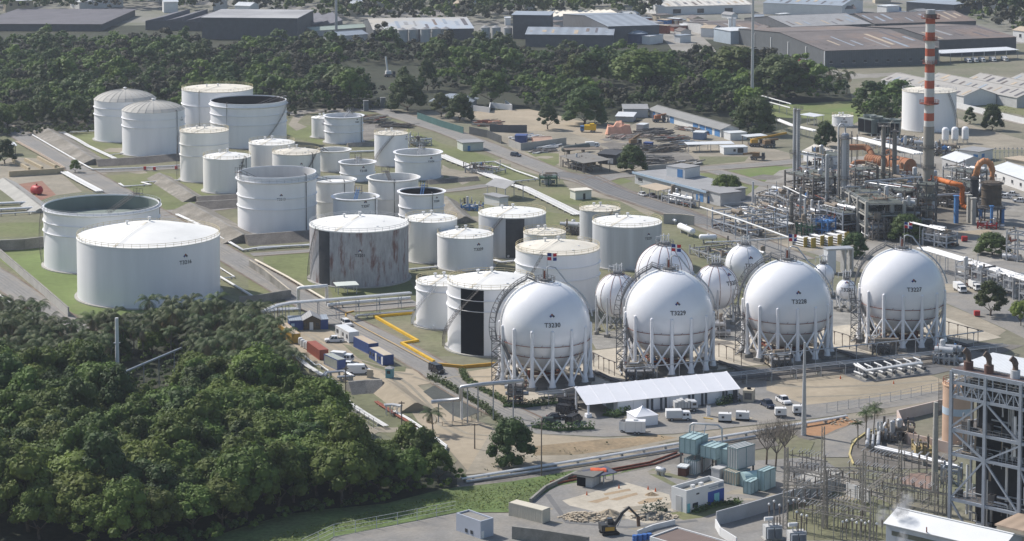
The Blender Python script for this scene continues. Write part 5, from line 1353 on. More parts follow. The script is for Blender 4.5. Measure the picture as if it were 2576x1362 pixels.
b=MB();b.bx(-.85,.85,-.85,.85,0,2.5);b.build('body',km,t);b=MB();b.add([(-1.1,-1.1,2.5),(1.1,-1.1,2.5),(1.1,1.1,2.5),(-1.1,1.1,2.5),(0,0,3.1)],[(0,1,4),(1,2,4),(2,3,4),(3,0,4),(3,2,1,0)]);b.build('roof',roofm,t)
b=MB();b.box((0,-.87,1.6),(.9,.08,.8));b.build('window',glass,t)
PBL=[z30(300,470),z30(450,590),z30(610,690),z30(690,735),z30(770,830),z30(850,950),z30(1000,1050),z30(1230,1190)]
pipeline('thick bundle of white pipes bending past the stone slope to the trees',PBL,.1,5,.3,.8,pipew,8)
pipeline('single white pipe with loops beside the red container',[z30(350,475),z30(400,480),z30(520,580),z30(560,575),z30(655,640)],.2,1,1,.8)
pipeline('grey pipe loop over the bundle behind the white van',[(z30(600,690),1.5),(z30(630,655),2),(z30(800,640),2),(z30(900,690),1.5),(z30(740,700),1.2)],.25,2,.7,1.5,pipeg,6)
pipeline('white pipe running past the coconut palm',[z30(1310,1040),z30(1440,1110),z30(1560,1190),z30(1700,1290),z30(1830,1390)],.16,2,.5,.7)
pipeline('rust red pipe running past the coconut palm',[z30(1130,945),z30(1300,1055),z30(1540,1195)],.22,2,.6,.5,rust)
pipeline('white pipe fork below the coconut palm',[z30(1400,1290),z30(1600,1270),z30(1540,1215),z30(1450,1215)],.2,1,1,.7)
pipeline('long white pipe end turning towards the trees',[z30(1830,1390),z40(-540,530),z40(-560,560)],.25,1,1,.6)
pipeline('short white pipe portal by the stone slope',[(z30(1210,980),2.5),(z30(1290,975),2.5),(z30(1380,990),2.5)],.22,2,.8,2.5,pipew,4,pipew,'pipe_bridge')
pipeline('thick elevated white pipe stepping down beside the dark slope',[(z30(1680,950),5.0),(z30(1970,922),5.2),(z30(1976,905),5.8),(z30(1976,815),8.3),(z30(1990,798),8.8),(z30(2200,772),8.8),(z30(2600,735),8.8)],.5,1,1,5,pipeg,15,steel,'pipe_bridge',sw=.3)
t,c,h=mast('lattice-braced white post carrying the elevated white pipe',z30(1985,1130)[0],z30(1985,1130)[1],974,.3,.25,pipew,'pipe_support','support')
for i,pts in enumerate(((z30(1670,715),z30(1800,770),z30(1900,840)),)):
 pass
pipeline('long white pipe along the railway below the event yard',[(1160,1204),(1200,1198),(1480,1154),(1700,1117),(1900,1085),(2100,1052),(2130,1046)],.22,2,.5,.9,pipew,6)
pipeline('grey conduit under the white railway pipe',[(1172,1212),(1480,1166),(1700,1130),(1900,1098)],.3,1,1,.5,pipeg,6)
for i,(p,yt,l)in enumerate(((z30(825,1030),922,'wooden lamp pole beside the bend of the white pipes'),(z30(1385,1290),1010,'wooden pole left of the coconut palm'),(z30(2115,1420),1066,'wooden pole left of the round dark tree'),((1362,1198),1060,'wooden pole on the dry bank above the railway'),(z30(145,150),760,'dark pole left of the site office'))):
 mast(l,p[0],p[1],yt,.16,.11,wood,'utility_pole','pole',((.95,.7),))
def fence(label,pts,h,m,gap=2.5,mesh=True,group=None):
 q=[P(p)for p in pts];o=q[0];t=thing('wire_fence',label,'fence',o,0,group)
 for a,d in zip(q[:-1],q[1:]):
  n=min(90,max(1,int((d-a).length/gap)))
  for i in range(n):
   b=MB();g=a+(d-a)*(i/n)-o;b.bar((g.x,g.y,0),(g.x,g.y,h),.12);b.build('post',m,t)
  b=MB()
  for z in(.1,h*.4,h*.7,h):b.bar(a-o+Vector((0,0,z)),d-o+Vector((0,0,z)),.05)
  b.build('wire',m,t)
fence('wire fence between the white pipes and the bare soil',[z30(700,950),z30(830,1040),z30(1150,1245)],2.4,steel)
fence('pale post fence along the weedy verge to the grey building',[(760,1390),(840,1352),(1000,1322),(1146,1293)],2.6,greyw,4)
fence('wire fence along the asphalt edge of the tan lot',[(2080,1040),(2240,1012),(2368,985)],2.4,steel,3)
fence('rope fence below the dark sprayed slope',[z30(1790,1195),z30(1990,1185),z30(2180,1090),z30(2270,1050)],1.1,wood,2)
def hedge(label,pts,w,h,m,seed=1,name='hedge',cat='hedge'):
 rnd=random.Random(seed);q=[P(p)for p in pts];o=q[0];t=thing(name,label,cat,o);b=MB()
 for a,d in zip(q[:-1],q[1:]):
  L=(d-a).length;n=int(L*34)
  for i in range(n):
   g=a+(d-a)*rnd.random()-o+Vector((rnd.uniform(-w,w)/2,rnd.uniform(-w,w)/2,rnd.random()**.7*h*rnd.uniform(.6,1.15)))
   leaf(b,g,rnd.uniform(.35,.75),rnd,Vector((0,0,1)))
 b.build('foliage',m,t);b=MB()
 for a,d in zip(q[:-1],q[1:]):b.bar(a-o+Vector((0,0,.25)),d-o+Vector((0,0,.25)),w*.55,.5)
 b.build('stems',m,t)
def leaf(b,c,s,rnd,up,k=.8):
 n=Vector((rnd.gauss(0,1),rnd.gauss(0,1),rnd.gauss(0,1))).normalized()*k+up;n.normalize()
 a=n.cross(Vector((rnd.gauss(0,1),rnd.gauss(0,1),rnd.gauss(0,1)))).normalized()*s;d=n.cross(a)*rnd.uniform(.6,1)
 b.add([c-a*.5,c+d*.5,c+a*.5+d*.15,c-d*.45],[(0,1,2,3)])
hl=leaf_mat('hedge_leaf',(.075,.12,.04))
hedge('left hedge lining the asphalt ramp beside the dark slope',[z30(1670,715),z30(1800,770),z30(1950,860),z30(2080,930),z30(2230,1030),z30(2400,1180)],2.0,1.4,hl,1)
hedge('right hedge lining the asphalt ramp below sphere T3230',[z30(1985,650),z30(2030,740),z30(2180,830),z30(2480,990)],1.8,1.3,hl,2)
hedge('row of potted shrubs in front of the parked black vans',[z31(350,1060),z31(600,1095),z31(960,1075)],1.8,2.0,hl,3)
hedge('green shrubs along the pipe rack behind the black vans',[z31(60,850),z31(330,850),z31(600,820)],2.5,1.8,hl,4)
hedge('dark shrubs at the right end of the white marquee',[z31(2200,840),z31(2400,800)],1.6,2.0,hl,5)
hedge('dark shrubs at the marquee entrance',[z31(1060,940),z31(1180,960),z31(1320,915)],1.5,1.8,hl,6)
A,B=(1476,1050),(1858,1009);c,rz,L=fr(A,B,14);t=thing('marquee_tent','long white marquee tent with an open left end, in front of sphere T3229','tent',c,rz)
x,y,h,ri=L/2,7,3.1,2.5;xo=-x+L*.2
b=MB();b.add([(xo,-y,0),(x,-y,0),(x,-y,h),(xo,-y,h),(xo,y,0),(x,y,0),(x,y,h),(xo,y,h),(x,0,h+ri),(xo,0,h+ri)],[(0,1,2,3),(1,5,6,8,2),(5,4,7,6),(4,0,3,9,7)]);b.build('side_wall',fabric,t)
b=MB();n=10
for i in range(n):
 xa,xb=-x-.3+(L+.6)*i/n,-x-.3+(L+.6)*(i+1)/n
 for sg in(-1,1):b.add([(xa,sg*(y+.35),h-.1),(xb,sg*(y+.35),h-.1),(xb,0,h+ri),((xa+xb)/2,0,h+ri-.02),(xa,0,h+ri),((xa+xb)/2,sg*(y+.35),h-.11)],[(0,5,3,4),(5,1,2,3)])
b.build('roof',fabric,t)
for i in range(n+1):
 b=MB();xa=-x-.3+(L+.6)*i/n
 for sg in(-1,1):b.bar((xa,sg*(y+.36),h-.03),(xa,0,h+ri+.05),.07)
 b.build('roof_seam',fabric,t)
for sx,sy in((-x+.3,-y-.2),(-x+.3,y-.3),(-x+.3,0)):
 b=MB();b.cyl((sx,sy,0),.28,h+(ri if sy==0 else 0),14);o=b.build('pole',fabric,t)
 if sy!=0:
  b=MB();b.box((sx,sy,.45),(1.3,1.3,.9));b.build('base_block',fabric,o)
for i in range(6):
 b=MB();xa=-x+L*(.3+.12*i);b.box((xa,-y-.03,1.4),(.08,.06,2.8));b.build('wall_seam',greyw,t)
b=MB();b.box((xo-.06,-2.5,1.5),(.1,4,3));b.build('entrance_curtain',mat('grey_green_curtain',(.25,.3,.3),.8,.15,.5),t)
for i,f in enumerate((.385,.415,.475,.505,.66,.685,.745,.77,.885,.905,.955,.97)):
 p=P((A[0]+(B[0]-A[0])*f,A[1]+(B[1]-A[1])*f+2));tt=thing('folded_panel',('dark folded panel leaning on the marquee wall, one of several pairs'),'panel',p,rz,'dark panels leaning on the marquee')
 b=MB();b.bar((.2,-.9,.05),(.55,-.12,3.0),.55,.1);b.build('board',blackg,tt);b=MB();b.bar((.5,-1.0,.05),(.6,-.3,2.4),.08);b.build('strut',dsteel,tt)
A,B=(1588,1064),(1655,1073);c,rz,L=fr((1600,1075),(1655,1069),5.2);t=thing('pagoda_tent','small white pagoda tent with a pointed roof','tent',c,rz);x=L/2
b=MB();b.bx(-x,x,-2.6,2.6,0,2.35);b.build('side_wall',fabric,t)
b=MB();rg=[]
for i in range(7):
 k=i/6;w=(1-k)**1.7*(x+.15)+.02;w2=(1-k)**1.7*2.75+.02;rg.append([(-w,-w2,2.36+2.0*k),(w,-w2,2.36+2.0*k),(w,w2,2.36+2.0*k),(-w,w2,2.36+2.0*k)])
for a,d in zip(rg[:-1],rg[1:]):
 for j in range(4):b.add([a[j],a[(j+1)%4],d[(j+1)%4],d[j]],[(0,1,2,3)],True)
b.build('peaked_roof',fabric,t);b=MB();b.cyl((0,0,4.2),.06,.5,6);b.build('finial',steel,t)
c,rz,L=fr(z31(1280,1130),z31(1480,1135),2.3);t=thing('cargo_trailer','white cargo trailer in front of the pagoda tent','trailer',c,rz);x=L/2
b=MB();b.bx(-x,x,-1.1,1.1,.55,3.1);b.build('box_body',carw,t);b=MB();b.bx(-x+.1,x-.1,-1.0,1.0,.35,.545);b.bar((x,0,.45),(x+1.2,0,.5),.15);b.build('chassis',dsteel,t)
b=MB();b.box((0,-1.12,1.8),(.06,.06,2.4));b.box((x*.6,-1.12,1.8),(.06,.06,2.4));b.build('door_seam',greyw,t);wheels(t,(-.1,.8),2.2,.36)
b=MB();b.box((0,0,3.25),(.9,.9,.3));b.build('roof_unit',wallw,t)
c,rz,L=fr(z31(1215,1110),z31(1275,1118),2.2);t=thing('cargo_trailer','open-topped white trailer left of the closed cargo trailer','trailer',c,rz);x=L/2
b=MB();b.bx(-x,x,-1.0,1.0,.5,2.6);b.build('box_body',wallw,t);b=MB();b.bx(-x+.1,x-.1,-.9,.9,2.603,2.66);b.build('dark_top',blackg,t);wheels(t,(0,),2.0,.34)
vehicle('truck','white crew cab box truck right of the pagoda tent',z31(1812,985),3,carw)
c,rz,L=fr(z31(1770,915),z31(2010,905),2.6);t=thing('flatbed_truck','grey flatbed truck loaded with crates, beside the marquee wall','truck',c,rz);x=L/2
b=MB();b.bx(-x,x,-1.2,1.2,.8,1.05);b.build('flatbed',dsteel,t)
for k in range(5):
 b=MB();b.bx(-x+.2+k*(L-2)/5,-x+.1+(k+1)*(L-2)/5,-1.1,1.1,1.055,2.5+.25*(k%3));b.build('crate',wallg,t)
b=extr([(x-1.7,.6),(x,.6),(x,1.4),(x-.3,2.5),(x-1.7,2.6)],2.3);b.build('cab',greyw,t);b=MB();b.box((x-.9,-1.17,1.9),(.9,.08,.6));b.build('window',glass,t);wheels(t,(-x+1,-x+2.1,x-1),2.3,.45)
for p,dg,l,m in((z31(715,860),-40,'black van, farthest back of the dark vehicles at the marquee end',carb),(z31(695,925),-35,'black van with a flat roof behind the pair of dark vehicles',carb),(z31(765,1015),60,'black van with an open dark rear, nearest the marquee column',carb)):
 vehicle('minivan',l,p,dg,m,group='dark vehicles parked at the marquee end')
vehicle('car','black car between the two black vans and the green jeep',z31(585,978),5,carb,group='dark vehicles parked at the marquee end')
vehicle('suv','dark green jeep behind the potted shrubs',z31(540,1035),3,carg,group='dark vehicles parked at the marquee end')
def genset(label,A,B,trailer=False):
 c,rz,L=fr(A,B,1.7);t=thing('diesel_generator',label,'generator',c,rz,'white generators on the asphalt');x=L/2;z=.5 if not trailer else .7
 b=MB();b.bx(-x,x,-.85,.85,z,z+1.6);b.build('canopy',wallw,t)
 b=MB();b.bx(-x-.05,x+.05,-.9,.9,.05 if not trailer else .5,z-.003);b.build('base_tank',blackp,t)
 b=MB();b.box((-x*.3,-.87,z+.8),(.6,.06,.5));b.build('control_panel',blackg,t)
 b=MB();b.cyl((x*.6,0,z+1.6),.08,.4,6);b.build('exhaust',dsteel,t)
 if trailer:wheels(t,(0,),1.7,.33)
genset('white generator nearest the white banner post',z31(2212,1010),z31(2340,1014));genset('white generator second from the banner post',z31(2385,992),z31(2516,998))
genset('white trailer generator nearer the steel pole, left one',z32(88,966),z32(200,966),True);genset('white trailer generator touching the tall steel pole',z32(268,942),z32(362,942),True)
c,rz,L=fr(z31(2455,805),z31(2560,812),3);t=thing('chiller_unit','grey box chiller at the right end of the marquee','chiller',c,rz);b=MB();b.bx(-L/2,L/2,-1.5,1.5,.1,2.9);b.build('housing',wallb,t);b=MB();b.cyl((0,0,2.9),.5,.35,14);b.build('fan',blackp,t);b=MB();b.box((0,-1.52,1.5),(L*.7,.06,1.6));b.build('grille',dsteel,t)
c=P(z31(2113,945));t=thing('banner_post','white banner post with a sloping dark top on the asphalt','post',c);b=MB();b.box((0,0,1.3),(.85,.5,2.6));b.build('panel',fabric,t);b=MB();b.add([(-.7,-.4,2.9),(.5,-.4,2.62),(.5,.4,2.62),(-.7,.4,2.9)],[(0,1,2,3)]);b.build('top_plate',blackg,t)
c=P(z31(2110,975));t=thing('traffic_barrier','yellow striped barrier lying at the banner post','barrier',c,-.5);b=MB();b.box((0,0,.15),(2.4,.25,.2));b.build('rail',yellow,t);b=MB();b.box((-.9,0,.05),(.3,.8,.1));b.box((.9,0,.05),(.3,.8,.1));b.build('foot',dsteel,t)
vehicle('pickup','white pickup on the asphalt left of the tan lot',z32(168,812),-72,carw)
vehicle('pickup','dark blue pickup beside the white pickup',z32(8,850),-70,card)
for i,p in enumerate((z32(740,575),z32(1272,625),z40(1217,838),z40(895,905),z40(1508,850),z40(1582,870))):
 c=P(p);t=thing('traffic_cone',('orange traffic cone near the pump row on the tan lot','orange traffic cone alone on the tan lot','orange cone at the back of the excavated slab','orange cone at the left of the excavated slab','orange cone at the top right of the excavated slab','orange cone nearest the white and blue building')[i],'cone',c,0,'traffic cones')
 b=MB();b.lathe([(.22,.04),(.05,.9),(.01,.92)],10);b.build('body',mat('cone_orange',(.6,.12,.03),.6,.1,1),t);b=MB();b.bx(-.28,.28,-.28,.28,0,.04);b.build('base',blackp,t)
pipeline('long grey pipe rack running in front of the spheres',[((1350,990),2.8),((1450,981),2.8),((1545,969),2.8),((1840,942),2.8),((2150,909),2.8),((2400,882),2.8),((2530,868),2.8)],.12,3,1.2,2.8,pipeg,8,steel,'pipe_rack')
pipeline('lower dark pipes beneath the front pipe rack',[((1360,1003),1.2),((1545,982),1.2),((1840,955),1.2),((2150,922),1.2),((2400,895),1.2)],.2,3,.7,1.2,dsteel,8,dsteel)
pipeline('thin elevated pipe in front of sphere T3229',[((1690,970),4.5),((1840,949),4.5),((1995,935),4.5)]if 0 else[(z31(1290,470),4.5),(z31(1700,432),4.5),(z31(2180,385),4.5)],.12,1,1,4.5,pipeg,8,steel,'pipe_bridge')
pipeline('thin elevated pipe in front of spheres T3228 and T3227',[(z32(-60,335),4.5),(z32(600,270),4.5),(z32(1200,205),4.5),(z32(1780,148),4.5),(z32(2170,95),4.5)],.16,1,1,4.5,pipeg,8,steel,'pipe_bridge')
for i,pts in enumerate(((z31(940,300),z31(1090,372),z31(1200,412)),(z31(2180,205),z31(2330,255),z31(2480,320)),(z32(640,85),z32(800,130),z32(930,180)),(z32(1780,-10),z32(1960,40),z32(2170,95)))):
 pipeline(('rusty posts with a pipe between spheres T3230 and T3229','rusty posts with a pipe between spheres T3229 and T3228','rusty posts with a pipe between spheres T3228 and T3227','rusty posts with a pipe right of sphere T3227')[i],[(p,3.6)for p in pts],.12,1,1,3.6,dsteel,4,mat('brown_post_paint',(.14,.09,.07),.8,.2,1),'sprinkler_line')
 q=[(p[0]+6,p[1]+48)for p in pts]
 pipeline(('dark ground pipe below the rusty posts, between T3230 and T3229','dark ground pipe below the rusty posts, between T3229 and T3228','dark ground pipe below the rusty posts, between T3228 and T3227','dark ground pipe below the rusty posts, right of T3227')[i],q,.3,2,.9,.6,dsteel)
for i in range(7):
 p=z32(1010+97*i,590-14*i);c=P(p);t=thing('pump_set','silver pump set, '+('first','second','third','fourth','fifth','sixth','seventh')[i]+' from the left in the row on the tan lot','pump',c,radians(112),'pump row on the tan lot')
 b=MB();b.bx(-.2,5,-.6,.6,0,.35);b.build('plinth',conc,t)
 b=MB();b.tube([(.3,0,.95),(1.5,0,.95)],.42,14);b.build('motor',blackg,t)
 b=MB();b.tube([(1.6,0,.95),(2.6,0,.95)],.38,14);b.cyl((2.2,0,1.2),.2,.8,10);b.build('pump_casing',steel,t)
 b=MB();b.tube([(2.2,0,1.9),(2.2,0,2.3),(2.6,0,2.5),(5.5,0,2.5),(6,0,2.5)],.2,8);b.build('discharge_pipe',pipew,t)
 b=MB();b.tube([(2.6,0,.95),(4.5,0,.95),(6,.3,.95)],.24,8);b.cyl((4,0,1.1),.12,.9,6);b.build('suction_pipe',pipew,t)
 b=MB();b.tube([(4,-.3,2.0),(4,.3,2.0)],.35,10);b.build('hand_wheel',steel,t)
pipeline('white header pipe behind the pump row',[(z32(890,420),2.5),(z32(1000,490),2.5),(z32(1550,410),2.5)],.28,2,.9,2.5,pipew,6,steel,'pipe_rack')
frame_unit('second smaller pump cluster left of the boiler house roof',z32(1670,420),z32(1880,440),9,2,1,5,2,steel,steel,61,30,10,name='pump_station',cat='pump frame',rails=False)
frame_unit('grey pipe tower under the left end of the front pipe rack',z31(110,850),z31(255,850),4,5,3,3,2,dsteel,dsteel,62,14,3,name='pipe_tower',cat='pipe tower',cols=.25)
for i,(a,b_)in enumerate(((z31(1290,600),z31(1560,590)),(z32(60,480),z32(240,470)),(z32(1060,330),z32(1240,330)))):
 frame_unit(('valve platform with pipes at the front of sphere T3229','valve platform with pipes at the front of sphere T3228','valve platform with pipes at the front of sphere T3227')[i],a,b_,6,2.4,1,4,2,dsteel,steel,63+i,18,4,name='valve_platform',cat='platform')
for i,cxy in enumerate(((1371,950),(1682,918),(1979,885),(2267,855))):
 frame_unit('bottom valve pipes under sphere '+('T3230','T3229','T3228','T3227')[i],(cxy[0]-40,cxy[1]+3),(cxy[0]+40,cxy[1]-2),7,1.3,1,3,2,rust,dsteel,70+i,16,3,name='bottom_manifold',cat='manifold',rails=False)
frame_unit('small platform frame between spheres T3229 and T3228',z22(2280,1340),z22(2400,1340),4,4,2,3,2,steel,steel,75,12,3,name='valve_platform',cat='platform',cols=.2)
def zz5(x,y):return((2500+x/3.892)/1.3587,(1500+y/3.892)/1.3587)
A,B=(2388,1330),(2610,1384);D=16;c,rz,L=fr(A,B,D);t=thing('boiler_house','tall open blue-grey steel frame boiler house at the right edge','boiler house',c,rz)
x,y=L/2,D/2;aA=P(A);lv=[top(aA,q)for q in(1254.5,1141,1080,996,961)];H=top(aA,933)
wB=P((2562,1372));fx=[-x,-x+(wB-aA).length*.495,-x+(wB-aA).length,x+.3]
for px in fx:
 for py in(-y,0,y):
  b=MB();b.bar((px,py,0),(px,py,H),.62 if py==-y else .4);b.build('column',frame_b,t)
for i,z in enumerate(lv+[H]):
 b=MB();b.bar((-x,-y,z),(x+.3,-y,z),.4,.62 if z!=H else .8);b.build('girder',frame_b,t)
 b=MB()
 for px in fx:b.bar((px,-y,z-.2),(px,y,z-.2),.3,.5)
 b.bar((-x,y,z),(x,y,z),.35,.5);b.build('girder',frame_b,t)
 if i<5:
  b=MB();b.bx(-x+.4,x-.2,-y+.9,y-.3,z-.1,z+.08);dk=b.build('floor_grating',dsteel,t)
  b=MB()
  for zz2 in(.55,1.1):b.bar((-x,-y+.5,z+zz2),(x,-y+.5,z+zz2),.07)
  for k in range(14):b.bar((-x+L*k/13,-y+.5,z),(-x+L*k/13,-y+.5,z+1.1),.06)
  b.build('railing',steel,dk)
def br(p,q,w=.36):
 b=MB();b.bar((p[0],-y-.05,p[1]),(q[0],-y-.05,q[1]),w);b.build('cross_brace',frame_b,t)
m,r2=fx[1],fx[2]
br((fx[0],lv[0]),(m,lv[1]));br((fx[0],lv[2]),(m,lv[1]));br((r2,lv[0]),(m,lv[1]));br((r2,lv[2]-.5),(m,lv[1]))
br((fx[0],lv[2]+.5),(m,lv[3]));br((r2,lv[2]),(m,lv[3]));br((fx[0],lv[0]),(fx[0]+(m-fx[0])*.6,0));br((r2,lv[0]),(m,0));br((fx[3],lv[0]),(r2,lv[1]))
n=10
for k in range(n):
 xa,xb=fx[0]+(r2-fx[0])*k/n,fx[0]+(r2-fx[0])*(k+1)/n
 br((xa,lv[3]if k%2==0 else lv[4]),(xb,lv[4]if k%2==0 else lv[3]),.22)
 b=MB();b.bar((xb,-y,lv[3]),(xb,-y,lv[4]),.2);b.build('truss_post',frame_b,t)
 if k%2:b=MB();b.bar((xb,-y,lv[4]),(xb,-y,H),.25);b.build('truss_post',frame_b,t)
b=MB();b.bx(-x+3.2,x-.5,-y+4.4,y-1.2,.2,lv[3]-.5);b.build('interior_shade_box',mat('painted_interior_shade',(.03,.032,.037),.8,.4,.35),t)  # near-black inner box: the shade inside the frame, put into its colour
b=MB();b.bx(-x-.4,x+.6,-y+3.6,y+.6,H+.35,H+.6);b.build('roof_sheet',roofl,t)
b=MB();b.bx(-x-.2,x+.5,-y+.45,-y+3.5,H+.1,H+.3);b.build('roof_walkway',mat('brown_walkway',(.12,.09,.085),.85,.2,.6),t)
rnd=random.Random(5)
for k in range(84):
 b=MB();px=rnd.uniform(-x+.6,x-.5);py=rnd.uniform(-y+.4,-y+4.2);z0=rnd.choice([.5]+lv[:4])+rnd.uniform(.3,2.5);r=rnd.choice((.1,.14,.2,.3))
 if rnd.random()<.5:b.tube([(px,py,z0),(px,py,min(H-1,z0+rnd.uniform(3,11)))],r,7)
 else:
  q=min(x,px+rnd.uniform(2,7));b.tube([(px,py,z0),(q-.3,py,z0),(q,py,z0-.3),(q,py,max(.4,z0-rnd.uniform(1,5)))],r,7)
 b.build('pipe',rnd.choice((dsteel,steel,pipeg,pipew,brp)),t)
for k in range(34):
 b=MB();px=rnd.uniform(-x+1,x-1);z0=rnd.choice([.2]+lv[:4])+.1;b.box((px,-y+rnd.uniform(1.6,3.6),z0+.8),(rnd.uniform(.8,2),1.2,1.6));b.build('equipment_box',rnd.choice((dsteel,blackg,greyw)),t)
for(px,py),l in zip(((2416,930),(2468,938),(2534,952)),('left','middle','right')):
 f=(px-2388)/222.0;loc=c+Vector((cos(rz),sin(rz),0))*(-x+L*f)+Vector((-sin(rz),cos(rz),0))*(-y+2.2);loc.z=H+.3
 q=thing('exhaust_stack',l+' brown exhaust stack with a bent outlet on the boiler house roof','exhaust stack',loc,facing(loc),'exhaust stacks on the boiler house')
 hm=mat('brown_exhaust_steel',(.15,.085,.07),.8,.3,.8)if l!='right' else greyw
 b=MB();b.cyl((0,0,0),.95,1.6,20);b.build('base_drum',hm,q);b=MB();b.tube([(0,0,1.6),(0,0,2.8),(-.25,0,3.4),(-.9,0,3.9)],.62,14);b.build('bent_outlet',mat('brown_outlet',(.13,.10,.085),.85,.3,.8),q)
tank('peach',2370,2448,1112,965,'salmon-painted tank with a pale blue band behind the boiler house',rise=1.0,shell=peach,rm=mat('salmon_roof',(.55,.36,.24),.8,.1,.3),rail=rust,stair=(-100,-85,dsteel))
tt,r,h=NT['peach'];arc_sheet(r,-pi/2,pi/2,h*.5,h*.62,.04,40).build('blue_band',mat('pale_blue_band',(.42,.5,.58),.7,.08,.4),tt)
wall_run('compound_wall','salmon and white compound wall around the horizontal salmon drum','wall',[(2392,1027),(2257.5,1060),(2281.6,1117),(2386,1142)],2.6,.35,mat('salmon_white_wall',(.55,.46,.42),.8,.1,.25,col2=(.5,.34,.25),mix=.55))
hvessel('salmon horizontal drum inside the compound wall',(2284,1080),(2298,1094),1.4,9,peach)
mast('tall tapered grey steel pole in front of the tan lot',2022,1096,862,.62,.24,silver,'steel_pole','pole')
mast('tall grey concrete pole left of the boiler house',2351,1238,1012,.75,.45,conc,'concrete_pole','pole',((.86,.6),(.74,.6),(.62,.5)))
mast('white pipe mast with a pointed tip rising from the front woods',296,985,800,.55,.42,pipew,'vent_mast','mast',((.66,.8),))
pipeline('thin grey pipe on blue posts in the forest gap',[((305,940),8),((380,908),8),((457,876),8)],.3,1,1,8,pipeg,8,frame_b,'pipe_bridge')
mast('grey mast behind the far dark warehouses',846,90,0,.9,.75,steel,'radio_mast','mast',zt=36)
pipeline('three silver pipes beside the palms, upper bundle',[z41(1075,250),z41(1060,405)],.45,3,1.2,1.4,silver,5)
pipeline('silver pipe pair running right towards the boiler house',[z41(1100,420),z41(1480,505),z41(1900,620)],.4,2,1.0,1.6,silver,6)
frame_unit('scrap pipes and scaffold poles heaped beside the silver pipes',z41(1150,370),z41(1390,390),8,1.6,1,4,2,wood,dsteel,81,36,4,name='pipe_heap',cat='pipe heap',rails=False)
frame_unit('tan scaffold timber stack right of the silver pipes',z41(1500,520),z41(1660,520),5,1.8,2,3,2,mat('tan_scaffold',(.36,.28,.14),.9,.2,1),wood,82,10,0,name='scaffold_stack',cat='scaffold',rails=False)
wall_run('kerb_wall','yellow and white kerb curving beside the palms','kerb',[z41(870,600),z41(830,500),z41(850,420),z41(900,350),z41(1000,280),z41(1200,230)],.35,.35,mat('yellow_white_kerb',(.5,.42,.2),.8,.2,.6))
pipeline('corner of a grey railway edge rail behind the teal turbine',[(1390,1215),(1530,1185),(1640,1165),(1710,1140)],.2,2,1.6,.3,rust,0)
wall_run('low_wall','low dark wall bordering the foundation yard','wall',[z40(330,980),z40(480,850),z40(790,700),z40(1080,660)],.9,.5,concd)
def rbox(name,label,cat,A,B,depth,z0,z1,m,legs=True,seams=3,lm=None):
 c,rz,L=fr(A,B,depth);t=thing(name,label,cat,c,rz);x,y=L/2,depth/2
 b=MB();b.bx(-x,x,-y,y,z0,z1);b.build('housing',m,t)
 b=MB()
 for k in range(seams+1):
  px=-x+L*k/max(1,seams)
  b.bar((px,-y-.03,z0),(px,-y-.03,z1),.12);b.bar((px,-y,z1+.02),(px,y,z1+.02),.12)
 for z in(z0+.1,z1-.1):b.bar((-x-.03,-y-.04,z),(x,-y-.04,z),.12);b.bar((x+.03,-y,z),(x+.03,y,z),.12)
 b.bar((x+.03,0,z0),(x+.03,0,z1),.12)
 b.build('panel_seam',mat('grey_teal_seam',(.2,.28,.29),.7,.1,1),t)
 if legs and z0>.5:
  for sx in(-1,1):
   for sy in(-1,1):
    b=MB();b.bar((sx*(x-.25),sy*(y-.25),0),(sx*(x-.25),sy*(y-.25),z0),.3);b.build('leg',lm or dsteel,t)
  b=MB();b.bar((-x+.2,-y+.2,.2),(x-.2,-y+.2,z0-.2),.15);b.build('cross_brace',dsteel,t)
 return t,c,rz,L
t,c,rz,L=rbox('turbine_intake','pale teal intake house on tall dark legs, crossed by a pipe arch','turbine',z40(1820,675),z40(1980,705),5.6,4.4,7.8,tealm)
b=MB();b.tube([(-L/2,1.5,7.8),(-L/2+.2,1.5,9.5),(-L/2+1.0,1.5,10),(L/2+2.2,3.2,10),(L/2+3,3.5,9.2),(L/2+3,3.6,6)],.22,8);b.build('pipe_arch',pipeg,t)
b=MB();b.bar((-1.0,1.5,7.8),(-1.0,1.9,10),.15);b.bar((1.6,1.5,7.8),(1.6,2.6,10),.15);b.build('arch_post',pipeg,t)
rbox('turbine_duct','pale teal duct box sloping right from the intake house','turbine',z40(2030,700),z40(2185,735),4.6,4.0,6.6,tealm)
rbox('turbine_duct','pale teal duct end box beside the grey exhaust block','turbine',z40(2190,715),z40(2300,730),3.6,2.0,6.2,tealm,seams=2)
rbox('exhaust_block','grey ribbed exhaust block right of the teal ducts','exhaust block',z40(2300,760),z40(2400,790),5.5,3.0,7.6,wallg,seams=4)
rbox('exhaust_plenum','beige ribbed base under the grey exhaust block','exhaust block',z40(2265,780),z40(2390,815),4.6,.1,2.9,wallb,False,5)
rbox('generator_room','white ribbed generator room under the teal ducts','room',z40(1870,680),z40(1990,706),6,.1,3.2,wallw,False,6)
rbox('transformer_cabinet','pale teal cabinet with a small dark logo, right of the exhaust block','cabinet',zz5(160,735),zz5(262,755),3.0,.1,2.8,tealm,False,2)
rbox('turbine_house','large pale teal machine box with a striped white roof','turbine',zz5(345,690),zz5(440,712),4.2,.2,4.4,tealm,False,2)
a0=P(zz5(140,640));t=thing('generator_drum','half-round pale teal generator casing beside the striped machine box','generator',a0,radians(25));b=MB()
pr=[(2.1*cos(q),1.0+2.1*sin(q))for q in[pi*k/14 for k in range(15)]]+[(-2.1,0),(2.1,0)]
b.add([(sx,p[0],p[1])for sx in(0,4.2)for p in pr],[tuple(range(17)),tuple(range(33,16,-1))]+[(i,(i+1)%17,17+(i+1)%17,17+i)for i in range(17)]);b.build('casing',tealm,t)
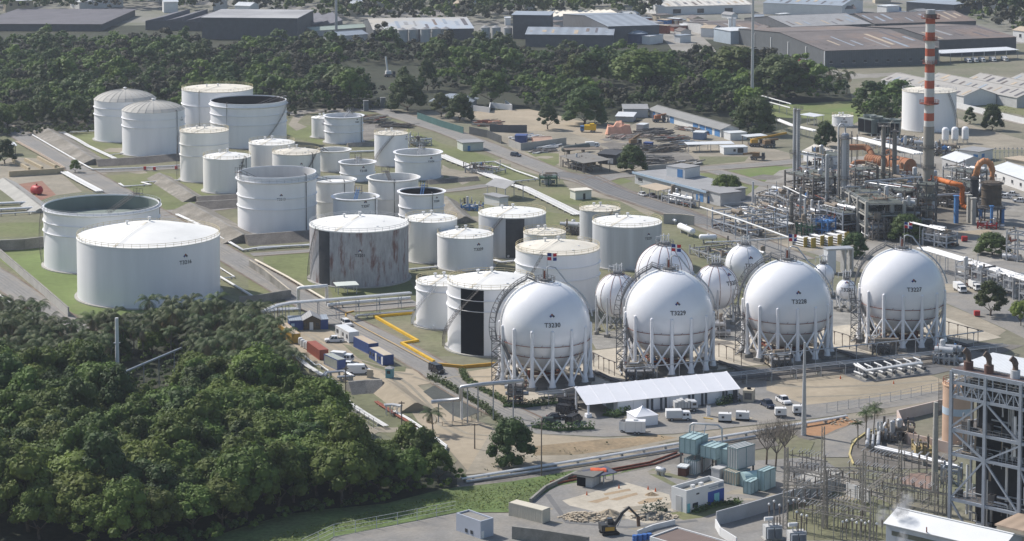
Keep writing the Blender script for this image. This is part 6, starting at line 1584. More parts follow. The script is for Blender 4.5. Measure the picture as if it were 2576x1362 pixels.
b=MB();b.bx(.3,5.5,-2.6,-1.8,1.7,2.3);b.build('cable_duct',tealm,t)
hvessel('small silver fuel drum behind the foundation slab',z40(1600,640),z40(1670,655),1.3,7,silver)
bldg('valve_shed','tiny dark red shed with a pale roof below the intake house','shed',z40(1805,712),z40(1885,722),2.2,1.9,'flat',mat('dark_red_sheet',(.12,.05,.04),.8,.2,1),roofl,over=.2)
bldg('switch_hut','pale grey cube hut behind the white and blue building','hut',z40(2140,760),z40(2220,780),3.2,2.7,'flat',wallg,wallg,over=.1)
c,rz,L=fr((1726.4,1293.4),(1820.7,1265.7),4);dd=(P((1683.7,1283))-P((1726.4,1293.4))).length
t,c,rz,L=bldg('control_building','white building with a royal blue right end and open flat roof well','building',(1726.4,1293.4),(1820.7,1265.7),dd,3.9,'parapet',wallw,mat('dusty_flat_roof',(.33,.31,.26),.9,.12,.3),rise=.9,wins=(('f',.235,1.5,.9,.9),('f',.3,.8,3.4,.3)),doors=(('f',.06,.8,0,2,mat('teal_door',(.2,.5,.55),.5,.1,1)),('l',.5,1.6,0,3.3,wallg)))
x,y=L/2,dd/2
b=MB();b.bx(x-L*.43,x+.04,-y-.05,-y+.02,0,3.2);b.bx(x-.02,x+.05,-y-.05,y,0,3.2);o=b.build('blue_panel',mat('royal_blue_wall',(.035,.085,.33),.6,.1,.5),t)
b=MB();b.box((x-L*.2,-y-.08,1.3),(1.5,.08,2.5));b.build('door',mat('teal_door',(1,1,1)),t)
b=MB()
for k in range(9):b.box((x-L*.40+.32*k,-y-.045,4.1),(.2,.04,.22))
for k in range(7):b.box((x-L*.36+.3*k,-y-.045,3.7),(.18,.04,.14))
b.lathe([(.42,0),(.42,.04)],16,(x-.9,-y-.03,4.0));b.box((x-.9,-y-.04,4.0),(1.5,.05,.8));b.build('sign_lettering',mat('sign_grey_blue',(.25,.29,.36),.7,.1,1),t)
b=MB()
for k in(-.1,.12):b.box((L*k,.4,4.25),(.9,.7,.7))
b.build('air_conditioner',wallw,t)
container('cream ribbed container at the foot of the dark wall',z40(114,1112),z40(452,1196),mat('cream_container',(.56,.52,.43),.7,.08,.6),2.5,2.75)
t,c,rz,L=bldg('guard_house','small blue-grey cube building with two small windows at the bottom edge','building',(1147.5,1336),(1209,1358),3.4,3.3,'parapet',mat('blue_grey_wall',(.40,.43,.50),.8,.06,.3),concd,rise=.35,wins=(('f',.42,.7,.5,.7),('f',.64,.7,.5,.7)),doors=(('r',.15,.7,0,1.6,wallw),))
bldg('flat_roof_shed','grey flat-roofed shed at the left of the foundation slab','shed',z40(795,808),z40(945,832),4.4,2.4,'flat',wallg,mat('grey_slab_roof',(.16,.155,.145),.9,.12,.4),over=.7,doors=(('f',.3,2,0,2,blackp),))
canopy('carport','low dark carport with an orange tarpaulin, right of the grey shed','carport',z40(960,825),z40(1180,780),3.6,2.2,mat('dark_blue_tarp',(.09,.1,.14),.8,.3,.8),steel,rise=.4)
c=P(z40(1010,775));t=thing('orange_tarpaulin','bright orange tarpaulin draped over the carport edge','tarpaulin',c);b=MB()
rnd=random.Random(3);vs=[(-1.7+3.4*i/6,-.9+1.8*j/4,2.75+.25*rnd.random()-(.5 if j==0 else 0))for j in range(5)for i in range(7)]
b.add(vs,[(j*7+i,j*7+i+1,j*7+i+8,j*7+i+7)for j in range(4)for i in range(6)],True);b.build('sheet',mat('orange_tarp',(.62,.12,.05),.7,.15,1),t);b=MB();b.bar((.2,-.9,0),(.2,-.9,2.4),.12);b.build('prop',wood,t)
bldg('brown_roof_building','low white building with a flat brown roof, cut by the bottom edge','building',(1634,1400),(1760,1438),8.2,3.6,'parapet',wallw,mat('red_brown_flat_roof',(.17,.13,.115),.9,.1,.2),rise=.3)
wall_run('low_wall','white low wall in front of the brown-roofed building','wall',[z40(1400,1310),z40(1560,1250),z40(1770,1200)],1.1,.3,wallw)
for i in range(4):
 c=P(z40(1375+48*i,1362-6*i));t=thing('blue_drum','blue steel drum in the row at the bottom edge, left of the brown-roofed building','drum',c,0,'blue drums in a row');b=MB();b.lathe([(.5,0),(.5,1.2),(.44,1.22),(.01,1.2)],16);b.build('barrel',mat('blue_drum_paint',(.05,.14,.4),.5,.1,1),t);b=MB();b.lathe([(.5,.6),(.54,.63),(.5,.66)],16);b.build('hoop',mat('blue_drum_paint',(1,1,1)),t)
wall_run('retaining_wall','stained concrete retaining wall facing the camera at the bottom edge','wall',[z40(150,1340),z40(420,1372),z40(900,1450)],2.6,.6,concd)
wall_run('panel_wall','long grey panel wall between the asphalt and the substation','wall',[(1802,1324),(1880,1303),(1960,1279),(2030,1258),(2098,1238)],3.0,.25,mat('grey_panel_wall',(.42,.43,.45),.8,.14,.2))
wall_run('panel_wall','white low boundary wall turning the corner at the bottom edge','wall',[(1800,1328),(1812,1350),(1852,1375)],1.8,.25,wallw)
c=P(z40(1120,1292));t=thing('excavator','dark yellow excavator with its arm raised over the rubble','excavator',c,radians(14))
for sg in(-1,1):
 b=extr([(-1.7,.15),(-1.4,0),(1.4,0),(1.7,.15),(1.8,.5),(1.4,.85),(-1.4,.85),(-1.8,.5)],.55);b.v=[(p[0],p[1]+sg*1.05,p[2])for p in b.v];b.build('track',rubber,t)
b=MB();b.bx(-1.9,1.0,-1.2,1.2,.95,1.9);b.bx(-1.95,-.7,-1.2,1.2,1.903,2.25);b.build('body',mat('dark_machine_paint',(.04,.04,.042),.5,.2,1),t)
b=MB();b.bx(-1.2,.7,-1.26,-1.2,1.05,1.8);b.build('side_panel',mat('machine_yellow',(.45,.26,.04),.5,.1,1),t)
b=extr([(-.3,1.9),(1.1,1.9),(1.0,2.5),(.7,3.05),(-.3,3.05)],1.0);b.v=[(p[0],p[1]+.6,p[2])for p in b.v];b.build('cab',glass,t)
b=MB();b.bar((.8,-.2,1.6),(2.6,-.2,4.2),.45,.6);b.bar((2.6,-.2,4.2),(4.0,-.2,5.2),.4,.5);bo=b.build('boom',mat('dark_machine_paint',(1,1,1)),t)
b=MB();b.bar((1.6,-.2,1.5),(2.8,-.2,3.9),.18);b.build('hydraulic_ram',steel,bo)
b=MB();b.bar((3.8,-.2,5.3),(5.9,-.2,3.1),.35,.45);b.build('stick',mat('dark_machine_paint',(1,1,1)),t)
b=MB();b.bar((5.85,-.2,3.2),(6.0,-.2,1.2),.5,.6);b.build('breaker',mat('brown_breaker',(.1,.06,.04),.7,.2,1),t)
hedge('grey-green shrubs at the corner of the white and blue building',[z40(1490,1120),z40(1600,1090),z40(1680,1060)],2.4,2.6,leaf_mat('grey_green_leaf',(.07,.085,.06)),8)
hedge('dark low shrubs along the blue end of the building',[z40(1960,1080),z40(2200,1010),z40(2420,980)],2.2,1.2,hl,9)
def heap(name,label,p,rx,ry,h,m,n=120,s=.35,seed=1,cat='heap'):
 rnd=random.Random(seed);c=P(p);t=thing(name,label,cat,c);b=MB();pr=[]
 k=20;vs=[(0,0,h)];fs=[]
 for ring in(.35,.7,1.0):
  for j in range(k):
   a=2*pi*j/k;q=ring*rnd.uniform(.85,1.12);vs.append((rx*q*cos(a),ry*q*sin(a),h*(1-ring)**1.1*rnd.uniform(.7,1.2)-(.05 if ring==1 else 0)))
 for j in range(k):
  fs.append((0,1+j,1+(j+1)%k))
  for r in range(2):fs.append((1+r*k+j,1+(r+1)*k+j,1+(r+1)*k+(j+1)%k,1+r*k+(j+1)%k))
 b.add(vs,fs);b.build('mound',m,t)
 if n:
  b=MB()
  for i in range(n):
   a=rnd.random()*2*pi;q=sqrt(rnd.random());z=h*(1-q)**1.1;w=s*rnd.uniform(.4,1.2);b.box((rx*q*cos(a),ry*q*sin(a),z+w*.2),(w,w*rnd.uniform(.6,1.4),w*.7),rnd.random()*3)
  o=b.build('rubble',mat('pale_rubble',(.42,.36,.28),.95,.3,.6),t);o['kind']='stuff'
 return t
heap('rubble_heap','pale rubble heap left of the excavator',z40(900,1130),6,3.5,1.0,sand,150,.5,1)
heap('soil_heap','smooth sandy mound behind the excavator arm',z40(1120,1110),3.5,2.5,1.5,sand,20,.3,2)
heap('soil_heap','small round mound of brown soil on the excavated slab',z40(1545,905),1.8,1.2,.8,mat('excavated_sand',(1,1,1)),0,.3,3)
heap('debris_heap','grey debris heap at the slab corner by the white and blue building',z40(1560,1130),5,2.4,1.4,mat('grey_debris',(.15,.15,.14),.95,.4,.7,fine=.3),90,.5,4)
heap('soil_heap','reddish dug soil heap by the railway pipe end',z32(760,1010),4.5,3,.7,redd,60,.4,6)
sbm=mat('substation_brown_steel',(.27,.25,.225),.8,.2,.8);ins=mat('brown_insulator',(.15,.12,.105),.4,.2,1)
def lattice(t,px,py,h,w=.85,name='lattice_column',m=None):
 b=MB();k=w/2
 for i in(-k,k):
  for j in(-k,k):b.bar((px+i,py+j,0),(px+i*.6,py+j*.6,h),.1)
 n=int(h/1.1)
 for i in range(n):
  z0,z1=h*i/n,h*(i+1)/n;s0,s1=1-.4*z0/h,1-.4*z1/h
  for sg in(-1,1):
   b.bar((px-k*s0,py+sg*k*s0,z0),(px+k*s1,py+sg*k*s1,z1),.06);b.bar((px+sg*k*s0,py-k*s0,z0),(px+sg*k*s1,py+k*s1,z1),.06)
 b.build(name,m or sbm,t)
def gantry(label,pts,hs,beams):
 q=[P(p)for p in pts];o=q[0];t=thing('substation_gantry',label,'gantry',o);hh=[top(a,y)for a,y in zip(q,hs)]
 for a,h in zip(q,hh):lattice(t,a.x-o.x,a.y-o.y,h)
 for i,j,f in beams:
  a,d=q[i]-o,q[j]-o;z=min(hh[i],hh[j])*f;b=MB()
  for dz in(-.35,.35):
   for sg in(-.25,.25):b.bar((a.x,a.y+sg,z+dz),(d.x,d.y+sg,z+dz),.09)
  n=max(3,int((d-a).length/1.0))
  for k in range(n):
   p0,p1=a+(d-a)*(k/n),a+(d-a)*((k+1)/n)
   for sg in(-.25,.25):b.bar((p0.x,p0.y+sg,z-.35*(-1)**k),(p1.x,p1.y+sg,z+.35*(-1)**k),.06)
  b.build('lattice_beam',sbm,t)
  for k in(.2,.5,.8):
   p0=a+(d-a)*k;b=MB();b.cyl((p0.x,p0.y,z-2.0),.12,1.7,8);b.build('hanging_insulator',ins,t)
 return t
gantry('leftmost lattice gantry of the substation, beside the panel wall',[z41(185,1240),z41(580,1235)],(z41(0,430)[1],z41(0,650)[1]),((0,1,.72),))
gantry('rear lattice gantry beside the curving road',[z41(200,900),z41(560,980),z41(950,985)],(z41(0,420)[1],z41(0,215)[1],z41(0,560)[1]),((0,1,.55),(1,2,.8)))
gantry('middle lattice gantry of the substation with two tall columns',[z41(970,1270),z41(1330,1000)],(z41(0,465)[1],z41(0,360)[1]),((0,1,.6),))
gantry('right lattice gantry near the boiler house',[z41(1330,1010),z41(1700,1090),z41(1780,1100)],(z41(0,365)[1],z41(0,690)[1],z41(0,640)[1]),((0,1,.5),(1,2,.9)))
gantry('front lattice gantry beside the white-roofed shed',[z41(590,1240),z41(1050,1370)],(z41(0,660)[1],z41(0,920)[1]),((0,1,.7),))
def switch_proto():
 t=thing('disconnect_switch','grey-brown disconnect switch frame with three dark insulators in the substation rows','switch frame',(0,0,0),0,'disconnect switches in the substation')
 for px in(-1.6,1.6):
  b=MB();b.bar((px,0,0),(px,0,2.8),.15);b.build('post',sbm,t)
 b=MB();b.bar((-2,0,2.8),(2,0,2.8),.22);b.bar((-2,-.5,2.9),(2,-.5,2.9),.1);b.build('crossbeam',sbm,t)
 for px in(-1.6,0,1.6):
  b=MB();b.cyl((px,0,2.9),.085,1.2,7);b.build('insulator',ins,t)
  b=MB();b.bar((px,-1.6,4.15),(px,1.7,4.2),.08);b.build('switch_arm',steel,t)
 return t
for i,(a,d,z)in enumerate(((z41(200,640),z41(900,760),5),(z41(220,760),z41(930,880),6),(z41(300,560),z41(620,600),4.5),(z41(560,720),z41(1330,850),7),(z41(640,640),z41(1300,720),6),(z41(950,820),z41(1720,960),6),(z41(420,960),z41(960,1060),5),(z41(1300,640),z41(1720,700),5),(z41(420,1040),z41(1000,1150),5.5),(z41(1020,900),z41(1700,1040),5))):
 pipeline(('first','second','third','fourth','fifth','sixth','seventh','eighth','ninth','tenth')[i]+' set of three thin overhead busbars in the substation',[(a,z),(d,z)],.05,3,1.3,z,sbm,6,sbm,'busbar','busbars of the substation','busbar',.12)
sp=switch_proto();first=True;rnd=random.Random(9)
rows=[(z41(300,760),z41(520,800),3),(z41(620,830),z41(900,880),3),(z41(250,900),z41(480,960),3),(z41(480,1080),z41(900,1160),5),(z41(420,1180),z41(860,1250),5),(z41(900,760),z41(1280,830),5),(z41(1060,880),z41(1280,930),3),(z41(1380,930),z41(1720,1020),5),(z41(1450,660),z41(1680,700),4),(z41(330,640),z41(520,680),3),(z41(1040,640),z41(1250,680),3),(z41(250,1060),z41(390,1110),2),(z41(1100,1010),z41(1180,1040),2)]
for a,d,n in rows:
 for k in range(n):
  f=k/max(1,n-1);p=P((a[0]+(d[0]-a[0])*f,a[1]+(d[1]-a[1])*f));rz=radians(-28)+rnd.uniform(-.1,.1)
  if first:sp.location=p;sp.rotation_euler=(0,0,rz);first=False
  else:copy_thing(sp,p,rz)
bp=thing('surge_arrester','slim dark insulator post with a white cap at the front of the substation','insulator post',(0,0,0),0,'insulator posts in the substation')
b=MB();b.bar((0,0,0),(0,0,2.2),.18);b.build('post',sbm,bp);b=MB();b.cyl((0,0,2.2),.15,1.5,8);b.build('insulator',ins,bp);b=MB();b.ball((0,0,3.85),.28,10,6);b.build('cap',wallw,bp)
first=True
for x0,y0 in((25,1180),(75,1150),(130,1190),(215,1150),(270,1140),(325,1130),(380,1150),(300,1260),(350,1290),(400,1300),(760,1361),(800,1350),(855,1340),(900,1370),(945,1350),(985,1375),(1025,1360),(1100,1380),(1155,1330),(1040,1270)):
 p=P(z41(x0,y0))
 if first:bp.location=p;first=False
 else:copy_thing(bp,p)
def transformer(label,p,rz):
 t=thing('power_transformer',label,'transformer',P(p),rz);b=MB();b.bx(-1.7,1.7,-1,1,.3,2.8);b.build('tank_body',wallg,t)
 for sg in(-1,1):
  for k in range(2):
   b=MB()
   for i in range(6):b.bx(-1.5+1.6*k+.22*i,-1.38+1.6*k+.22*i,sg*1.05,sg*1.75,.6,2.6)
   b.build('radiator',mat('blue_grey_radiator',(.22,.25,.29),.6,.15,1),t)
 b=MB();b.tube([(-1.6,.3,4.0),(.2,.3,4.0)],.42,12);b.build('conservator',wallw,t);b=MB();b.bar((-.7,.3,2.8),(-.7,.3,3.7),.2);b.bar((.1,.3,2.8),(.1,.3,3.7),.2);b.build('bracket',steel,t)
 for px in(.2,.8,1.4):
  b=MB();b.cyl((px,-.3,2.8),.12,1.7,8);b.build('bushing',ins,t)
 b=MB();b.bx(-2,2,-1.3,1.3,0,.3);b.build('plinth',conc,t)
transformer('grey power transformer at the left of the substation front',z41(60,1340),.2)
transformer('grey power transformer beside the dark insulator posts',z41(300,1400),.2)
bldg('relay_house','long low pale relay house half hidden behind the switch rows','building',z41(450,900),z41(740,800),4,2.6,'flat',wallw,conc,wins=(('f',.5,1.2,1,1),))
wall_run('panel_wall','short white panel wall behind the middle gantry','wall',[z41(800,905),z41(1030,985)],2.8,.25,wallw)
bldg('turbine_shed','white-roofed corrugated shed wrapped in steam at the bottom right','shed',(2228,1380),(2514,1449),9.5,5.0,'gable',mat('pale_corrugated_wall',(.50,.53,.57),.6,.1,.3,sheet=1.6),mat('white_sheet_roof',(.70,.71,.72),.5,.04,.2),1.7,ribs=0,wins=(('f',.3,12,2.9,.9,mat('olive_strip_window',(.13,.14,.11),.4,.2,.5)),))
bldg('stripe_roof_block','brown block with a tan striped roof at the bottom right corner','building',(2506,1402),(2600,1425),12,6.2,'flat',wallb,mat('tan_brown_striped_roof',(.38,.29,.22),.85,.12,.2,sheet=.12),over=.3)
pipeline('thin rust red post standing in front of the white-roofed shed',[(z41(1602,1440),.1),(z41(1602,1225),6.5)],.12,1,1,1,rust,0,name='rust_post',cat='post')
frame_unit('small frame of blue-grey beams left of the boiler house',z41(1750,790),z41(1920,810),3,3.4,1,2,2,frame_b,steel,85,4,2,name='beam_frame',cat='frame',rails=False)
sm_=bpy.data.materials.new('steam');sm_.use_nodes=True;nt=sm_.node_tree;nt.nodes.clear()
ou=nt.nodes.new('ShaderNodeOutputMaterial');pv=nt.nodes.new('ShaderNodeVolumePrincipled');pv.inputs['Color'].default_value=(.95,.96,1,1);pv.inputs['Anisotropy'].default_value=.1
tc=nt.nodes.new('ShaderNodeTexCoord');no=nt.nodes.new('ShaderNodeTexNoise');no.inputs['Scale'].default_value=.9;no.inputs['Detail'].default_value=4
gr=nt.nodes.new('ShaderNodeTexGradient');gr.gradient_type='SPHERICAL';mpn=nt.nodes.new('ShaderNodeMapping')
nt.links.new(tc.outputs['Object'],no.inputs['Vector']);nt.links.new(tc.outputs['Generated'],mpn.inputs['Vector']);mpn.inputs['Location'].default_value=(-1,-1,-1);mpn.inputs['Scale'].default_value=(2,2,2)
nt.links.new(mpn.outputs['Vector'],gr.inputs['Vector'])
mr=nt.nodes.new('ShaderNodeMapRange');mr.inputs['From Min'].default_value=.42;mr.inputs['From Max'].default_value=.72;mr.inputs['To Max'].default_value=2.2;nt.links.new(no.outputs['Fac'],mr.inputs['Value'])
mm=nt.nodes.new('ShaderNodeMath');mm.operation='MULTIPLY';nt.links.new(mr.outputs['Result'],mm.inputs[0]);nt.links.new(gr.outputs['Fac'],mm.inputs[1]);nt.links.new(mm.outputs[0],pv.inputs['Density']);nt.links.new(pv.outputs[0],ou.inputs['Volume'])
for i,(p,z,r,sq)in enumerate(((z41(1160,1110),4.5,1.6,1.7),(z41(1400,960),7.5,1.6,1.5),(z41(1330,1060),7.5,2.2,.8),(z41(1360,1330),5.0,1.2,1.6))):
 b=MB();b.ball((0,0,0),r,16,10,sq);o=b.build('steam',sm_,None,P(p,z));tag(o,None,None,None,'stuff')
bldg('warehouse','large low warehouse with a sagging dark roof at the top left','warehouse',(-60,78),(254,79),112,4.4,'flat',walld,roofd,over=1)
bldg('warehouse','tall dark boxy warehouse beside the saw-tooth sheds','warehouse',(508,99),(748,101),60,13.5,'flat',walld,mat('pale_patchy_roof',(.3,.3,.31),.85,.2,.05,col2=(.42,.42,.42),mix=.55),over=.4)
bldg('saw_tooth_shed','dark saw-tooth shed left of the boxy warehouse','shed',(366,76),(506,78),60,6,'saw',walld,mat('saw_tooth_roof',(.13,.13,.15),.8,.2,.2),3)
bldg('saw_tooth_shed','dark saw-tooth shed right of the boxy warehouse','shed',(752,82),(862,80),60,5,'saw',walld,mat('saw_tooth_roof',(1,1,1)),2.6)
bldg('yellow_house','beige three-window house in the top left corner','house',(14,32),(84,30),14,8,'flat',wallb,roofl,wins=tuple(('f',.2+.3*k,2,4.5,2)for k in range(3)))
bldg('white_house','white house above the big dark roof','house',(200,24),(310,18),16,5,'flat',wallw,roofl)
bldg('green_shed','long low shed with a pale green roof in front of the brewery silos','shed',(790,92),(930,82),16,3.5,'gable',wallg,mat('pale_green_roof',(.3,.36,.32),.8,.1,.2),1.5)
bldg('blue_roof_shed','small shed with a pale blue roof left of the silos','shed',(845,108),(925,102),14,4,'gable',wallg,roofbl,2)
bldg('factory_hall','cream and blue roofed factory hall behind the row of grey silos','factory',(940,104),(1192,100),70,7,'gable',walld,mat('cream_blue_factory_roof',(.48,.44,.38),.75,.1,.05,col2=(.36,.42,.50),mix=.53),4)
for i,(x,yb,yt,r)in enumerate(((1012,106,75,12),(1039,105,74,12),(1069,106,73,12),(1096,105,72,12),(1121,104,72,12),(1220,105,69,11),(1247,104,69,11),(1277,96,70,10))):
 c=P((x,yb));s=S((x,yb));h=top(c,yt);q=thing('grain_silo',('first','second','third','fourth','fifth','sixth','seventh','eighth')[i]+' grey upright silo from the left, in front of the factory','silo',c,facing(c),'grey silos');b=MB();b.lathe([(r/s,0),(r/s,h)],28);b.build('shell',mat('grey_silo',(.40,.41,.41),.7,.1,.2),q)
 b=MB();b.lathe([(r/s+.2,h-.1),(.3,h+1.2),(.01,h+1.2)],28);b.build('roof',roofm,q);b=MB();b.bar((r/s+.2,-.5,0),(r/s+.2,-.5,h),.4);b.build('ladder',steel,q)
bldg('factory_tower','tall dark clad tower block with a wavy roof edge','tower',(1290,98),(1382,99),26,15,'flat',walld,roofbl,over=1)
bldg('factory_hall','dark brown walled factory hall with pale blue saw-tooth roof','factory',(1322,118),(1542,120),46,7.5,'gable',walld,mat('panelled_blue_roof',(.27,.30,.34),.55,.1,.2,sheet=.045),2.4)
bldg('factory_hall','ribbed grey factory hall with stepped blue-grey roofs, behind the dark blue tank','factory',(1530,112),(1658,108),90,11,'gable',walld,mat('panelled_blue_roof',(1,1,1)),3)
bldg('factory_hall','cream-roofed low hall behind the dark tower block','factory',(1390,66),(1560,64),40,6,'saw',wallg,roofc,1.3)
tank('farblue',1575,1630,109,83,'dark blue tank with a pale cone roof in front of the ribbed factory hall',rise=2.2,shell=mat('dark_blue_tank',(.035,.06,.13),.6,.2,.2),rm=roofbl)
tank('farsilver',1318,1346,40,10,'shiny silver silo behind the dark tower block',rise=1.5,shell=silver,rm=silver)
bldg('white_workshop','long white workshop with a striped cream roof at the top centre','workshop',(1655,39),(1892,33),42,6,'gable',wallw,mat('striped_cream_roof',(.60,.57,.52),.7,.06,.04,sheet=.08),3,wins=(('f',.2,6,1,3),('f',.45,5,1,3),('f',.75,6,1,3)))
bldg('white_workshop','white warehouse with grey roof at the top, right of the tall radio mast','workshop',(1920,36),(2118,44),50,8,'gable',wallw,roofbl,3,wins=(('r',.5,5,4,3),))
bldg('blue_block','pale blue building on the pale street','building',(1795,104),(1838,112),20,8,'flat',mat('pale_blue_wall',(.4,.46,.52),.8,.1,.2),roofl)
bldg('white_house','white walled store beside the ribbed factory hall','store',(1634,113),(1668,108),10,5,'flat',wallw,roofl)
bldg('brown_roof_hall','low hall with a brown-grey roof behind the radio mast','hall',(1800,96),(1938,92),60,5,'gable',wallg,roofb,2)
tank('farwhite1',2030-0,2030+14,70,48,'small pair-like white silo on the pale street near the brown hall',rise=1,shell=wallw)if 0 else None
for i,x in enumerate((1836,1846)):
 c=P((x,100));q=thing('white_silo',('left','right')[i]+' slim white silo of the pair behind the pale blue building','silo',c,0,'slim white silos');b=MB();b.cyl((0,0,2),1.1,11,14);b.build('shell',wallw,q);b=MB();b.box((0,0,13.4),(3,2.4,.5));b.build('cap',wallw,q);b=MB();b.box((0,0,1),(1.4,1.4,2));b.build('skirt',steel,q)
t,c,rz,L=bldg('great_warehouse','huge dark-walled warehouse with a brown rusted roof, left of the chimney top','warehouse',(2076,171),(2361,162),135,9.5,'gable',mat('dark_ribbed_cladding_wide',(.115,.125,.135),.75,.12,.3,sheet=.3),roofb,4,wins=tuple(('f',.05+.1*k,1.6,2.4,1.4)for k in range(9)))
b=MB()
for k in range(6):b.bar((-L/2-.15,-67+27*k,0),(-L/2-.15,-67+27*k,9.3),.6)
b.build('cladding_post',wallw,t)
bldg('great_warehouse','right wing of the brown-roofed warehouse behind the parked trucks','warehouse',(2362,142),(2556,134),88,9.5,'gable',walld,roofb,3)
canopy('loading_canopy','pale loading canopy in front of the right warehouse wing','canopy',(2362,160),(2562,150),12,5.5,roofl,steel,rise=.5,nx=8)
bldg('great_warehouse','grey-blue roofed warehouse behind the brown roof','warehouse',(1992,100),(2190,92),66,8,'gable',walld,roofm,4)
bldg('great_warehouse','dark roofed warehouse farthest behind the brown roof','warehouse',(2200,92),(2455,84),60,8,'gable',walld,roofb,4)
for i,x in enumerate((2435,2452,2470,2497,2527)):
 vehicle('truck','white box truck parked at the loading canopy, '+('first','second','third','fourth','fifth')[i]+' from the left',(x,158-i),-78,carw,group='trucks at the loading canopy')
for i,(x,y,m,l)in enumerate(((1970,146,carw,'white'),(1984,149,carw,'white'),(1998,152,carw,'white'),(2010,155,redp,'red'),(2026,160,carw,'white'))):
 vehicle('car',('first white','second white','third white','red','last white')[i]+' car in the row along the left wall of the great warehouse',(x,y),-60,m,group='cars along the warehouse wall')
a,d=P((2217,226)),P((2424,268));u=(d-a).normalized();nn=Vector((-u.y,u.x,0))
def unp(v):
 q=v-Vector((0,0,CZ));dp=q.y*CP-q.z*SP;return(IW/2+F*q.x/dp,YP-F*(q.y*SP+q.z*CP)/dp)
for k in range(4):
 o2=nn*(19.5*k);bldg('gabled_warehouse',('nearest','second','third','farthest')[k]+' of the row of grey gabled warehouses behind the plain wide tank','warehouse',unp(a+o2+u*9*k),unp(d+o2+u*16*k),19,5,'gable',wallw if k==0 else wallg,mat('warm_grey_sheet_roof',(.36,.345,.325),.8,.1,.1,sheet=.4),3.2,wins=tuple(('f',.06+.09*j,2.4,.6,3.6,mat('white_panel_window',(.5,.52,.58),.5,.1,1)if j not in(4,6)else glass)for j in range(10))if k==0 else(('r',.5,2,2,2),),group='grey gabled warehouses')
wall_run('boundary_wall','long white boundary wall with panels behind the far right trees','wall',[z03(1880,1075),z03(2200,1150),z03(2700,1270)],2.6,.4,wallw)
bldg('white_house','white house at the right edge above the loading canopy','house',(2548,104),(2610,112),12,7,'gable',wallw,rooft,2,wins=(('f',.3,2,3,2),('f',.7,2,3,2)))
bldg('open_hall','dark open hall with grey roof at the top right','hall',(2280,30),(2400,38),40,7,'flat',walld,roofbl)
bldg('white_tents','cluster of white roofs at the top right','shed',(2480,22),(2530,24),20,4,'gable',wallw,roofl,2)
bldg('white_store','white box store in front of the top right lawn','store',(2230,42),(2262,40),10,7,'flat',wallw,roofl)
rnd=random.Random(21)
for i in range(26):
 x=rnd.uniform(330,1580)if i<20 else rnd.uniform(1600,2560);y=rnd.uniform(-8,42)if i<20 else rnd.uniform(-10,14)
 t,c,rz,L=bldg('small_house','small pale house peeping out of the far trees at the top','house',(x,y),(x+rnd.uniform(22,40),y+rnd.uniform(-3,3)),rnd.uniform(8,14),rnd.uniform(5,9),rnd.choice(('gable','flat','gable')),rnd.choice((wallw,wallb,wallw)),rnd.choice((roofl,rooft,roofm,roofl)),2,group='small houses among the far trees')
for i in range(58):
 x=rnd.uniform(1640,1990)if i<24 else rnd.uniform(1960,2500);y=rnd.uniform(42,118)if i<24 else rnd.uniform(20,62)
 if i>=24:x=rnd.uniform(2120,2420)
 if i>=34:x=rnd.uniform(1180,1680);y=rnd.uniform(48,92)
 bldg('small_shed','small shed or container in the far factory district','shed',(x,y),(x+rnd.uniform(10,34),y+rnd.uniform(-3,5)),rnd.uniform(4,12),rnd.uniform(2.6,6),rnd.choice(('gable','flat')),rnd.choice((wallw,wallb,wallg,bluep,rust,wallw)),rnd.choice((roofl,rooft,roofm,roofbl,roofb)),1.5,group='small sheds of the far factory district')
bldg('pavilion','pavilion with a pale blue hipped roof at the edge of the woods','pavilion',z01(1740,1075),z01(2130,1085),15,3,'hip',wallg,roofbl,3.0,over=1.2)
wall_run('roofless_wall','pale roofless concrete walls beside the pavilion','wall',[z01(2160,1110),z01(2320,1130),z01(2330,1080),z01(2545,1105),z01(2480,1060)],2.6,.4,wallw)
for i,x in enumerate((1085,1255)):
 c=P(z01(x,(1112,1082)[i]));t=thing('gate_pillar',('left','right')[i]+' dark grey gate pillar block at the head of the centre road','gate pillar',c,.3);b=MB();b.box((0,0,2.4),(2.2,1.6,4.8));b.build('pillar',mat('blue_grey_pillar',(.16,.18,.2),.8,.15,.5),t);b=MB();b.box((0,0,4.95),(2.5,1.9,.3));b.build('cap',roofm,t)
wall_run('net_fence','green netting fence along the centre road','fence',[z01(1600,1190),z01(1830,1270),z01(2060,1340)],3.0,.2,mat('green_netting',(.06,.13,.125),.9,.15,.3))
wall_run('net_fence','dark grey netting fence continuing along the centre road','fence',[z01(2120,1345),z11(2300,210),z11(2440,268)],3.4,.2,mat('dark_netting',(.07,.075,.08),.9,.2,.3))
wall_run('yard_wall','grey concrete wall of the pipe yard facing the centre road','wall',[z12(-60,590),z12(60,628),z12(280,600),z12(510,568)],3,.3,conc)
wall_run('yard_wall','dark block wall at the back of the scrap yard','wall',[z12(-250,440),z12(-60,450),z12(115,450)],3.4,.5,walld)
wall_run('yard_wall','low grey wall in front of the timber yard by the branch road','wall',[z12(1290,800),z12(1320,832),z12(1560,808)],2,.3,conc)
bldg('stable_row','long grey-roofed workshop row with bright blue doors','workshop',z12(1345,292),z12(2062,498),9,3.6,'gable',wallw,mat('warm_grey_roof',(.25,.25,.245),.8,.1,.2,sheet=.5),1.5,over=.8,doors=tuple(('f',f,w,0,3)for f,w in((.07,2.2),(.15,2.2),(.33,4),(.66,5),(.75,5),(.84,6),(.95,5))))
bldg('cream_store','pale grey store with a flat roof left of the blue-doored row','store',z12(1085,300),z12(1330,300),9,4,'shed',wallg,roofm,1)
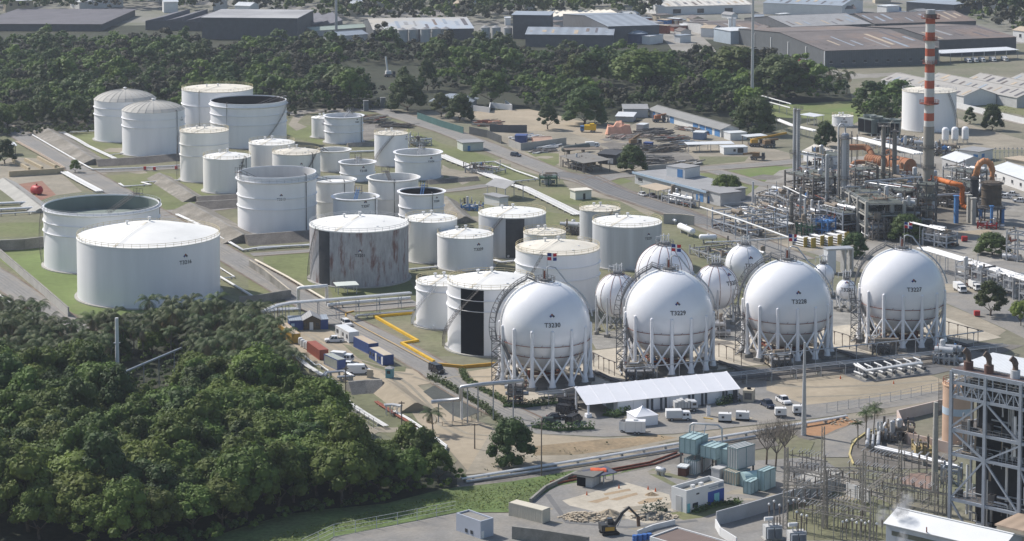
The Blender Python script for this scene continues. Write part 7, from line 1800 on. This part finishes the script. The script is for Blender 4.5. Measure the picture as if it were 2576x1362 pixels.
bldg('lean_to','low lean-to with a pale sheet roof under the big tree','lean-to',z12(1010,340),z12(1180,345),9,2.4,'shed',wallg,roofl,.8)
for i,(a,b_,h,m,l)in enumerate(((z12(2080,500),z12(2150,500),3,wallw,'white box cabin at the right end of the blue-doored row'),(z12(2155,530),z12(2320,520),3,wallw,'white flat cabin beside the yellow crane'),(z12(2090,672),z12(2328,665),2.8,wallw,'long white cabin with a dark blue window behind the branch road'),(z12(1215,440),z12(1290,445),3,wallg,'grey box cabin behind the rack of dark pipes'),(z12(1780,520),z12(1890,525),3,mat('faded_blue_box',(.2,.25,.36),.8,.1,1),'faded blue box beside the blue-doored row'),(z12(0,560),z12(110,562),3.2,navy,'navy blue container inside the concrete yard wall'))):
 bldg('yard_cabin',l,'cabin',a,b_,6,h,'flat',m,roofl if i!=5 else navy,over=.15,wins=((('f',.45,1,1.2,1),('f',.7,2.5,.6,2))if i==2 else()))
canopy('open_shed','grey-roofed open shed with machinery beside the centre road','shed',z12(450,790),z12(690,865),12,4.2,mat('brown_grey_sheet',(.2,.19,.175),.8,.12,.2,sheet=.5),dsteel,rise=.6,nx=4)
frame_unit('machinery standing under the grey-roofed open shed',z12(480,795),z12(680,850),8,2.2,1,3,2,dsteel,dsteel,91,12,14,name='machinery',cat='machinery',rails=False)
bldg('black_shed','black open-fronted shed holding a white tank, beside the grey-roofed open shed','shed',z12(830,760),z12(1010,775),7,4,'shed',blackg,blackg,.8,doors=(('f',.7,2.4,.4,2.2,wallw),))
canopy('long_canopy','long white flat canopy behind the timber stacks','canopy',z12(1730,650),z12(2190,640),6,3.2,roofl,steel,rise=.2,nx=5)
canopy('brown_canopy','thin brown canopy roof beside the dark tank trailer','canopy',z12(510,700),z12(880,690),4,3,wood,dsteel,rise=.2)
c=P(z12(740,445));t=thing('yellow_tanker','bright yellow tank truck with a blue cab in the sandy yard','tanker',c,radians(175));b=MB();b.bx(-3.2,2.0,-1.4,1.4,1.0,3.2);b.bx(-2.4,-.4,-1.1,1.1,3.203,3.9);b.build('tank_body',mat('machine_bright_yellow',(.68,.43,.02),.5,.1,1),t);b=MB();b.bx(2.1,3.8,-1.2,1.2,.7,2.8);b.build('cab',bluep,t);wheels(t,(-2.4,-1.2,3),2.5,.5)
b=MB();b.box((2.9,1.22,2.1),(1,.06,.7));b.build('window',glass,t)
c=P(z12(1040,465));t=thing('tarpaulin_heap','large heap under a peach tarpaulin','tarpaulin',c);b=MB();rnd=random.Random(4)
vs=[((-6+i*1.2)*(1 if j else 1.06),-4+j*1.6,(0 if i in(0,10)or j in(0,5)else rnd.uniform(3.2,4.6)+(1.6 if i in(4,5,6)and j in(2,3)else 0)))for j in range(6)for i in range(11)]
b.add(vs,[(j*11+i,j*11+i+1,j*11+i+12,j*11+i+11)for j in range(5)for i in range(10)]);b.build('sheet',pinkt,t);b=MB();b.bar((-6,-4.3,.3),(6,-4.3,.3),.3);b.build('weight_bar',wood,t)
bldg('peach_roof_hut','hut with a rounded peach roof inside the concrete yard wall','hut',z12(195,590),z12(370,585),6,2.4,'gable',mat('dull_red_wall',(.22,.13,.11),.8,.15,.5),mat('peach_sheet_roof',(.55,.37,.28),.8,.1,.4),1.2)
hvessel('long dark tank trailer parked in the pipe yard',z12(485,615),z12(730,580),2.4,7.5,mat('dark_green_grey_tank',(.13,.14,.13),.6,.2,.4),name='tank_trailer',cat='trailer',sm=dsteel)
vehicle('truck','white tractor cab at the end of the dark tank trailer',z12(775,600),12,carw)
vehicle('suv','dark blue suv driving on the centre road',z12(10,690),-40,card)
def pile(label,A,B,d,h,m,seed,n=40,name='timber_stack',cat='timber stack',ang=None):
 rnd=random.Random(seed);c,rz,L=fr(A,B,d);t=thing(name,label,cat,c,rz);x,y=L/2,d/2
 for k in range(n):
  b=MB();l=rnd.uniform(2.5,7);px,py=rnd.uniform(-x,x),rnd.uniform(-y,y);a=rnd.gauss(.1,.22);z=rnd.random()**1.5*h+.15;w=rnd.uniform(.25,.7)
  b.bar((px-l/2*cos(a),py-l/2*sin(a),z),(px+l/2*cos(a),py+l/2*sin(a),z+rnd.uniform(-.2,.3)),w,w*.6);b.build('beam',rnd.choice(m),t)
 return t
wg=mat('grey_timber',(.15,.145,.14),.95,.3,.8);wl=mat('pale_timber',(.3,.29,.275),.95,.2,.8)
pile('grey timber and pipe heap, nearest the branch road',z12(1100,770),z12(1560,770),16,1.8,(wg,wg,wl,dsteel),1,95)
pile('dark stacked timber with a navy crate, middle of the yard',z12(1300,660),z12(1690,640),12,2.6,(wg,dsteel,wood,wl),2,95)
pile('grey pipes stacked left in the timber yard',z12(1020,700),z12(1250,690),12,1.6,(wg,wl,dsteel),3,80)
pile('pinkish pipes lying in rows below the peach tarpaulin',z12(1060,530),z12(1400,500),12,.8,(mat('pink_grey_pipe',(.38,.28,.25),.9,.2,.8),wl,wood),4,80,'pipe_stack','pipe stack')
pile('dark pipes in long racks beside the grey box cabin',z12(1250,480),z12(1560,480),12,1.6,(dsteel,wg,blackg),5,95,'pipe_stack','pipe stack')
pile('long brown-grey pipes right of the dark racks',z12(1420,540),z12(1730,530),10,1.2,(wg,wood,wl,rust),6,80,'pipe_stack','pipe stack')
pile('bluish stacked pipes behind the long white canopy',z12(1620,590),z12(1850,590),10,1.2,(mat('blue_grey_pipe',(.2,.26,.34),.8,.2,.8),wl,wg),7,64,'pipe_stack','pipe stack')
pile('white and brown clutter along the blue-doored row',z12(1600,420),z12(1900,470),7,1.2,(wood,wl,pipew,rust,dsteel),8,80,'clutter_heap','clutter')
pile('scrap heap of blocks beside the far open tanks',z11(1070,70),z11(1320,60),18,1.8,(wood,wl,wg,concd,rust),9,95,'scrap_heap','scrap heap')
pile('dark scrap bars right of the far open tanks',z11(1200,110),z11(1500,120),12,1.2,(wg,wood,dsteel,blackg),10,72,'scrap_heap','scrap heap')
pile('dark pipes lying on the lawn by the tank trailer',z12(220,660),z12(420,645),6,.5,(dsteel,dsteel,pipew),11,38,'pipe_stack','pipe stack')
pile('white pipes stacked beside the tank trailer',z12(290,620),z12(480,600),6,.9,(pipew,pipeg,dsteel),12,38,'pipe_stack','pipe stack')
pile('mixed blue and white clutter inside the concrete yard wall',z12(60,540),z12(270,520),10,1.6,(bluep,wl,wood,pipew),13,64,'clutter_heap','clutter')
pile('scrap and pale blocks behind the dark netting fence',z11(2200,100),z11(2420,100),14,1.6,(rust,wl,pinkt,wood),14,64,'scrap_heap','scrap heap')
pile('old white vehicles and scrap parts by the branch road',z12(1590,800),z12(1880,770),6,1.6,(wallb,pipew,wg,dsteel),15,57,'scrap_heap','scrap heap')
def crane(label,p,rz,m,boom,h=3):
 t=thing('mobile_crane',label,'crane',P(p),rz);b=MB();b.bx(-3.4,2.6,-1.3,1.3,.8,1.6);b.build('chassis',dsteel,t);b=MB();b.bx(-2.6,.3,-1.2,1.2,1.603,3.2);b.build('engine_house',m,t);b=MB();b.bx(1.2,2.5,-1.1,1.1,1.603,3.0);b.build('cab',glass,t)
 b=MB();b.bar((-1.5,.2,3.0),boom,.7,.8);b.build('boom',m,t);wheels(t,(-2.6,-1.2,1.8),2.5,.55)
ym=mat('machine_yellow',(1,1,1))
crane('yellow mobile crane with its boom pointing right',z12(2420,590),0.1,ym,(13,.6,5.6));crane('rusty brown wheeled machine beside the yellow crane',z12(2540,600),0.4,mat('brown_machine',(.2,.13,.07),.8,.2,1),(5,1,3.2))
crane('brown wheel loader beside the branch road',z12(2440,725),-.2,mat('brown_machine',(1,1,1)),(-6.5,.3,2.2));crane('orange forklift in front of the blue-doored row',z12(1450,345),.2,orange,(3,0,3.6));crane('rusty brown digger beside the dark timber stacks',z12(1205,590),.3,mat('brown_machine',(1,1,1)),(2.0,.2,5.0))
bldg('navy_crate','navy crate among the stacked timber','crate',z12(1285,625),z12(1360,630),3,3,'flat',navy,navy,over=.1)
canopy('brown_crate_shelter','brown crate shelter with a white roof beside the yellow crane','shelter',z12(2330,580),z12(2520,565),5,3.6,roofl,wood,rise=.2)
pipeline('long white-topped truck loading rack at the right edge',[z23(1560,430),z23(1800,500),z23(2100,590),z23(2400,680),z23(2700,775)],.3,6,.75,6.5,pipew,6,frame_b,'loading_rack',None,'loading rack')
for i in range(5):
 p=z23(1890+160*i,800+42*i);frame_unit(('first','second','third','fourth','fifth')[i]+' grey loading arm frame from the left under the long loading rack',p,(p[0]+24,p[1]+6),7,5.6,2,2,2,steel,steel,95+i,12,3,name='loading_bay',cat='loading bay',cols=.3)
vehicle('truck','white truck cab at the first loading arm frame',z23(1935,870),-80,carw);vehicle('truck','white truck at the second loading arm frame',z23(2090,850),-80,carw)
frame_unit('stack of white gas bottles on a platform beside sphere T3227',z23(1560,400),z23(1800,440),6,4,2,3,2,frame_b,dsteel,101,8,16,name='bottle_platform',cat='platform')
c,rz,L=fr(z23(612,690),z23(690,698),5);t=thing('white_gate_frame','white box gate frame between spheres T3228 and T3227','frame',P(z23(720,680)),radians(12));b=MB()
b.bx(-4.2,-1.6,-2,2,.2,7.4);b.build('ribbed_panel',mat('white_ribbed_sheet',(.6,.62,.66),.6,.06,.3,sheet=1.2),t);b=MB();b.bx(-4.4,4.2,-2.1,2.1,7.403,7.9);b.build('top_beam',pipeg,t)
for px in(1.6,3.9):
 b=MB();b.bx(px-.25,px+.25,-2,2,0,7.4);b.build('post',pipeg,t)
frame_unit('white pipe portal frame at the right edge behind the round bush',z23(2400,560),z23(2620,590),6,9,2,3,2,pipeg,steel,105,14,2,name='pipe_portal',cat='pipe frame',rails=False)
for i,(x,y)in enumerate(((2385,1110),(2460,1085),(2540,1150))):
 vehicle('pickup',('first','second','third')[i]+' white pickup parked by the long white-roofed workshop',z13(x,y),150,carw,group='pickups by the workshop')
c=P(z23(1980,370));t=thing('hose_box','red round hose box on the bare yard behind sphere T3227','hose box',c);b=MB();b.tube([(-.9,0,1),(.9,0,1)],.9,14);b.build('drum',redp,t);b=MB();b.bx(-.8,.8,-.5,.5,0,.3);b.build('stand',dsteel,t)
c=P(z23(2105,1118));t=thing('hose_box','red box on the kerb below the loading bays','hose box',c);b=MB();b.bx(-.8,.8,-.6,.6,.3,1.6);b.build('cabinet',redp,t);b=MB();b.bx(-.6,.6,-.4,.4,0,.3);b.build('stand',dsteel,t)
frame_unit('red fire monitor skid on the bare yard right of the chimney',z23(2110,240),z23(2300,250),3,1.6,1,3,2,redp,dsteel,107,8,3,name='monitor_skid',cat='skid',rails=False)
from mathutils import noise as NZ
LF=[leaf_mat('leaf_mid_green',(.092,.138,.027),.28),leaf_mat('leaf_dark_green',(.054,.088,.024),.28),leaf_mat('leaf_olive',(.066,.086,.030),.28),leaf_mat('leaf_fresh_green',(.112,.162,.030),.28)]
palm_l=leaf_mat('palm_leaf',(.068,.098,.034),.3,.2)
dry_l=mat('dry_palm_leaf',(.26,.2,.12),.9,.25,1)
def crown(b,rnd,R,Hc,z0,lumps,per,ls,flat=.5,core=True):
 0
 for k in range(lumps):
  a=2.4*k+rnd.uniform(-.4,.4);q=sqrt((k+.5)/lumps);el=(1-q**3.0)
  lr=R*rnd.uniform(.22,.38)*(1.15-.3*q)
  cx,cy=(R-lr*.8)*q*cos(a),(R-lr*.8)*q*sin(a)
  cz=z0+Hc*(flat*.4+(1-flat*.4)*el)*rnd.uniform(.78,1.05)-lr*.35
  if core:
   vs=[];n,m=7,4
   for i in range(m+1):
    e=-pi/2+pi*i/m
    for j in range(n):
     w=lr*.8*rnd.uniform(.85,1.1);vs.append((cx+w*cos(e)*cos(2*pi*j/n),cy+w*cos(e)*sin(2*pi*j/n),cz+w*.8*sin(e)))
   b.add(vs,[(i*n+j,i*n+(j+1)%n,(i+1)*n+(j+1)%n,(i+1)*n+j)for i in range(m)for j in range(n)])
  for i in range(per):
   d=Vector((rnd.gauss(0,1),rnd.gauss(0,1),rnd.gauss(.25,1))).normalized()
   if d.z<-.55:d.z=-d.z
   w=lr*rnd.uniform(.78,1.12);p=Vector((cx,cy,cz))+Vector((d.x*w,d.y*w,d.z*w*.82))
   leaf(b,p,ls*rnd.uniform(.6,1.3),rnd,d*.9+Vector((0,0,.3)),.5)
def trunk(b,rnd,R,h,r0):
 b.tube([(0,0,0),(.15,.1,h*.35),(0,.2,h*.7)],r0,7,True,r0*.7)
 for k in range(4):
  a=1.6*k+rnd.random();b.tube([(0,.1,h*rnd.uniform(.35,.6)),(R*.3*cos(a),R*.3*sin(a),h*.85),(R*.6*cos(a),R*.6*sin(a),h*1.15)],r0*.5,5,False,r0*.2)
def tree_proto(seed,R,h,z0,lumps,per,ls,m,flat):
 rnd=random.Random(seed);t=thing('broadleaf_tree','tree','tree')
 b=MB();trunk(b,rnd,R,z0+1,.28);b.build('trunk',bark,t)
 b=MB();crown(b,rnd,R,h-z0,z0,lumps,per,ls,flat);b.build('crown',m,t)
 return t
PR=[tree_proto(1,5.2,10,1.9,27,66,.55,LF[0],.5),tree_proto(2,5.6,9,2.0,31,60,.55,LF[0],.8),tree_proto(3,4.4,10.5,1.4,24,70,.55,LF[1],.3),tree_proto(4,6.4,9.5,2.8,35,60,.55,LF[3],.95),tree_proto(5,4.8,9,1.5,26,64,.55,LF[2],.45),tree_proto(6,5.0,11,1.6,29,66,.56,LF[1],.35)]
PR.append(tree_proto(9,5.4,9.2,.9,38,80,.5,LF[1],.35));USED=set()
def plant(i,p,sc,label,group=None,rz=0,loc=None):
 src=PR[i];c=loc or P(p)
 if i not in USED:
  USED.add(i);src.location=c;src.scale=sc if isinstance(sc,tuple)else(sc,)*3;src.rotation_euler=(0,0,rz);src['label']=label
  if group:src['group']=group
  return src
 o=copy_thing(src,c,rz,label,group,sc)
 if not group and 'group' in o:del o['group']
 return o
def inpoly(p,poly):
 r=False;n=len(poly)
 for i in range(n):
  (x0,y0),(x1,y1)=poly[i],poly[i-1]
  if(y0>p[1])!=(y1>p[1])and p[0]<(x1-x0)*(p[1]-y0)/(y1-y0)+x0:r=not r
 return r
def scatter(polys,gap,seed,tries=6000,holes=(),near=()):
 rnd=random.Random(seed);wp=[[P(q)[:2]for q in pl]for pl in polys];wh=[[P(q)[:2]for q in pl]for pl in holes]
 xs=[q[0]for pl in wp for q in pl];ys=[q[1]for pl in wp for q in pl];out=[];grid={}
 for q in near:grid.setdefault((int(q[0]//gap),int(q[1]//gap)),[]).append(q)
 for _ in range(tries):
  p=(rnd.uniform(min(xs),max(xs)),rnd.uniform(min(ys),max(ys)))
  if not any(inpoly(p,pl)for pl in wp)or any(inpoly(p,h)for h in wh):continue
  g=(int(p[0]//gap),int(p[1]//gap))
  if any((q[0]-p[0])**2+(q[1]-p[1])**2<gap*gap for a in(-1,0,1)for d in(-1,0,1)for q in grid.get((g[0]+a,g[1]+d),())):continue
  grid.setdefault(g,[]).append(p);out.append(p)
 return out
SOLO=[(1378,326,60,62,4,'grey-green tree alone on the sandy yard left of the yellow tank truck'),(1470,313,118,88,6,'broad dark tree behind the yellow tank truck'),(1590,433,80,62,6,'dense dark tree at the corner of the branch road beside the pump house'),(1828,495,84,54,3,'spreading tree on the lawn right of the pump house'),(1899,338,120,85,6,'big round tree at the right end of the blue-doored workshop row'),(2077,370,62,60,6,'round tree with a forked trunk beside the cream gabled shed'),(2497,328,58,60,6,'round dark tree by the far right road'),(2440,312,36,40,2,'small round tree left of the far right road tree'),(2150,646,74,56,6,'dark tree behind sphere T3228 and the tube bundles'),(2282,607,100,62,6,'broad dark tree behind the flag on sphere T3227'),(2497,642,94,52,6,'wide round bush-like tree on the bare yard at the right edge'),(2492,795,95,85,4,'grey-green tree in front of the loading bays'),(2568,820,66,62,3,'yellowish tree cut by the right edge above the boiler house'),(1288,1168,128,108,6,'dense dark round tree in front of the event yard'),(189,434,31,31,0,'small round tree at the kerb of the left service road'),(12,412,62,62,5,'dark tree beside the open shed at the left edge'),(878,267,100,88,3,'olive spreading tree left of the gate pillars'),(1026,280,108,82,6,'round tree right of the gate pillars'),(1015,230,46,58,2,'slim dark tree before the pale clearing'),(1075,228,56,78,5,'tall dark tree pair member right of the pale clearing'),(1110,295,66,58,4,'olive tree in front of the pavilion, left one'),(1156,304,76,62,6,'dark tree in front of the pavilion, right one'),(1235,265,110,85,0,'bright green bushy tree right of the pavilion'),(1465,215,112,78,0,'rounded green tree below the brown factory hall'),(1622,235,200,105,3,'very broad domed tree in the middle of the woods'),(1850,200,150,80,1,'broad dark tree left of the tall mast'),(1960,250,180,105,4,'broad olive tree right of the tall mast'),(2260,265,110,62,0,'green tree left of the plain wide white tank'),(2190,262,80,58,5,'dark tree on the far lawn edge'),(2230,300,70,26,4,'low shrubby tree behind the louvred cooler'),(1940,1000,0,0,0,'')]
DIM=[(10.4,10),(11.2,9),(8.8,10.5),(12.8,9.5),(9.6,9),(10,11),(10.4,8.8)]
for x,y,w,h,k,l in SOLO:
 if not w:continue
 s=S((x,y));plant(k,(x,y),(w/s/DIM[k][0],w/s/DIM[k][0],h/s/DIM[k][1]),l,None,x*.7)
rnd=random.Random(31)
FP=[[(-60,1000),(250,1005),(470,990),(640,985),(740,1020),(800,1080),(868,1150),(855,1205),(830,1262),(728,1282),(607,1316),(525,1345),(330,1392),(200,1372),(-60,1335)],[(930,1212),(985,1180),(1040,1176),(1100,1190),(1142,1208),(1100,1226),(960,1252),(845,1268),(900,1230)]]
pts=scatter(FP,5.7,5,16000,[[(505,1105),(730,1100),(760,1135),(560,1145)],[(240,980),(490,975),(480,1085),(258,1105)]])
pts.sort(key=lambda p:p[1]);pts=pts[:200];print('front trees',len(pts))
for p in pts:
 c=Vector((p[0],p[1],0));k=rnd.choice((0,0,1,3,3,5,2,0));s=rnd.uniform(.95,1.4)*(.72 if unp(c)[0]>930 else 1)
 plant(k,None,(s,s,s*rnd.uniform(.85,1.2)),'green broadleaf tree in the dense front left forest','trees of the front forest',rnd.random()*6,c)
b=MB()
def palm_proto(seed,h,fr_n=17,L=4.3,droop=1.0,dead=4):
 rnd=random.Random(seed);t=thing('coconut_palm','palm','palm');lean=rnd.uniform(-.8,.8)
 b=MB();b.tube([(0,0,0),(lean*.3,.1,h*.35),(lean*.7,.15,h*.7),(lean,.2,h)],.2,7,True,.13);b.build('trunk',palmbark,t);b=MB();b.m(0)
 for k in range(fr_n+dead):
  a=2.4*k+rnd.uniform(-.3,.3);up=rnd.uniform(-.1,1.25)if k<fr_n else rnd.uniform(-1.3,-.7);b.m(0 if k<fr_n else 1);o=Vector((lean,.2,h));d=Vector((cos(a),sin(a),0));pv=o;n=12;l=L*rnd.uniform(.8,1.15)
  e=up
  for i in range(n):
   e-=droop*(.04+.024*i);nx=pv+(d*cos(e)+Vector((0,0,sin(e))))*(l/n);sd=Vector((-d.y,d.x,0));w=l*.18*sin(pi*(i+1.1)/(n+1.4))+.05
   for sg in(-1,1):
    tip=(pv+nx)/2+sd*(sg*w)+Vector((0,0,-w*.6))+d*(w*.35)
    b.add([pv,pv+(nx-pv)*.7,tip+(nx-pv)*.3,tip],[(0,1,2,3)])
   pv=nx
 b.build('crown',[palm_l,dry_l],t);return t
PP=[palm_proto(1,8.6),palm_proto(2,10.2),palm_proto(3,7.4,16,4.0),palm_proto(4,8.0,22,2.5,.7,1),palm_proto(6,6.6,20,2.2,.7,1)];PU=set()
def palm(i,c,s,label,group,rz):
 if i not in PU:
  PU.add(i);o=PP[i];o.location=c;o.scale=s if isinstance(s,tuple)else(s,)*3;o.rotation_euler=(0,0,rz);o['label']=label
  if group:o['group']=group
  return o
 o=copy_thing(PP[i],c,rz,label,group,s)
 if not group and 'group' in o:del o['group']
 return o
PPoly=[[(-60,850),(60,835),(170,890),(330,880),(380,850),(540,835),(640,850),(715,915),(745,985),(640,985),(470,990),(300,1010),(-60,1005)]]
for p in scatter(PPoly,4.3,8,7000,[[(262,928),(300,915),(475,905),(480,1010),(260,1010)]])[:160]:
 palm(rnd.randrange(3),Vector((p[0],p[1],0)),rnd.uniform(.85,1.15),'coconut palm in the dense palm grove below the largest tank','palms of the front grove',rnd.random()*6)
for p in scatter(PPoly,9,9,800,[[(262,928),(300,915),(475,905),(480,1010),(260,1010)]])[:30]:
 plant(rnd.choice((0,3,5)),None,rnd.uniform(.6,.85),'green broadleaf tree growing between the coconut palms','trees of the palm grove',rnd.random()*6,Vector((p[0],p[1],0)))
palm(2,P((1090,1092)),(1.0,1.0,.66),'lone coconut palm on the sandy slope beside the white pipes',None,1.0);bpy.context.view_layer.update()
for i,(x,y,s,l)in enumerate(((2178,1124,1.0,'tallest slim palm beside the silver pipes'),(2196,1110,.94,'slim palm right of the tallest palm beside the silver pipes'),(2158,1128,.85,'shorter leaning palm left of the tallest palm'))):
 palm(4 if i==2 else 3,P((x,y)),s,l,None,2+i)
for i,(x,y)in enumerate(((2050,245),(2085,240),(2110,236),(2130,238))):
 palm(i%3,P((x,y)),1.25,'tall palm at the right end of the woods by the great warehouse','palms by the great warehouse',i)
for i,(x,y,h)in enumerate(((1950,1186,11),(1928,1170,9),(1975,1160,9))):
 r2=random.Random(40+i);t=thing('bare_tree',('large bare forked','left bare','right bare twiggy')[i]+' tree behind the substation','tree',P((x,y)),i);b=MB();b.tube([(0,0,0),(.3,0,h*.35)],.24,7,True,.17);b.build('trunk',bark,t);b=MB()
 for k in range(9):
  a=2.4*k;p0=Vector((.3,0,h*.35));p1=p0+Vector((cos(a)*h*.2,sin(a)*h*.2,h*.25));b.tube([p0,p1],.1,5,False,.06)
  for j in range(9):
   p2=p1+Vector((r2.gauss(0,h*.12),r2.gauss(0,h*.12),r2.uniform(.1,.4)*h));b.tube([p1,p2],.05,4,False,.02)
   for q in range(3):b.tube([p2-(p2-p1)*.3*q,p2+Vector((r2.gauss(0,.5),r2.gauss(0,.5),r2.uniform(0,.8)))],.03,3,False,.01)
 b.build('branches',mat('grey_twig',(.17,.15,.13),.95,.2,1),t)
MP=[[(-300,124),(300,114),(505,130),(760,136),(860,132),(1100,144),(1340,150),(1540,153),(1660,166),(1760,158),(1880,165),(2030,205),(2130,240),(2110,252),(1905,262),(1890,330),(1860,318),(1800,300),(1640,275),(1500,290),(1250,268),(1180,250),(960,262),(850,280),(720,292),(640,300),(240,322),(100,322),(0,335),(-300,350)],[(2150,255),(2270,250),(2270,310),(2160,290)]]
HOLE=[[(850,166),(1085,164),(1110,226),(900,236),(850,222)],[(930,240),(1180,232),(1200,262),(950,268)],[(1380,232),(1560,262),(1640,240),(1560,215),(1430,222)],[(1090,240),(1300,225),(1330,290),(1090,290)]]
pts=scatter(MP,6.0,11,60000,HOLE);pts.sort(key=lambda p:p[1]);pts=[p for p in pts if not(unp(Vector((p[0],p[1],0)))[0]<640 and False)]
for p in pts[:40]:
 s=rnd.uniform(.85,1.25);plant(rnd.choice((0,1,2,4,5,3)),None,(s,s,s*rnd.uniform(.85,1.25)),'tree along the near edge of the woods behind the tank field','trees along the woods edge',rnd.random()*6,Vector((p[0],p[1],0)))
def mass(name,label,pts,seed,smin,smax,lumps=6,per=26,ls=1.25):
 r3=random.Random(seed);b=MB()
 for p in pts:
  v=NZ.noise(Vector((p[0]/26,p[1]/34,seed)));w=NZ.noise(Vector((p[0]/40,p[1]/60,seed+9)))
  R=r3.uniform(3.0,5.2)*r3.uniform(smin,smax)*(1+.75*v)*(1.4 if r3.random()<.12 else 1);h=R*r3.uniform(1.4,2.0);b.m(r3.choice(((1,1,0),(0,3,1),(2,4,4),(4,2,1))[int(max(0,min(3.99,2+4.5*w)))]));n0=len(b.v)
  crown(b,r3,R,h*.75,h*.3,lumps,per,ls*R/5,r3.uniform(.3,.8))
  for i in range(n0,len(b.v)):v=b.v[i];b.v[i]=(v[0]+p[0],v[1]+p[1],v[2])
 o=b.build(name,LF+[mat('leaf_brownish',(.050,.050,.031),.8,.3,.5)]);o['kind']='stuff';o['label']=label
mass('woodland','dense woods behind the tank field',pts[40:],50,.8,1.3,7,34,1.0)
TP=[[(-150,-90),(1620,-90),(1560,40),(1330,60),(900,68),(760,40),(500,30),(340,20),(300,30),(60,40),(-100,30)],[(2420,-40),(2700,-40),(2700,100),(2560,90),(2430,45)],[(1700,-60),(2400,-60),(2300,-20),(1800,-12)],[(1560,40),(1640,30),(1650,55),(1570,62)]]
mass('woodland','far trees and gardens along the top of the picture',scatter(TP,10,12,16000),51,1.3,2.2,5,16,1.6)
def brush(label,polys,gap,seed,m,R0,R1):
 r4=random.Random(seed);b=MB()
 for p in scatter(polys,gap,seed,9000):
  R=r4.uniform(R0,R1);n0=len(b.v);b.m(r4.randrange(len(m)));crown(b,r4,R,R*1.1,.3,5,34,.5,.6)
  for i in range(n0,len(b.v)):v=b.v[i];b.v[i]=(v[0]+p[0],v[1]+p[1],v[2])
 o=b.build('undergrowth',m);o['kind']='stuff';o['label']=label
brush('bushy undergrowth along the foot of the front forest',[[(200,1395),(525,1352),(728,1290),(850,1268),(960,1256),(1150,1212),(1165,1218),(960,1270),(728,1308),(525,1370),(200,1420)],[(850,1040),(880,1100),(900,1180),(1000,1170),(930,1240),(850,1240)]],2.6,70,[LF[0],LF[1],LF[3]],1.2,2.4)
brush('bushes under the palms of the front grove',[[(-60,850),(60,838),(170,885),(330,880),(540,845),(640,855),(745,985),(470,995),(-60,1005)]],4.5,71,[LF[0],LF[1]],1.5,2.6)
brush('bushes along the foot of the woods behind the domed tanks',[[(-60,345),(110,325),(240,328),(240,336),(0,345)],[(640,302),(850,284),(960,266),(960,275),(720,296)],[(2150,262),(2260,300),(2250,318),(2170,300)]],4,72,[LF[1],LF[2]],2,3.5)
GP=[[(570,1410),(700,1350),(1150,1240),(1290,1222),(1430,1192),(1320,1258),(1280,1285),(1150,1283),(840,1340)]]
r3=random.Random(60);b=MB()
for p in scatter(GP,.55,13,26000):
 q=Vector((p[0],p[1],.15))
 for j in range(2):leaf(b,q+Vector((r3.gauss(0,.3),r3.gauss(0,.3),r3.random()*.5)),r3.uniform(.25,.55),r3,Vector((0,0,1)))
o=b.build('ground_cover',[LF[3]]);o['kind']='stuff';o['label']='low green creepers on the verge'
EP=[[(2410,255),(2600,250),(2620,305),(2500,282)],[(1190,1195),(1350,1165),(1500,1142),(1700,1106),(1500,1120),(1300,1140)],[(760,900),(860,1000),(960,1075),(940,1085),(850,1020)]]
b=MB()
for p in scatter(EP,1.5,14,9000):
 for j in range(4):leaf(b,Vector((p[0]+r3.gauss(0,.4),p[1]+r3.gauss(0,.4),r3.random()*.8)),r3.uniform(.3,.7),r3,Vector((0,0,1)))
o=b.build('ground_cover',[LF[2]]);o['kind']='stuff';o['label']='dry scrub on the banks'
crane('white truck crane with a raised boom in the pale clearing',z01(1330,770),.3,pipew,(-2.5,.2,11))
w=bpy.data.worlds.new('World');SC.world=w;w.use_nodes=True
nt=w.node_tree;bg=nt.nodes['Background']
sk=nt.nodes.new('ShaderNodeTexSky');sk.sky_type='NISHITA';sk.sun_disc=False
SUN=Vector((-.599,.42,.682)).normalized()
sk.sun_elevation=math.asin(SUN.z);sk.sun_rotation=atan2(SUN.x,SUN.y)
sk.air_density=1.2;sk.dust_density=1.5;sk.ozone_density=1.5
nt.links.new(sk.outputs['Color'],bg.inputs['Color']);bg.inputs['Strength'].default_value=.1
ld=bpy.data.lights.new('sun','SUN');ld.energy=4.1;ld.angle=radians(.53);ld.color=(1,.95,.88)
lo=bpy.data.objects.new('sun',ld);COL.objects.link(lo);lo.location=SUN*300
lo.rotation_euler=SUN.to_track_quat('Z','Y').to_euler()
if HAZE:
 hm=bpy.data.materials.new('haze_air');hm.use_nodes=True;n=hm.node_tree;n.nodes.clear()
 ou=n.nodes.new('ShaderNodeOutputMaterial');pv=n.nodes.new('ShaderNodeVolumePrincipled')
 pv.inputs['Color'].default_value=(.78,.86,1,1);pv.inputs['Density'].default_value=HAZE
 pv.inputs['Anisotropy'].default_value=.2
 n.links.new(pv.outputs['Volume'],ou.inputs['Volume'])
 b=MB();b.bx(-2000,2000,-60,4300,-1.2,175)
 o=b.build('haze',hm);o['kind']='stuff';o['label']='thin bluish haze over the whole refinery'
cd=bpy.data.cameras.new('camera');co=bpy.data.objects.new('camera',cd);COL.objects.link(co)
co.location=(0,0,CZ);co.rotation_euler=(pi/2-PIT,0,0)
cd.sensor_width=36;cd.lens=F/IW*36
cd.shift_y=-(IH/2-YP)/IW
cd.clip_start=1;cd.clip_end=9000
SC.camera=co
SC.render.resolution_x=1024;SC.render.resolution_y=541
SC.view_settings.view_transform='Standard';SC.view_settings.look='None'
SC.view_settings.exposure=EXPOS;SC.view_settings.gamma=1
SC.cycles.max_bounces=5;SC.cycles.diffuse_bounces=2;SC.cycles.glossy_bounces=2
SC.cycles.transmission_bounces=2;SC.cycles.volume_bounces=0;SC.cycles.transparent_max_bounces=6
SC.cycles.use_denoising=True
